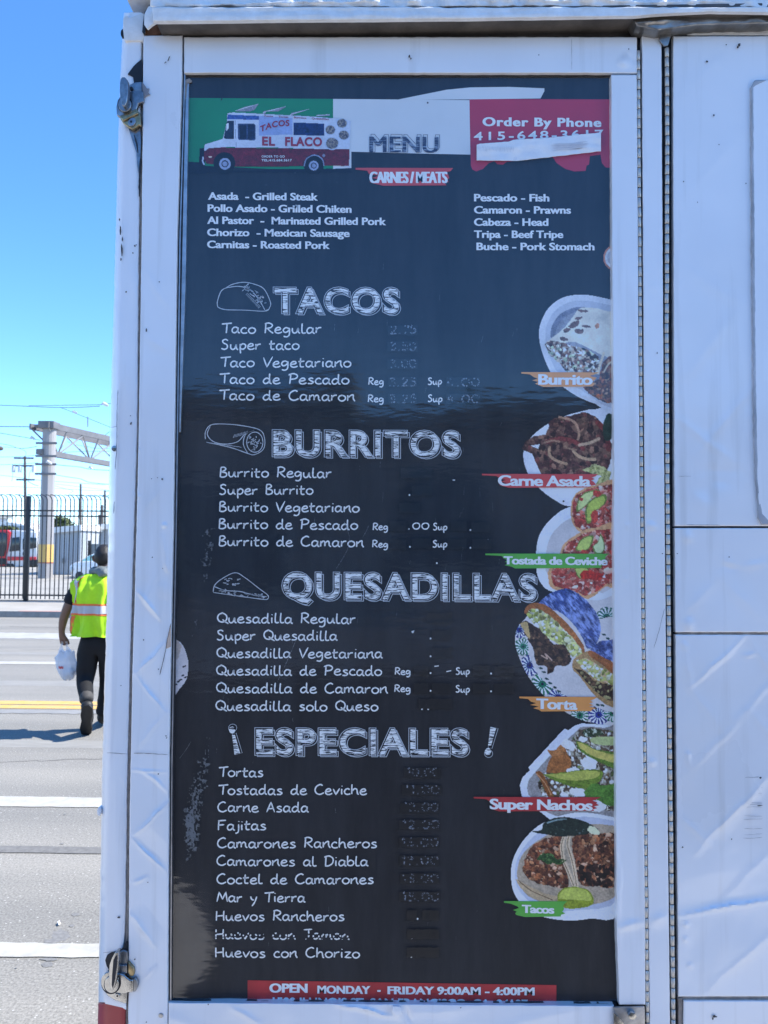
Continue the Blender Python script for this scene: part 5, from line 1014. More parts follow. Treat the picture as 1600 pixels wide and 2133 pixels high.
c.poly(tp([(185, 540), (220, 515), (330, 507), (440, 510), (800, 514), (1200, 522), (1395, 524), (1390, 665), (1180, 662), (700, 672), (430, 668), (200, 645), (180, 600)]), (112, 24, 40), .12, 14, smooth=False, wob=0)
c.poly(tp([(345, 430), (368, 300), (378, 285), (432, 285), (432, 438), (360, 436)]), (34, 46, 70), .2, 6, smooth=False, wob=0); c.poly(tp([(368, 310), (385, 305), (385, 350), (368, 370)]), (226, 230, 236), 0, smooth=False, wob=0)
c.stroke(tp([(440, 285), (448, 505)]), .7, (90, 100, 130)); c.poly(tp([(462, 308), (600, 312), (612, 325), (612, 440), (600, 450), (470, 444), (462, 430)]), (60, 76, 110), .1, 6, smooth=False, wob=0)
c.poly(tp([(475, 320), (535, 322), (535, 440), (478, 436)]), (22, 32, 58), .3, 5, smooth=False, wob=0); c.poly(tp([(545, 322), (600, 324), (602, 436), (545, 440)]), (28, 40, 70), .3, 5, smooth=False, wob=0)
c.poly(tp([(928, 300), (1182, 310), (1180, 412), (926, 405)]), (26, 48, 100), .25, 8, smooth=False, wob=0)
for x, y, r_ in [(1233, 362, 48), (1330, 308, 48), (1345, 405, 48), (1247, 475, 60)]:
    X_, Y_ = tq(x, y); c.oval(X_, Y_, r_ / 4, r_ / 4.4, (188, 198, 216), 0, .02); c.oval(X_, Y_, r_ / 4.8, r_ / 5.2, (84, 84, 96), 0, .05, .5, 3, col2=(150, 140, 130), thr=.5)
for a in ([(430, 205), (520, 168), (632, 145), (635, 152), (600, 200), (560, 210), (470, 212)], [(665, 220), (680, 205), (860, 165), (868, 172), (800, 210), (700, 212), (690, 240)], [(895, 235), (910, 218), (1060, 186), (1060, 192), (930, 235), (915, 245)], [(1108, 245), (1120, 235), (1232, 230), (1230, 245), (1130, 252)]):
    c.poly(tp(a), (150, 150, 160), .35, 4, smooth=False, wob=.2); c.stroke(tp([a[0], a[2]]), 1.2, (222, 226, 234))
for x, y, r_ in [(350, 640, 92), (1095, 655, 86)]:
    X_, Y_ = tq(x, y); c.oval(X_, Y_, r_ / 4, r_ / 4, (10, 12, 22), 0, .02, .1); 
c.stroke(tp([(1015, 662), (1030, 610), (1060, 585), (1100, 572), (1140, 585), (1170, 615), (1180, 660)]), 2.2, (150, 160, 186))
for x, y, r_ in [(355, 645, 48), (1095, 660, 40)]:
    X_, Y_ = tq(x, y); c.oval(X_, Y_, r_ / 4, r_ / 4, (168, 178, 204), 0, .02, .1); c.oval(X_, Y_, r_ / 6.4, r_ / 6.4, (26, 32, 52), 0, .02, .1); c.oval(X_, Y_, r_ / 9, r_ / 9, (150, 160, 186), 0, .02, .1)
c.oval(*tq(232, 587), 4, 1.6, (226, 210, 190), 0, .05); c.stroke(tp([(172, 590), (170, 625), (180, 648)]), 3, (196, 204, 220)); c.oval(*tq(1178, 576), 3, 3, (150, 150, 170), 0, .05); c.poly(tp([(1335, 665), (1395, 660), (1398, 680)]), (196, 200, 210), 0, smooth=False)
c.build('truck_picture', 3)
M['tred'] = mat('sign_red', (0.36, 0.02, 0.05), 0.6)
tpic = board
block('TACOS', 542, 603, 275, 262, 12.5, 0.03, 'tred', 5, 1.1, arc=(0, 4)); block('EL', 546, 573, 302, 303, 18, 0.04, 'tred', 5, 1.1); block('FLACO', 594, 671, 303, 304, 18, 0.04, 'tred', 5, 1.1)
block('ORDER TO GO', 545, 593, 328, 328, 4.5, 0.02, 'flag_white', 5, 1.1); block('TEL:415.684.3617', 545, 608, 336, 336, 4.8, 0.03, 'flag_white', 5, 1.1)
block('Tacos     Tortas     Burritos     Quesadillas', 550, 685, 243, 250, 4, 0.01, 'tred', 5, 1.0)

# ================================================================== clear plastic sheet
def plastic():
    m = bpy.data.materials.new('clear_plastic'); m.use_nodes = True; n = m.node_tree.nodes; L = m.node_tree.links; n.clear()
    out = n.new('ShaderNodeOutputMaterial'); mix = n.new('ShaderNodeMixShader'); tr = n.new('ShaderNodeBsdfTransparent'); gl_ = n.new('ShaderNodeBsdfGlossy')
    tr.inputs[0].default_value = (1, 1, 1, 1); gl_.inputs['Roughness'].default_value = 0.06
    fr = n.new('ShaderNodeValue'); fr.outputs[0].default_value = PL_REFL
    tc = n.new('ShaderNodeTexCoord')
    mp = n.new('ShaderNodeMapping'); mp.inputs['Scale'].default_value = (14, 14, 40); mp.inputs['Rotation'].default_value = (0, 0.25, 0); L.new(tc.outputs['Object'], mp.inputs[0])
    t = n.new('ShaderNodeTexNoise'); t.inputs['Scale'].default_value = 1.3; t.inputs['Detail'].default_value = 2; t.inputs['Roughness'].default_value = .55; L.new(mp.outputs[0], t.inputs[0])
    t2 = n.new('ShaderNodeTexNoise'); t2.inputs['Scale'].default_value = 2.0; t2.inputs['Detail'].default_value = 1; L.new(tc.outputs['Object'], t2.inputs[0])
    b1 = n.new('ShaderNodeBump'); b1.inputs['Distance'].default_value = 0.0005; b1.inputs['Strength'].default_value = 0.5; L.new(t.outputs['Fac'], b1.inputs['Height'])
    b2 = n.new('ShaderNodeBump'); b2.inputs['Distance'].default_value = 0.018; b2.inputs['Strength'].default_value = 0.6; L.new(t2.outputs['Fac'], b2.inputs['Height']); L.new(b1.outputs[0], b2.inputs['Normal'])
    L.new(b2.outputs[0], gl_.inputs['Normal'])
    L.new(fr.outputs[0], mix.inputs[0]); L.new(tr.outputs[0], mix.inputs[1]); L.new(gl_.outputs[0], mix.inputs[2]); L.new(mix.outputs[0], out.inputs[0]); return m
PL_REFL = 0.078
poly_fill('plastic_sheet', [bc], YW - 0.0062, plastic(), board)

# torn paper strip stuck over the number
M['paper'] = mat('masking_paper', (0.88, 0.88, 0.88), 0.5, var=0.12, vscale=35, var_col=(0.76, 0.77, 0.79), bump=0.8, bscale=70)
tape = tag(empty('paper_strip', P(1120, 310, YW - 0.0075)), 'torn strip of white paper tape stuck over the phone number on the red print', 'tape')
panel('strip', [(0, 993), (3000, 993)], 1252, 292, 335, YW - 0.0074, 0.0006, M['paper'], tape, creases([((1010, 310), (1240, 290), 5, .5), ((1150, 300), (1250, 310), 3, .4)], base=1.6, wl=22, seed=81, fine=.7), step=3, rnd=0.6,
      ytfn=lambda X: np.interp(X, [990, 1000, 1060, 1070, 1140, 1255], [303, 299, 295, 291, 287, 275.5]) + 1.2 * (fnoise(X, X * 0, 7, 82) - .5), ybfn=lambda X: np.interp(X, [990, 1080, 1250], [334, 335, 315]) + 1.2 * (fnoise(X, X * 0, 9, 83) - .5))
pk = []
for i in range(9): x = 1148 + random.uniform(0, 8); y = 298 + i * 1.7; pk.append(([(x, y + 2), (x + 40, y), (x + random.uniform(60, 82), y - 3 + random.uniform(-1, 1))], random.uniform(.5, 1.3)))
for i in range(26): x = 996 + i * 2.9; pk.append(([(x, 303 + random.uniform(0, 3)), (x + .6, 313 + random.uniform(-1, 4))], .7))
cracks('pencil_marks', pk, YW - 0.0086, mat('pencil_grey', (0.62, 0.62, 0.66), .7), tape)
# ================================================================== THE STREET
M['asphalt'] = mat('asphalt', (0.27, 0.27, 0.265), 0.85, var=0.22, vscale=2.2, bump=0.8, bscale=140, detail=12)
def asphalt_mat():
    m = bpy.data.materials.new('worn_asphalt'); m.use_nodes = True; n = m.node_tree.nodes; L = m.node_tree.links; b = n['Principled BSDF']
    b.inputs['Roughness'].default_value = 0.85; b.inputs['Specular IOR Level'].default_value = 0.25
    tc = n.new('ShaderNodeTexCoord')
    t = n.new('ShaderNodeTexNoise'); t.inputs['Scale'].default_value = 90; t.inputs['Detail'].default_value = 6; t.inputs['Roughness'].default_value = .7; L.new(tc.outputs['Object'], t.inputs[0])
    r = n.new('ShaderNodeValToRGB'); e = r.color_ramp.elements; e[0].position = 0.3; e[1].position = 0.78; e[0].color = (0.13, 0.124, 0.112, 1); e[1].color = (0.39, 0.375, 0.34, 1); L.new(t.outputs['Fac'], r.inputs[0])
    mp = n.new('ShaderNodeMapping'); mp.inputs['Scale'].default_value = (0.25, 1.6, 1); L.new(tc.outputs['Object'], mp.inputs[0])
    t2 = n.new('ShaderNodeTexNoise'); t2.inputs['Scale'].default_value = 1.0; t2.inputs['Detail'].default_value = 7; L.new(mp.outputs[0], t2.inputs[0])
    r2 = n.new('ShaderNodeValToRGB'); e = r2.color_ramp.elements; e[0].position = 0.3; e[1].position = 0.7; e[0].color = (0.80, 0.81, 0.82, 1); e[1].color = (1.1, 1.09, 1.07, 1); L.new(t2.outputs['Fac'], r2.inputs[0])
    mx = n.new('ShaderNodeMix'); mx.data_type = 'RGBA'; mx.blend_type = 'MULTIPLY'; mx.inputs[0].default_value = 1; L.new(r.outputs[0], mx.inputs[6]); L.new(r2.outputs[0], mx.inputs[7])
    v = n.new('ShaderNodeTexVoronoi'); v.inputs['Scale'].default_value = 60; L.new(tc.outputs['Object'], v.inputs[0])
    s_ = n.new('ShaderNodeSeparateColor'); L.new(v.outputs['Color'], s_.inputs[0]); g1 = n.new('ShaderNodeMath'); g1.operation = 'GREATER_THAN'; g1.inputs[1].default_value = .90; L.new(s_.outputs[0], g1.inputs[0])
    g2 = n.new('ShaderNodeMath'); g2.operation = 'LESS_THAN'; g2.inputs[1].default_value = .24; L.new(v.outputs['Distance'], g2.inputs[0]); mu = n.new('ShaderNodeMath'); mu.operation = 'MULTIPLY'; L.new(g1.outputs[0], mu.inputs[0]); L.new(g2.outputs[0], mu.inputs[1])
    mx2 = n.new('ShaderNodeMix'); mx2.data_type = 'RGBA'; L.new(mu.outputs[0], mx2.inputs[0]); L.new(mx.outputs[2], mx2.inputs[6]); mx2.inputs[7].default_value = (0.42, 0.41, 0.38, 1)
    L.new(mx2.outputs[2], b.inputs['Base Color'])
    bp = n.new('ShaderNodeBump'); bp.inputs['Strength'].default_value = 0.5; bp.inputs['Distance'].default_value = 0.0025; L.new(t.outputs['Fac'], bp.inputs['Height']); L.new(bp.outputs[0], b.inputs['Normal']); return m
M['asphalt'] = asphalt_mat()
M['concrete'] = mat('pale_concrete', (0.50, 0.47, 0.42), 0.85, var=0.18, vscale=1.3, bump=0.4, bscale=60, detail=10)
M['kerb'] = mat('kerb_concrete', (0.30, 0.29, 0.27), 0.85, var=0.25, vscale=6, bump=0.4, bscale=60)
M['kerbred'] = mat('faded_red_paint', (0.55, 0.19, 0.15), 0.7, var=0.3, vscale=12, var_col=(0.5, 0.4, 0.34))
M['roadwhite'] = mat('road_paint_white', (0.45, 0.435, 0.385), 0.7, var=0.2, vscale=14, var_col=(0.33, 0.32, 0.29), bump=0.3, bscale=80)
M['roadyellow'] = mat('road_paint_yellow', (0.60, 0.33, 0.05), 0.7, var=0.2, vscale=10, var_col=(0.5, 0.36, 0.16), bump=0.3)
M['tar'] = mat('dark_tar', (0.165, 0.16, 0.15), 0.8, var=0.3, vscale=30, bump=0.5, bscale=100)
def gy(py): return G(0, py).y
yk = gy(1285.5)
def sheet(name, x0, y0, x1, y1, z, m, kind='structure', parent=None):
    o = mesh(name, [(x0, y0, z), (x1, y0, z), (x1, y1, z), (x0, y1, z)], [(0, 1, 2, 3)], m, parent)
    if kind and parent is None: o['kind'] = kind
    return o
M['walk'] = mat('sidewalk_concrete', (0.34, 0.32, 0.285), 0.85, var=0.2, vscale=1.5, bump=0.4, bscale=60, detail=10)
ground = sheet('ground', -700, -700, 700, 900, -0.05, M['concrete'])
road = sheet('road', -120, -8.2, 120, yk, 0.0, M['asphalt'])
MB().box(-120, -12, -0.04, 120, -8.2, 0.13).build('near_sidewalk', M['concrete'])['kind'] = 'structure'
kb = MB().box(-120, yk, -0.04, 120, yk + 0.16, 0.14).build('kerb', M['kerb'], bevel=0.015); kb['kind'] = 'structure'
xk = G(42, 1285).x
sheet('kerb_red_paint', xk, yk - 0.0, 60, yk + 0.155, 0.144, M['kerbred'], None, kb)
sheet('kerb_paint', -60, yk, xk - 0.02, yk + 0.155, 0.1435, M['roadwhite'], None, kb)
YF = 21.75
MB().box(-120, yk + 0.16, -0.04, 120, YF + 0.08, 0.139).build('sidewalk', M['walk'])['kind'] = 'structure'
M['yard'] = mat('yard_concrete', (0.33, 0.315, 0.28), 0.85, var=0.2, vscale=.6, bump=0.4, bscale=30, detail=10)
MB().box(-120, YF + 0.08, -0.04, 120, 120, 0.10).build('depot_yard', M['yard'])['kind'] = 'structure'
# unseen dark ground added behind the camera to darken the board's reflection
M['refl_dark'] = mat('reflection_darkener', (0.024, 0.025, 0.027), 0.85, var=0.3, vscale=40, bump=.6, bscale=140)
sheet('bounce_apron', -40, -8.1, 40, 2.35, 0.002, M['concrete'])  # unseen pale sheet added to bounce light up onto the truck side
mesh('reflection_wedge', [(-0.80, 0.22, .006), (-0.72, -0.25, .006), (-0.95, -0.75, .003), (-1.6, -1.5, .003), (-9, -6.0, .003), (-9, -8.1, .003), (9, -8.1, .003), (1.1, -0.2, .006), (1.0, 0.22, .006)], [(0, 1, 2, 3, 4, 5, 6, 7, 8)], M['refl_dark'])['kind'] = 'structure'  # outline shaped to what the plastic mirrors; added to keep that dark
# markings
def mark(name, ya, yb_, m, wob=0.006):
    a, b = gy(ya), gy(yb_); xs_ = np.arange(-30, 12, 0.07); n = len(xs_)
    lo = min(a, b) + wob * RS.uniform(-1, 1, n); hi = max(a, b) + wob * RS.uniform(-1, 1, n)
    V = np.concatenate([np.stack([xs_, lo, np.full(n, 0.004)], -1), np.stack([xs_, hi, np.full(n, 0.004)], -1)])
    i = np.arange(n - 1); Q = np.stack([i, i + 1, n + i + 1, n + i], -1); o = fastmesh(name, V, Q, m); o['kind'] = 'structure'; return o
mark('road_line', 1660, 1680.5, M['roadwhite']); mark('road_line', 1965, 1993.5, M['roadwhite']); mark('road_line', 1378, 1383.5, M['roadwhite'])
mark('road_line_yellow', 1460, 1467.2, M['roadyellow']); mark('road_line_yellow', 1469, 1475.8, M['roadyellow'])
mark('road_seam', 1763, 1777, M['tar'], 0.003); mark('road_patch_strip', 1479, 1486, mat('older_asphalt', (0.24, 0.24, 0.235), .85, var=.2, vscale=4), 0.02)
mark('road_patch_strip', 1318, 1330, mat('paler_asphalt', (0.36, 0.355, 0.34), .85, var=.15, vscale=3), 0.05)
st = []
for (cx, cy, a, b_, s_) in [(128, 1948, 20, 11, .4), (108, 1960, 20, 5, -.1), (98, 2009, 12, 6, 0), (158, 1905, 9, 4, -.3), (150, 1928, 6, 3, .2), (135, 1696, 3, 1.4, 0), (129, 1757, 4, 1.4, 0), (105, 1998, 22, 3, 0), (34, 2016, 3, 1.4, 0)]:
    sdn = random.random() * 99; st.append([G(cx + a * math.cos(q) * (.45 + 1.0 * float(fnoise(math.cos(q) * 1.6 + sdn, math.sin(q) * 1.6, 1.0, 3, 3))), cy + b_ * math.sin(q) * (.45 + 1.0 * float(fnoise(math.cos(q) * 1.6 + sdn, math.sin(q) * 1.6 + 7, 1.0, 4, 3)))  , 0.0008 + 0.0003 * len(st)) for q in [2 * math.pi * k / 48 for k in range(48)]])
mb = MB()
for q in st: mb.add(q, [tuple(range(len(q)))])
o = mb.build('road_stain', mat('oil_stain', (0.195, 0.19, 0.18), .7, var=.3, vscale=60)); o['kind'] = 'structure'
tag(MB().prism([G(x, y, 0.006) for x, y in [(120, 1923), (124, 1920), (126, 1925), (122, 1927)]], (0, 0, 0.006)).build('litter_scrap', M['printwhite'], smooth=False), 'tiny pale scrap of litter lying on the asphalt below the man', 'litter')

# ================================================================== FENCE
M['blackpaint'] = mat('black_fence_paint', (0.012, 0.013, 0.016), 0.45, var=0.3, vscale=8)
ZB = 0.139
def fz(py): return P(60, py, YF).z
fence = tag(empty('steel_fence', (P(55, 1250, YF).x, YF, ZB)), 'tall black steel picket fence with curved tops across the street', 'fence')
dxp = P(70, 1200, YF).x - P(60.7, 1200, YF).x
x55 = P(55.5, 1200, YF).x
pm = MB(); zt = fz(1030.5); r_ = dxp * 1.35
pts = [(0, 0, ZB + 0.06), (0, 0, zt - r_)]
for k in range(1, 10): a = math.pi * .55 * k / 9; pts.append((-r_ * (1 - math.cos(a)), 0, zt - r_ + r_ * math.sin(a)))
pm.tube(pts, 0.016, 4); pme = bpy.data.meshes.new('picket'); pme.from_pydata(pm.v, [], pm.f); pme.materials.append(M['blackpaint'])
for k in range(-71, 96):
    x = x55 + (k + .28) * dxp
    if k in (0,) or k % 24 == 0: continue
    o = bpy.data.objects.new('picket', pme); COL.objects.link(o); o.location = (x, YF + random.uniform(-.004, .004), 0); o.rotation_euler = (0, random.uniform(-.006, .006), random.uniform(-.25, .1)); o.parent = fence; o.matrix_parent_inverse = mw(fence).inverted()
for py in (1063.5, 1074.5, 1239.5):
    z = fz(py); MB().box(x55 - 72 * dxp, YF - 0.03, z - 0.02, x55 + 96 * dxp, YF + 0.012, z + 0.02).build('rail', M['blackpaint'], fence)
for k in (-72, -48, -24, 0, 24, 48, 72, 96):
    x = x55 + k * dxp; MB().box(x - 0.055, YF - 0.06, ZB, x + 0.055, YF + 0.05, fz(1033)).build('post', M['blackpaint'], fence, bevel=0.012)
MB().box(x55 - 74 * dxp, YF + 0.06, 0.10, x55 + 98 * dxp, YF + 0.12, 0.165).build('kerb_shadow_line', M['tar'], fence)  # low kerb coloured dark to draw the shadow line at the fence foot

# ================================================================== GANTRY MAST
YM = 37.8
def PZ(px, py, Y): return P(px, py, Y)
M['galv'] = mat('weathered_galvanised', (0.30, 0.29, 0.29), 0.6, 0.0, var=0.12, vscale=1.2, stretch=(1, 1, .3))
M['galvd'] = mat('galvanised_dark', (0.15, 0.15, 0.16), 0.6, 0.0, var=0.2, vscale=2)
M['mastyellow'] = mat('faded_yellow_band', (0.62, 0.40, 0.12), 0.6, var=0.15, vscale=3)
mast = tag(empty('overhead_line_mast', (P(88, 1208, YM).x, YM, 0.1)), 'grey octagonal steel mast with yellow band carrying a lattice gantry over the rail yard', 'mast')
cx = P(88, 1200, YM).x; wm = P(104, 1200, YM).x - P(76, 1200, YM).x
def octo(cx, cy, r_, z0, z1, r1=None, n=8):
    r1 = r1 or r_; a0 = math.pi / 8
    return [[(cx + r_ * math.cos(a0 + 2 * math.pi * k / n), cy + r_ * math.sin(a0 + 2 * math.pi * k / n), z0) for k in range(n)], [(cx + r1 * math.cos(a0 + 2 * math.pi * k / n), cy + r1 * math.sin(a0 + 2 * math.pi * k / n), z1) for k in range(n)]]
def loft(rings, caps=True):
    mb = MB(); n = len(rings[0]); fs = []
    for i in range(len(rings) - 1):
        for k in range(n): fs.append((i * n + k, i * n + (k + 1) % n, (i + 1) * n + (k + 1) % n, (i + 1) * n + k))
    if caps: fs += [tuple(range(n - 1, -1, -1)), tuple((len(rings) - 1) * n + k for k in range(n))]
    return mb.add([v for r_ in rings for v in r_], fs)
zM = lambda py: P(88, py, YM).z
ra = wm / 2 * 1.04
cyM = YM + ra
loft(octo(cx, cyM, ra, 0.1, zM(985), ra * .93)).build('mast_shaft', M['galv'], mast)
loft(octo(cx, cyM, ra * .94, zM(985), zM(892), ra * .92, 16)).build('mast_shaft', M['galv'], mast)
loft(octo(cx, cyM, ra * 1.02, zM(1171), zM(1134), ra * 1.015)).build('yellow_band', M['mastyellow'], mast)
loft(octo(cx, cyM, ra * 1.03, zM(1173.5), zM(1171), ra * 1.03)).build('band_edge', mat('rust_band', (0.30, 0.10, 0.06), .6), mast)
MB().box(cx - ra * 1.15, cyM - ra * 1.3, zM(892), cx + ra * 1.15, cyM + ra, zM(877)).build('cap_bracket', M['galvd'], mast, bevel=0.03)
MB().box(cx - ra * 2.0, cyM - ra * .6, zM(889), cx - ra * 1.15, cyM + ra * .4, zM(883)).build('cap_bracket', M['galvd'], mast, bevel=0.03)
for py, ex in ((923, 1), (950, 1), (967, 1), (987, 1)):
    z = zM(py); MB().box(cx - ra * 1.45, cyM - ra * 1.12, z - .05, cx + ra * (1.6 if ex else 1.2), cyM - ra * .9, z + .05).build('bracket_band', M['galvd'], mast)
# gantry running away from the mast
MAST2 = True
A0 = Vector((P(104, 900, YM).x, cyM, 0)); B0 = Vector((P(229, 900, 42.6).x, 42.6, 0)); dirg = (B0 - A0).normalized(); side = Vector((-dirg.y, dirg.x, 0))
zt0 = zM(879.5); zt1 = zM(892); zb0 = zM(940); Lg = 17.0
def gz(p0, p1, z, r_, name, m, off=0, n=6): MB().tube([p0 + side * off + Vector((0, 0, z)), p1 + side * off + Vector((0, 0, z))], r_, n).build(name, m, mast)
EndG = A0 + dirg * Lg
bx = MB()
for off, z, hh, ww in ((0.0, (zt0 + zt1) / 2, (zt0 - zt1) / 2, .05), (0.85, (zt0 + zt1) / 2, (zt0 - zt1) / 2, .05)):
    pass
def beam(p0, p1, z0, z1, wd, name, m, off=0.0):
    c = [p0 + side * (off - wd), p0 + side * (off + wd), p1 + side * (off + wd), p1 + side * (off - wd)]
    MB().add([v + Vector((0, 0, z0)) for v in c] + [v + Vector((0, 0, z1)) for v in c], [(0, 3, 2, 1), (4, 5, 6, 7), (0, 1, 5, 4), (1, 2, 6, 5), (2, 3, 7, 6), (3, 0, 4, 7)]).build(name, m, mast)
A1 = A0 - dirg * 0.5
beam(A1, EndG, zt1, zt0, .05, 'top_chord', M['galvd'], -0.1); beam(A1, EndG, zt1 - 0.05, zt0 - .05, .05, 'top_chord', M['galvd'], 0.95)
beam(A1, EndG, zb0 - .15, zb0 + .12, .16, 'bottom_chord', M['galvd'], 0.4)
pk_ = 2.6
for i in range(6):
    c0 = A0 + dirg * (0.9 + i * pk_)
    for off in (-0.1, 0.95):
        for dd in (-pk_ / 2, 0, pk_ / 2):
            MB().tube([c0 + side * .4 + Vector((0, 0, zb0)), c0 + dirg * dd + side * off + Vector((0, 0, zt1))], .045, 6).build('lattice_bar', M['galv'], mast)
mc = EndG + side * .4
loft(octo(mc.x, mc.y, ra, 0.1, zt0, ra * .93)).build('far_shaft', M['galv'], mast)
MB().tube([P(183, 889, 40.6), P(183, 868, 40.6)], .03, 6).build('spike', M['galvd'], mast)

# ================================================================== DEPOT BUILDINGS
M['shed'] = mat('grey_shed_wall', (0.40, 0.43, 0.46), 0.6, var=0.08, vscale=1.5, stretch=(1, 1, .2))
M['roofwhite'] = mat('white_roof', (0.78, 0.77, 0.74), 0.6, var=0.06, vscale=2)
M['darkgrey'] = mat('dark_grey_box', (0.20, 0.22, 0.22), 0.6, var=0.15, vscale=2)
YS = 43.0
def shed(name, x0, x1, zl, zr, zb_, Y0, dep, label, panels):
    s = tag(empty(name, ((x0 + x1) / 2, Y0, 0.1)), label, 'shed')
    MB().prism([(x0, Y0, 0.1), (x1, Y0, 0.1), (x1, Y0, zr), (x0, Y0, zl)], (0, dep, 0)).build('wall', M['shed'], s)
    th = .32
    MB().prism([(x0 - .1, Y0 - .25, zl), (x1 + .1, Y0 - .25, zr), (x1 + .1, Y0 - .25, zr + th), (x0 - .1, Y0 - .25, zl + th)], (0, dep + .4, 0)).build('roof', M['roofwhite'], s)
    n = panels
    for i in range(n):
        xa = x0 + (x1 - x0) * (i + .06) / n; xb_ = x0 + (x1 - x0) * (i + .94) / n; za = zl + (zr - zl) * (i + .5) / n
        MB().box(xa, Y0 - .04, 0.12, xb_, Y0 + .01, za - .12).build('wall_panel', M['shed'], s)
    return s
xa, xb_ = P(100, 1150, YS).x, P(168, 1150, YS).x
s1 = shed('storage_shed', xa, xb_, P(105, 1112, YS).z, P(165, 1105, YS).z, 0, YS, 7, 'long pale grey metal shed with white roof right of the yellow-banded mast', 7)
MB().box(P(131, 1180, YS).x, YS - .12, P(131, 1173, YS).z, P(135, 1180, YS).x, YS - .04, P(131, 1163, YS).z).build('door_lock', M['darkgrey'], s1)
MB().box(P(106, 1100, YS).x, YS - .3, 0.1, P(106.8, 1100, YS).x, YS - .2, P(106, 1112, YS).z).build('downpipe', M['galv'], s1)
s2 = shed('storage_shed', P(169, 1150, 46).x, P(262, 1150, 46).x, P(170, 1108, 46).z, P(240, 1098, 46).z, 0, 46, 7, 'farther grey shed whose white roof slopes up toward the truck', 7)
cab = tag(empty('equipment_cabinet', (P(205, 1190, 40).x, 40, 0.1)), 'tall dark grey equipment cabinet behind the fence beside the man\'s head', 'cabinet')
x0, x1 = P(189, 1150, 40).x, P(232, 1150, 40).x; MB().box(x0, 40, 0.1, x1, 41.6, P(200, 1133, 40).z).build('cabinet_body', M['darkgrey'], cab, bevel=0.03)
MB().box(x0 + .1, 39.95, 0.25, (x0 + x1) / 2 - .04, 40, P(200, 1137, 40).z).build('cabinet_door', M['darkgrey'], cab, bevel=0.01); MB().box((x0 + x1) / 2 + .04, 39.95, 0.25, x1 - .1, 40, P(200, 1137, 40).z).build('cabinet_door', M['darkgrey'], cab, bevel=0.01)
MB().box(x0 - .12, 39.9, 0.1, x0 - .02, 40.0, P(188, 1130, 40).z + .1).build('corner_pipe', M['blackpaint'], cab)
# big white vaulted warehouse behind the tram
wh = tag(empty('warehouse', (P(0, 1150, 95).x, 95, 0.1)), 'white warehouse with low curved roof behind the red and white tram', 'warehouse')
rg = [(P(-260, 1150, 95).x, 95, .1)]
for px, py in [(-260, 1100), (-160, 1090), (-60, 1085), (10, 1086), (45, 1092), (68, 1101), (80, 1112)]: rg.append(tuple(P(px, py, 95)))
rg.append((P(80, 1150, 95).x, 95, .1)); MB().prism(rg, (0, 30, 0)).build('vault', M['roofwhite'], wh)
MB().box(P(-200, 1100, 95).x, 94.8, 2.0, P(60, 1100, 95).x, 95, 4.2).build('window_band', mat('pale_glass', (0.32, 0.36, 0.40), .3), wh)
# ================================================================== TRAM
YT = 58.0
M['tramwhite'] = mat('tram_white', (0.66, 0.67, 0.68), 0.35, var=0.05, vscale=1)
M['tramred'] = mat('tram_red', (0.60, 0.03, 0.04), 0.35, var=0.05, vscale=2)
M['glassdark'] = mat('dark_glass', (0.02, 0.028, 0.035), 0.12, spec=.6)
tram = tag(empty('tram', (P(30, 1180, YT).x, YT, 0.1)), 'red and white light rail tram parked behind the fence at the left edge', 'tram')
def T2(pts, Y, th, name, m): return MB().prism([P(x, y, Y) for x, y in pts], (0, th, 0)).build(name, m, tram, bevel=0.04)
T2([(14, 1106), (22, 1104), (76, 1109), (77, 1176), (14, 1183), (12, 1150)], YT, 2.5, 'tram_body', M['tramwhite'])
T2([(-26, 1104), (14, 1104), (22, 1109), (20, 1120), (17, 1140), (12, 1160), (14, 1178), (-24, 1180), (-28, 1150)], YT - .12, 2.7, 'tram_cab', M['tramred'])
T2([(-22, 1109), (10, 1109), (14, 1113), (13, 1135), (8, 1159), (-24, 1159)], YT - .2, .1, 'windscreen', M['glassdark'])
T2([(-22, 1163), (10, 1163), (12, 1176), (-22, 1177)], YT - .2, .1, 'bumper', M['blackpaint'])
T2([(25, 1120), (40, 1118.5), (40, 1147), (19, 1149), (22, 1132)], YT - .06, .08, 'side_window', M['glassdark'])
T2([(47, 1122), (50, 1122), (50, 1145), (47, 1145)], YT - .06, .08, 'door_window', M['glassdark']); T2([(47, 1150), (50, 1150), (50, 1157), (47, 1157)], YT - .06, .08, 'door_window', M['glassdark'])
T2([(60, 1119), (76, 1120), (76, 1141), (60, 1144)], YT - .06, .08, 'side_window', M['glassdark'])
T2([(15, 1159), (75, 1160), (75, 1166), (15, 1168)], YT - .07, .08, 'red_stripe', M['tramred'])
T2([(0, 1174), (26, 1174), (30, 1184), (0, 1185)], YT - .09, .3, 'wheel_cover', M['blackpaint']); T2([(58, 1167), (76, 1166), (76, 1179), (58, 1181)], YT - .09, .3, 'wheel_cover', M['blackpaint'])
T2([(0, 1180), (60, 1180), (60, 1183), (0, 1185)], YT + .4, 1.5, 'underframe', M['blackpaint'])
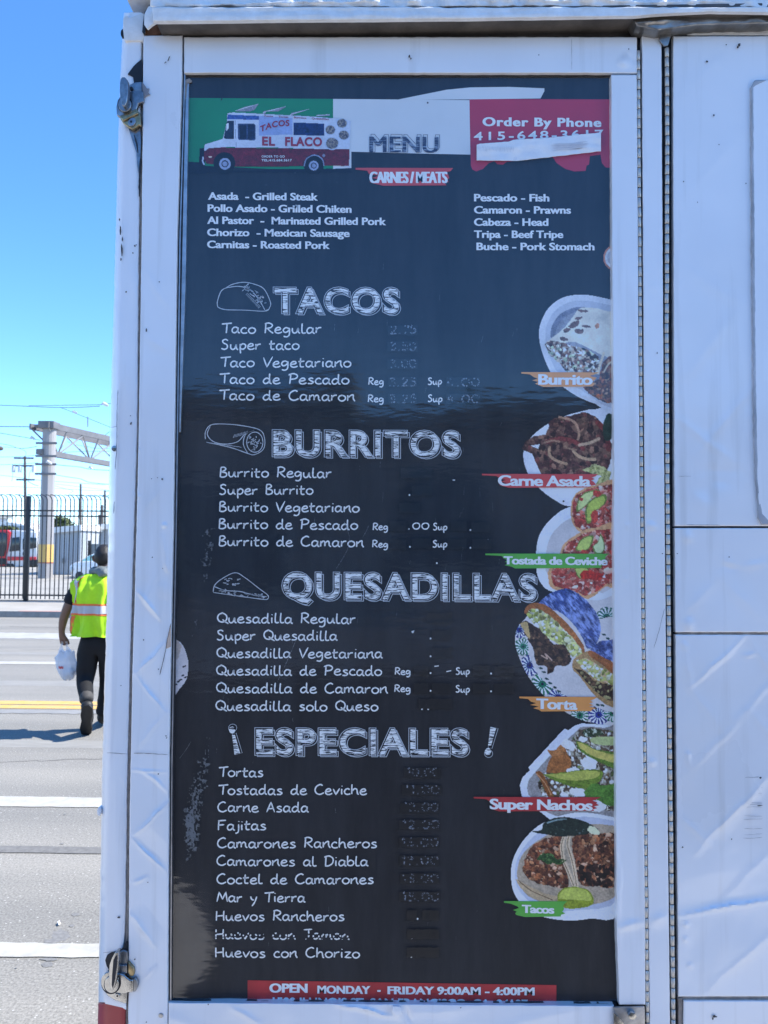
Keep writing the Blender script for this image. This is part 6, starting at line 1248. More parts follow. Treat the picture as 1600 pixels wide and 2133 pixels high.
# ================================================================== CAR (front left part visible behind the man)
YC = 38.0
M['carwhite'] = mat('white_car_paint', (0.78, 0.79, 0.80), 0.25, coat=.5)
car = tag(empty('parked_car', (P(175, 1200, YC).x, YC, 0.1)), 'white parked car with pale teal windscreen behind the fence left of the man', 'car')
def C2(pts, Y, th, name, m, bv=.05): return MB().prism([P(x, y, Y) for x, y in pts], (0, th, 0)).build(name, m, car, bevel=bv)
C2([(144, 1181), (147, 1175), (158, 1171), (176, 1168), (240, 1168), (262, 1176), (264, 1200), (228, 1203), (160, 1204), (146, 1200)], YC, 1.75, 'car_body', M['carwhite'], .12)
C2([(166, 1169), (186, 1156), (194, 1153.5), (232, 1154), (246, 1169)], YC + .15, 1.45, 'cabin', M['carwhite'], .1)
C2([(170, 1168.5), (187, 1157.5), (195, 1156), (195, 1168)], YC + .11, .05, 'window', mat('teal_glass', (0.30, 0.62, 0.58), .15), .01)
C2([(198, 1156), (231, 1156.5), (240, 1168), (198, 1168)], YC + .11, .05, 'window', M['glassdark'], .01)
C2([(145, 1183), (150, 1180), (154, 1186), (148, 1196)], YC - .02, .05, 'headlight', M['alu'], .01)
for px in (165, 243):
    o = C2([(px + 8.5 * math.cos(a), 1199 + 8.5 * math.sin(a)) for a in [2 * math.pi * k / 20 for k in range(20)]], YC - .03, .22, 'wheel', M['rubber'], .03)
# ================================================================== TREE
def leafball(name, cx, cy, Y, rx, ry, n, m, parent, size, seed, dep=1.0):
    r = np.random.RandomState(seed); V = []; Q = []; k = 0
    cen = np.array(P(cx, cy, Y)); sx = rx * Y / F; sz = ry * Y / F
    nb = 16; bc_ = r.normal(size=(nb, 3)); bc_ /= np.linalg.norm(bc_, axis=1, keepdims=True); bc_ *= r.uniform(.2, .75, (nb, 1)); br = r.uniform(.25, .5, nb)
    for i in range(n):
        j = r.randint(nb); p = bc_[j] + r.normal(size=3) * br[j] * .55
        c0 = cen + p * np.array([sx, sx * dep, sz]); a = r.normal(size=3); a /= np.linalg.norm(a); b = np.cross(a, r.normal(size=3)); b /= np.linalg.norm(b); s_ = size * r.uniform(.5, 1.3)
        V += [c0 - a * s_, c0 + b * s_ * .5, c0 + a * s_, c0 - b * s_ * .5]; Q.append((k, k + 1, k + 2, k + 3)); k += 4
    return fastmesh(name, np.array(V), Q, m, parent)
M['leaf'] = mat('foliage', (0.10, 0.13, 0.035), 0.7, var=0.5, vscale=1.2, var_col=(0.045, 0.065, 0.02)); M['bark'] = mat('bark', (0.10, 0.08, 0.06), .9, var=.3, vscale=5)
YTR = 75.0
def tree(cx, cy, rx, ry, Y, label, n, seed):
    t = tag(empty('tree', (P(cx, 1170, Y).x, Y, 0.1)), label, 'tree'); b = P(cx, cy, Y); r = random.Random(seed)
    mb = MB().tube([(b.x, Y, 0.1), (b.x + .1, Y, b.z * .5), (b.x - .1, Y, b.z)], [.28, .2, .08], 8)
    for i in range(7): a = r.uniform(0, 6.28); q = r.uniform(.4, .8); mb.tube([(b.x, Y, b.z * .55), (b.x + math.cos(a) * rx * Y / F * q * .5, Y + math.sin(a) * q, b.z * .8), (b.x + math.cos(a) * rx * Y / F * q, Y + math.sin(a) * 1.5 * q, b.z + r.uniform(-.3, .8))], [.1, .06, .02], 5)
    mb.build('trunk', M['bark'], t); leafball('crown', cx, cy, Y, rx, ry, n, M['leaf'], t, .2, seed)
tree(126, 1096, 28, 17, YTR, 'dark green bushy tree rising behind the grey shed right of the mast', 2600, 5)
tree(12, 1102, 24, 8, 92, 'low green tree top against the white warehouse at the left edge', 700, 6)
# ================================================================== POLES AND WIRES
M['pole'] = mat('weathered_wood', (0.13, 0.11, 0.10), .85, var=.3, vscale=3); M['wire'] = mat('wire_dark', (0.12, 0.13, 0.15), .6); M['insul'] = mat('insulator', (0.55, 0.57, 0.58), .4)
YP = 85.0
up_ = tag(empty('utility_pole', (P(53, 1180, YP).x, YP, 0.1)), 'wooden utility pole with crossarms and transformers left of the mast', 'utility pole')
b0, b1 = P(54, 1165, YP), P(52, 951, YP); MB().tube([(b0.x, YP, .1), tuple(b1)], [.22, .13], 8).build('shaft', M['pole'], up_)
for (xa_, xb2, py) in [(31, 72, 954), (28, 72, 970), (36, 74, 999)]: p, q = P(xa_, py + .5, YP), P(xb2, py - .5, YP); MB().box(p.x, YP - .25, p.z - .09, q.x, YP - .1, p.z + .09).build('crossarm', M['pole'], up_)
for px in (31, 44, 73): p = P(px, 978, YP); MB().tube([(p.x, YP - .3, p.z - .35), (p.x, YP - .3, p.z + .35)], .2, 10).build('transformer', M['insul'], up_)
for px, top, Y, lab in [(168.5, 1008, 80, 'bare timber pole standing behind the shed roofs'), (208, 1072, 60, 'short dark pole behind the fence nearest the truck'), (219, 1021, 90, 'thin distant pole half hidden by the truck corner'), (213.5, 1052, 75, 'grey pole just left of the thin distant one')]:
    t = tag(MB().tube([(P(px, 1150, Y).x, Y, .1), tuple(P(px - .4, top, Y))], [.16, .12], 8).build('utility_pole', M['pole']), lab, 'pole')
def wire(pts, Y, r_, label, Y2=None):
    Y2 = Y2 or Y; pts = list(pts)
    if pts[0][0] <= -200: pts = [(-900, pts[0][1] - 6)] + pts
    if pts[-1][0] >= 240: pts = pts + [(1100, pts[-1][1] + (10 if pts[-1][1] > 900 else 0))]
    n = len(pts); q = spline(pts, 6) if n > 2 else [(pts[0][0] + (pts[1][0] - pts[0][0]) * k / 10, pts[0][1] + (pts[1][1] - pts[0][1]) * k / 10 + 1.5 * math.sin(math.pi * k / 10)) for k in range(11)]
    V = [P(x, y, Y + (Y2 - Y) * k / (len(q) - 1)) for k, (x, y) in enumerate(q)]
    return tag(MB().tube(V, r_, 4).build('overhead_wire', M['wire']), label, 'wire', 'overhead wires above the rail yard')
W_ = [([(-200, 838), (0, 844), (130, 849), (208, 846)], 44, .022), ([(60, 845), (208, 843), (300, 840)], 44, .018), ([(127, 849), (160, 862), (230, 890), (300, 920)], 44, .018), ([(-200, 887), (66, 889)], 38, .025), ([(-200, 870), (0, 902), (68, 914), (84, 917)], 38, .018),
      ([(-200, 900), (0, 924), (40, 934), (78, 930)], 40, .016), ([(-200, 945), (0, 952), (110, 946), (260, 940)], 60, .02), ([(-200, 969), (0, 968), (80, 964)], 60, .02), ([(110, 967), (160, 972), (300, 982)], 44, .022), ([(110, 988), (160, 996), (300, 1012)], 44, .02), ([(-200, 975), (0, 990), (80, 1000), (220, 1010)], 70, .022),
      ([(58, 1002), (80, 1012)], 85, .04), ([(108, 1010), (150, 1021), (240, 1036)], 70, .02), ([(-200, 935), (0, 931), (50, 938), (53, 951)], 80, .02), ([(-200, 1022), (0, 1014), (120, 1018), (300, 1024)], 90, .025), ([(-200, 1045), (0, 1044), (230, 1040), (300, 1038)], 90, .022), ([(90, 1005), (220, 1020), (300, 1026)], 80, .02), ([(-200, 1057), (110, 1054), (300, 1058)], 95, .02),
      ([(25, 1003), (27, 985), (29, 972)], 85, .02), ([(60, 999), (62, 985), (70, 974)], 85, .02), ([(140, 920), (180, 930), (300, 936)], 50, .016)]
WL = ['uppermost wire, running from the left edge to the insulator by the truck', 'second strand just under the uppermost wire', 'wire branching down to the right from the uppermost pair above the gantry', 'level wire ending at the mast top from the left', 'wire slanting down from the left edge to the white insulator by the mast', 'cable sagging to the mast just under its gantry bracket', 'long wire crossing behind the mast at the height of the pole top', "wire ending at the mast beside the pole's middle crossarm", "wire leaving the mast's right side just below the gantry", 'wire leaving the lowest bracket of the mast to the right', 'wire sloping down across the utility pole behind the mast', 'short thick wire sloping from the utility pole down to the mast', 'wire sloping down to the right between mast and bare timber pole', 'curved wire dropping onto the top of the utility pole', 'faint far wire just above the fence top, the upper of two', 'faint far wire running through the curved fence tops', 'far wire rising leftwards between mast and the truck corner', 'lowest far wire seen between the fence pickets', "drop wire looping from the crossarm's left end", "drop wire looping from the crossarm's right end", "wire inside the gantry's lattice bars"]
for (q, Y, r_), lb_ in zip(W_, WL): wire(q, Y, r_, lb_)
for px, py, Y, r_ in [(219, 843.5, 44, .16), (155.5, 860, 44, .12), (68, 914, 38, .1), (189, 976, 44, .1), (102, 965, 37.2, .12)]:
    c0 = P(px, py, Y); mb = MB().tube([c0 + Vector((-r_ * 1.2, 0, r_ * .3)), c0 + Vector((-r_ * .6, 0, .1)), c0 + Vector((r_ * .6, 0, 0)), c0 + Vector((r_ * 1.2, 0, -r_ * .3))], [r_ * .3, r_ * .6, r_ * .6, r_ * .3], 8)
    tag(mb.build('insulator', M['insul'], smooth=True), {219: 'pale insulator on the highest wire beside the truck corner', 155: 'pale insulator on the slanting wire above the gantry', 68: 'pale insulator on the wire just left of the mast', 189: 'small white insulator hanging in the sky below the gantry', 102: 'white insulator clamped to the mast side'}[int(px)], 'insulator')
# street lamp arm at far left
tag(MB().tube([P(-60, 940, 50), P(-8, 933, 50), P(2, 934, 50), P(6, 935.5, 50)], [.05, .06, .16, .08], 8).build('lamp_head', M['pole']), 'dark lamp head poking in at the left edge among the wires', 'lamp')

# ================================================================== what stands behind the photographer (seen in the plastic)
M['brick'] = mat('brown_building', (0.48, 0.43, 0.40), .8, var=.3, vscale=.6); M['bglass'] = mat('building_glass', (0.16, 0.17, 0.18), .3)
def block_building(x0, x1, y0, dep, h, label, m):
    b = tag(empty('building', ((x0 + x1) / 2, y0, 0)), label, 'building'); MB().box(x0, y0 - dep, 0, x1, y0, h).build('wall', m, b)
    MB().box(x0 - .2, y0 - dep - .2, h, x1 + .2, y0 + .3, h + .35).build('roof', M['darkgrey'], b)
    n = int((x1 - x0) / 3)
    for i in range(n):
        for z in (1.2, 4.0):
            if z + 1.8 < h: MB().box(x0 + 1 + i * 3, y0, z, x0 + 2.6 + i * 3, y0 + .05, z + 1.6).build('window', M['bglass'], b)
block_building(-22, -1.0, -8.15, 8, 3.8, 'brown low building behind the photographer to the left', M['brick'])
block_building(-1.0, 16, -8.15, 8.3, 3.3, 'brown low building behind the photographer to the right', M['brick'])

for k, (x, y, s_) in enumerate([(-13, -19, 2.6), (-6.5, -22, 2.0), (-2.2, -20, 1.5), (3.2, -19, 1.7), (8.5, -22, 2.4)]):
    t = tag(empty('tree', (x, y, 0)), ['big round street tree', 'slim street tree', 'small street tree', 'dense low street tree', 'wide street tree'][k] + ' behind the brown buildings across the sidewalk', 'tree')
    MB().tube([(x, y, 0), (x + .1, y, 2.4), (x, y, 4.4)], [.2, .15, .07], 8).build('trunk', M['bark'], t)
    r = np.random.RandomState(k + 50); V = []; Q = []; n_ = 900
    for i in range(n_):
        c0 = np.array([x, y, 4.3]) + r.normal(size=3) * s_ * np.array([.5, .5, .34]); a = r.normal(size=3); a /= np.linalg.norm(a); b = np.cross(a, r.normal(size=3)); b /= np.linalg.norm(b); q = r.uniform(.1, .24)
        V += [c0 - a * q, c0 + b * q * .6, c0 + a * q, c0 - b * q * .6]; Q.append((4 * i, 4 * i + 1, 4 * i + 2, 4 * i + 3))
    fastmesh('crown', np.array(V), Q, M['leaf'], t)
# hairline cracks and tyre marks in the road
M['roadcrack'] = mat('road_crack', (0.10, 0.097, 0.09), .9)
def gcrack(pts, wd, name, m, z=0.0012):
    q = []
    for i in range(len(pts) - 1):
        a, b = Vector(pts[i]), Vector(pts[i + 1]); n = max(2, int((b - a).length / .06))
        for k in range(n): t = k / n; q.append(a * (1 - t) + b * t + Vector((random.uniform(-.012, .012), random.uniform(-.02, .02))))
    q.append(Vector(pts[-1])); V = [(p.x, p.y - wd * random.uniform(.3, .7), z) for p in q] + [(p.x, p.y + wd * random.uniform(.3, .7), z) for p in q]; n = len(q)
    o = mesh(name, V, [(i, i + 1, n + i + 1, n + i) for i in range(n - 1)], m); o['kind'] = 'structure'
gcrack([(-4, 6.4), (-3.1, 6.1), (-2.2, 6.25), (-1.2, 6.0)], .012, 'road_crack', M['roadcrack']); gcrack([(-6, 12.6), (-4.4, 12.9), (-2, 12.5)], .03, 'road_crack', M['roadcrack'])
gcrack([(-8, 16.2), (-3, 15.7)], .05, 'road_crack', M['roadcrack'])
M['tyre'] = mat('faint_tyre_mark', (0.20, 0.195, 0.18), .85, var=.35, vscale=9, stretch=(.4, 3, 1), var_col=(0.27, 0.262, 0.24))
for y0, y1 in ((6.55, 6.8), (9.4, 9.75), (12.1, 12.35), (14.0, 14.5)): sheet('tyre_track', -30, y0, 12, y1, 0.001, M['tyre'])

for k, (xa_, xb2, Y, h, m_, lab) in enumerate([(-150, -75, 130, 7, 'shed', 'long far grey warehouse left of the tram yard'), (-70, -62, 110, 5, 'roofwhite', 'small white far building beyond the yard'), (-25, 20, 140, 8, 'shed', 'far grey warehouse hidden behind the truck'), (30, 110, 120, 9, 'roofwhite', 'far pale warehouse to the right behind the truck')]):
    t = tag(empty('warehouse', ((xa_ + xb2) / 2, Y, .1)), lab, 'warehouse'); MB().box(xa_, Y, .1, xb2, Y + 20, h).build('wall', M[m_], t); MB().box(xa_ - .5, Y - .5, h, xb2 + .5, Y + 20.5, h + .5).build('roof', M['darkgrey'], t)
# ================================================================== THE MAN
YH = 7.1
man = tag(empty('person', (P(205, 1515, YH).x, YH, 0)), 'man walking away in a yellow-green safety vest, dark trousers and boots, carrying a bag', 'person')
M['skin'] = mat('skin', (0.20, 0.11, 0.075), .55, var=.12, vscale=20); M['cloth'] = mat('dark_navy_cloth', (0.006, 0.007, 0.012), .85, var=.35, vscale=25, bump=.8, bscale=60)
M['trouser'] = mat('black_trousers', (0.004, 0.0045, 0.007), .85, var=.4, vscale=16, bump=.8, bscale=40); M['hivis'] = mat('hi_vis_yellow', (0.50, 0.86, 0.015), .7, var=.14, vscale=10, bump=.6, bscale=22)
M['silver'] = mat('reflective_silver', (0.50, 0.50, 0.52), .4, spec=.6, bump=.5, bscale=25); M['orange'] = mat('hi_vis_orange', (0.95, 0.20, 0.05), .7); M['hair'] = mat('black_hair', (0.010, 0.008, 0.008), .6, bump=1, bscale=90)
M['hood'] = mat('grey_jersey', (0.20, 0.22, 0.21), .9, var=.2, vscale=20, bump=.8, bscale=40); M['boot'] = mat('black_boot', (0.014, 0.014, 0.015), .6, var=.5, vscale=20, bump=.5, bscale=50)
M['cuff'] = mat('dusty_cuff', (0.06, 0.057, 0.055), .8, var=.4, vscale=20)
def skinned(name, nodes, edges, m, parent, sub=2, disp=0.0):
    me = bpy.data.meshes.new(name); keys = list(nodes); ix = {k: i for i, k in enumerate(keys)}
    me.from_pydata([tuple(nodes[k][0]) for k in keys], [(ix[a], ix[b]) for a, b in edges], []); ob = bpy.data.objects.new(name, me); COL.objects.link(ob)
    sk = ob.modifiers.new('s', 'SKIN'); sk.use_smooth_shade = True; sk.branch_smoothing = .3
    for i, k in enumerate(keys):
        v = me.skin_vertices[0].data[i]; r_ = nodes[k][1]; v.radius = (r_, r_) if not isinstance(r_, tuple) else r_; v.use_root = (i == 0)
    ss = ob.modifiers.new('u', 'SUBSURF'); ss.levels = sub; ss.render_levels = sub
    dg = bpy.context.evaluated_depsgraph_get(); dg.update(); me2 = bpy.data.meshes.new_from_object(ob.evaluated_get(dg)); bpy.data.objects.remove(ob)
    if disp:
        V = np.array([v.co[:] for v in me2.vertices]); N = np.array([v.normal[:] for v in me2.vertices]); d = (fnoise(V[:, 0] * 3 + V[:, 1], V[:, 2], .09, 7, 3) - .5) * 2 * disp; V += N * d[:, None]; me2.vertices.foreach_set('co', V.ravel())
    me2.name = name; o = link(name, me2, m, parent, smooth=True); return o
def H(px, py, dY=0.0): return P(px, py, YH + dY)
nodes = {'pel': (H(207, 1328), .12), 'waist': (H(209, 1288), .125), 'chest': (H(211, 1238), .15), 'upper': (H(212, 1212), .12), 'neck': (H(214, 1192), .06), 'neck2': (H(216, 1180, .02), .058), 'head1': (H(217, 1170, .03), .072), 'head2': (H(217, 1160, .03), .088), 'head3': (H(217, 1149, .02), .08), 'top': (H(217, 1143, .02), .05),
         'nose': (H(218, 1163, .13), .016),
         'sl': (H(170, 1210), .062), 'el': (H(142, 1262, -.03), .047), 'fl': (H(132, 1290, .0), .043), 'wl': (H(128, 1317, .03), .029), 'pl_': (H(131, 1328, .03), .033),
         'sr': (H(255, 1210), .062), 'er': (H(276, 1266, .02), .047), 'wr': (H(280, 1312, .12), .029), 'pr': (H(280, 1326, .15), .033),
         'hl': (H(188, 1345), .09), 'kl': (H(183, 1412, .02), .056), 'al': (H(181, 1462, -.22), .042), 'hr': (H(228, 1345), .09), 'kr': (H(224, 1420, .10), .056), 'ar': (H(214, 1492, .12), .042)}
edges = [('pel', 'waist'), ('waist', 'chest'), ('chest', 'upper'), ('upper', 'neck'), ('neck', 'neck2'), ('neck2', 'head1'), ('head1', 'head2'), ('head2', 'head3'), ('head3', 'top'), ('head2', 'nose'), ('upper', 'sl'), ('sl', 'el'), ('el', 'fl'), ('fl', 'wl'), ('wl', 'pl_'), ('upper', 'sr'), ('sr', 'er'), ('er', 'wr'), ('wr', 'pr'), ('pel', 'hl'), ('hl', 'kl'), ('kl', 'al'), ('pel', 'hr'), ('hr', 'kr'), ('kr', 'ar')]
# fingers, rooted in the palms
def fingers(pre, palm, sx):
    base = nodes[palm][0]
    for i, (ox, oy, ln) in enumerate([(-.024, .02, .030), (-.009, .024, .036), (.008, .022, .034), (.023, .016, .028)]):
        a = base + Vector((ox * sx, oy * .4, -.024)); b = a + Vector((0.003 * sx, .006, -ln)); c_ = b + Vector((.012 * sx, .014, -ln * .35)); d = c_ + Vector((.012 * sx, .008, ln * .45))
        for k, (p, r_) in enumerate(((a, .0105), (b, .0095), (c_, .009), (d, .008))): nodes['%s%d%d' % (pre, i, k)] = (p, r_)
        edges.append((palm, '%s%d0' % (pre, i))); edges.extend([('%s%d%d' % (pre, i, k), '%s%d%d' % (pre, i, k + 1)) for k in range(3)])
    a = base + Vector((.026 * sx, .01, -.004)); b = a + Vector((.016 * sx, .006, -.028)); c_ = b + Vector((.004 * sx, .008, -.024))
    for k, (p, r_) in enumerate(((a, .012), (b, .0105), (c_, .009))): nodes['%st%d' % (pre, k)] = (p, r_)
    edges.extend([(palm, pre + 't0'), (pre + 't0', pre + 't1'), (pre + 't1', pre + 't2')])
fingers('f', 'pl_', 1); fingers('g', 'pr', -1)
body = skinned('body', nodes, edges, M['skin'], man, 2)
tn = {'pel': (H(208, 1322), .135), 'waist': (H(209, 1288), .14), 'chest': (H(211, 1240), .165), 'upper': (H(212, 1216), .14), 'neck': (H(214, 1199), .085), 'sl': (H(169, 1212), .078), 'ml': (H(153, 1240, -.02), .068), 'cl': (H(140, 1262, -.03), .066), 'sr': (H(256, 1212), .078), 'mr': (H(268, 1240, -.01), .068), 'cr': (H(276, 1264, .01), .066)}
skinned('shirt', tn, [('pel', 'waist'), ('waist', 'chest'), ('chest', 'upper'), ('upper', 'neck'), ('upper', 'sl'), ('sl', 'ml'), ('ml', 'cl'), ('upper', 'sr'), ('sr', 'mr'), ('mr', 'cr')], M['cloth'], man, 2, .006)
pn = {'wst': (H(208, 1308), .150), 'pel': (H(207, 1328), .155), 'hl': (H(185, 1350), .122), 'tl': (H(181, 1385, .01), .104), 'kl': (H(178, 1412, .01), .080), 'cl': (H(178, 1438, -.10), .074), 'al': (H(181, 1464, -.215), .066), 'hr': (H(229, 1350), .112), 'tr': (H(227, 1385, .05), .098), 'kr': (H(224, 1420, .10), .078), 'cr': (H(219, 1458, .11), .076), 'ar': (H(214, 1494, .12), .070)}
skinned('trousers', pn, [('wst', 'pel'), ('pel', 'hl'), ('hl', 'tl'), ('tl', 'kl'), ('kl', 'cl'), ('cl', 'al'), ('pel', 'hr'), ('hr', 'tr'), ('tr', 'kr'), ('kr', 'cr'), ('cr', 'ar')], M['trouser'], man, 2, .010)
skinned('trouser_cuff', {'a': (H(178, 1446, -.14), .066), 'b': (H(181, 1454, -.19), .067), 'c': (H(182, 1463, -.225), .064)}, [('a', 'b'), ('b', 'c')], M['cuff'], man, 2, .008)
# boots: rear one pushed off on its toe
gt = G(176, 1530); tl_ = Vector((gt.x, gt.y + .10, .035)); hl_ = H(181, 1474, -.27)
skinned('boot', {'ank': (H(182, 1460, -.215), .058), 'heel': (hl_, .055), 'mid': (hl_ * .5 + tl_ * .5 + Vector((0, .012, 0)), .052), 'ball': (Vector((gt.x, gt.y + .04, .062)), .05), 'toe': (Vector((gt.x - .005, gt.y + .12, .042)), .036)}, [('ank', 'heel'), ('heel', 'mid'), ('mid', 'ball'), ('ball', 'toe')], M['boot'], man, 2)
gf = G(211, 1512); skinned('boot', {'ank': (H(214, 1490, .12), .062), 'heel': (Vector((gf.x, gf.y + .04, .052)), .05), 'mid': (Vector((gf.x - .01, gf.y + .14, .052)), .047), 'toe': (Vector((gf.x - .03, gf.y + .26, .042)), .040)}, [('ank', 'heel'), ('heel', 'mid'), ('mid', 'toe')], M['boot'], man, 2)
# sole of the raised boot
sp = [(168, 1478), (174, 1470), (186, 1469), (194, 1476), (194, 1492), (190, 1504), (193, 1518), (190, 1529), (180, 1534), (168, 1530), (164, 1518), (168, 1502), (166, 1490)]
def sole_pt(x, y): t = (y - 1469) / 65; return P(x, y, (YH - .335) + t * (gt.y - .015 - (YH - .335)))
MB().prism([sole_pt(180 + (x - 180) * .9, y) for x, y in sp], (0, .02, .005)).build('boot_sole', M['boot'], man, bevel=.004)
# vest: lofted shell with folds
prof = [(1323, .234, .172), (1319, .232, .168), (1300, .226, .166), (1280, .222, .165), (1262, .226, .168), (1245, .232, .172), (1228, .238, .172), (1214, .240, .160), (1206, .225, .145), (1200, .185, .12), (1195, .130, .095)]
def VS(th, t, off=0.0):
    f = t * (len(prof) - 1); i = min(int(f), len(prof) - 2); k = f - i; py = prof[i][0] * (1 - k) + prof[i + 1][0] * k; rx = prof[i][1] * (1 - k) + prof[i + 1][1] * k; ry = prof[i][2] * (1 - k) + prof[i + 1][2] * k
    cxp = 211 - (1319 - py) * 0.0 ; c0 = H(cxp, py)
    fold = .030 * math.sin(th * 9 + t * 3) * (1 - t) + .016 * math.sin(th * 17 + 1.3 * math.sin(t * 7)) * (1 - t * .6) + .010 * math.sin(th * 5 - t * 14)
    fold += .020 * (float(fnoise(th * 1.5, t * 2.2, .45, 8, 3)) - .5) * 2 * (1 if abs(th - 0) > .01 else 1)
    e = 2 / 2.5; ct, st_ = math.cos(th), math.sin(th); ux = math.copysign(abs(ct) ** e, ct); uy = math.copysign(abs(st_) ** e, st_)
    q = 1 + (fold + off) / .2; return Vector((c0.x + rx * ux * q, YH + ry * uy * q, c0.z))
n1_, n2_ = 96, 40; V = [VS(2 * math.pi * a / n1_, b / n2_) for b in range(n2_ + 1) for a in range(n1_)]
Q = [(b * n1_ + a, b * n1_ + (a + 1) % n1_, (b + 1) * n1_ + (a + 1) % n1_, (b + 1) * n1_ + a) for b in range(n2_) for a in range(n1_)]
vest = fastmesh('safety_vest', V, Q, M['hivis'], man, smooth=True)
def tpy(py):
    for i in range(len(prof) - 1):
        if prof[i][0] >= py >= prof[i + 1][0]: return (i + (prof[i][0] - py) / (prof[i][0] - prof[i + 1][0])) / (len(prof) - 1)
    return 0 if py > 1319 else 1
def band(name, th0, th1, t0, t1, off, m, n=60, k=3):
    V = [VS(th0(t0 + (t1 - t0) * b / k) * (1 - a / n) + th1(t0 + (t1 - t0) * b / k) * a / n, t0 + (t1 - t0) * b / k, off) for b in range(k + 1) for a in range(n + 1)]
    Q = [(b * (n + 1) + a, b * (n + 1) + a + 1, (b + 1) * (n + 1) + a + 1, (b + 1) * (n + 1) + a) for b in range(k) for a in range(n)]
    fastmesh(name, V, Q, m, vest, smooth=True)
full0 = lambda t: 0.0; full1 = lambda t: 2 * math.pi
band('orange_band', full0, full1, tpy(1279.5), tpy(1255.5), .0035, M['orange'], 96); band('reflective_band', full0, full1, tpy(1275.5), tpy(1259.5), .007, M['silver'], 96)
for sgn in (1, -1):
    mid = lambda t, s_=sgn: -math.pi / 2 - s_ * (0.62 + .50 * np.interp(t, [0, .25, .45, .75, 1], [1.15, 1.0, .7, .3, -.1]))
    for nm, wd, of, m_ in (('orange_band', .17, .004, 'orange'), ('reflective_band', .105, .0075, 'silver')):
        band(nm, lambda t, w_=wd: mid(t) - w_, lambda t, w_=wd: mid(t) + w_, tpy(1318), tpy(1281) - .001, of, M[m_], 6, 14)
        band(nm, lambda t, w_=wd: mid(t) - w_, lambda t, w_=wd: mid(t) + w_, tpy(1254), .93, of, M[m_], 6, 24)
# hood and hair
hd = [(H(196 + 21 + 24 * math.cos(a), 1188 + 3 * math.cos(2 * a), .10 * math.sin(a)), .040 + .01 * math.sin(3 * a)) for a in [2 * math.pi * k / 14 for k in range(14)]]
hn = {i: v for i, v in enumerate(hd)}; hn['d'] = (H(216, 1203, -.13), .045); skinned('hood', hn, [(i, (i + 1) % 14) for i in range(14)] + [(10, 'd')], M['hood'], man, 2, .010)
r = random.Random(4); hv = []; hf = []
def hairpt(u, v): 
    th = u * 2 * math.pi; ph = v * math.pi; c0 = H(217, 1158, .015); rr_ = .092 + .006 * vnoise(u * 30, v * 14, 3)
    return Vector((c0.x + rr_ * .90 * math.sin(ph) * math.cos(th), c0.y + rr_ * 1.08 * math.sin(ph) * math.sin(th), c0.z + rr_ * 1.12 * math.cos(ph)))
nu, nv = 40, 20
for b in range(nv + 1):
    for a in range(nu):
        u = a / nu; lim = .36 + .44 * (0.5 - 0.5 * math.sin(u * 2 * math.pi)); hv.append(hairpt(u, b / nv * lim))
hf = [(b * nu + a, b * nu + (a + 1) % nu, (b + 1) * nu + (a + 1) % nu, (b + 1) * nu + a) for b in range(nv) for a in range(nu)]
fastmesh('hair', hv, hf, M['hair'], man, smooth=True)
for sx in (-1, 1):
    c0 = H(217 + sx * 20.0, 1163, .03); mb = MB().tube([c0 + Vector((0, 0, -.03)), c0 + Vector((sx * .008, 0, -.012)), c0 + Vector((sx * .012, -.004, .012)), c0 + Vector((0, 0, .028))], [.008, .014, .016, .010], 8); mb.build('ear', M['skin'], man, smooth=True)
# ================================================================== CARRIER BAG
def bagmat():
    m = bpy.data.materials.new('thin_white_plastic'); m.use_nodes = True; n = m.node_tree.nodes; L = m.node_tree.links; b = n['Principled BSDF']
    b.inputs['Base Color'].default_value = (0.72, 0.75, 0.80, 1); b.inputs['Roughness'].default_value = .35
    tl = n.new('ShaderNodeBsdfTranslucent'); tl.inputs[0].default_value = (.75, .78, .85, 1); tr = n.new('ShaderNodeBsdfTransparent'); mx = n.new('ShaderNodeMixShader'); mx.inputs[0].default_value = .4; mx2 = n.new('ShaderNodeMixShader'); mx2.inputs[0].default_value = .32
    o = n['Material Output']; L.new(b.outputs[0], mx.inputs[1]); L.new(tl.outputs[0], mx.inputs[2]); L.new(mx.outputs[0], mx2.inputs[1]); L.new(tr.outputs[0], mx2.inputs[2]); L.new(mx2.outputs[0], o.inputs[0]); return m
M['bag'] = bagmat()
bag = tag(empty('carrier_bag', tuple(H(140, 1416, .03))), 'thin white plastic carrier bag hanging from the man\'s left hand', 'carrier bag')
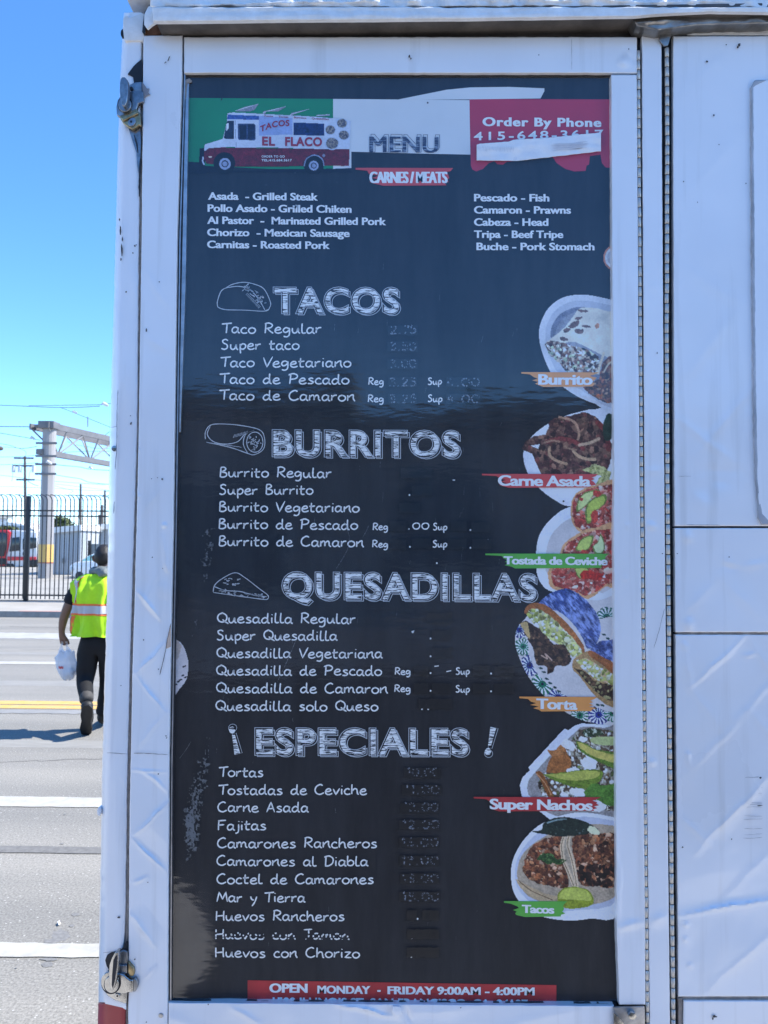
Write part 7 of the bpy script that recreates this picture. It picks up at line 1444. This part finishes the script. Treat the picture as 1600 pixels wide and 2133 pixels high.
bp_ = [(1416, 140, 4, .02), (1413, 141, 11, .05), (1404, 142, 17, .075), (1392, 140, 19, .085), (1380, 138, 19.5, .08), (1370, 137, 19, .07), (1362, 138, 18, .055), (1357, 139, 16, .04), (1355, 139, 14, .03)]
V = []; nb = 40
for j, (py, px, hw, dd) in enumerate(bp_):
    c0 = H(px, py, .03); rx = hw * YH / F
    for a in range(nb):
        th = 2 * math.pi * a / nb; f_ = 1 + .30 * (vnoise(a / 3.0 + 9, j * .8, 5) - .5) + .08 * math.sin(th * 7 + j * .5); V.append((c0.x + rx * math.cos(th) * f_, c0.y + dd * math.sin(th) * f_, c0.z + .010 * math.sin(th * 5 + j)))
Q = [(j * nb + a, j * nb + (a + 1) % nb, (j + 1) * nb + (a + 1) % nb, (j + 1) * nb + a) for j in range(len(bp_) - 1) for a in range(nb)]
fastmesh('bag_body', V, Q, M['bag'], bag, smooth=True)
for (xa_, xb2, yy) in ((127, 129.5, -.03), (143, 137.5, .03)):
    a = H(xa_, 1358, .03 + yy * .5); b = H(xb2, 1336, .03); s_ = 1 if xa_ < 135 else -1
    mb = MB(); pts = [a + (b - a) * k / 5 + Vector((0, .004 * math.sin(k * 2), 0)) for k in range(6)]; w0 = [.030, .022, .014, .010, .009, .008]
    vs = [p + Vector((-w0[i], 0, 0)) for i, p in enumerate(pts)] + [p + Vector((w0[i], .008 * (-1) ** i, 0)) for i, p in enumerate(pts)]; mb.add(vs, [(i, i + 1, 7 + i, 6 + i) for i in range(5)]); mb.build('handle', M['bag'], bag, smooth=True)
mb = MB()
for k in range(4): c0 = H(123 + k * 2.6, 1390 + (k % 2) * .8, -.062); mb.box(c0.x - .004, c0.y, c0.z - .012, c0.x + .004, c0.y + .003, c0.z + .010)
mb.build('printed_mark', M['tramred'], bag)
leaf_c = H(146, 1402, .03); c_b = MB().tube([leaf_c + Vector((-.05, 0, -.03)), leaf_c + Vector((-.03, 0, 0)), leaf_c + Vector((.02, 0, .012)), leaf_c + Vector((.04, 0, 0))], [.02, .045, .045, .02], 12)
tag(c_b.build('food_box', M['printwhite'], smooth=True), 'pale round food container showing through the carrier bag', 'food container')
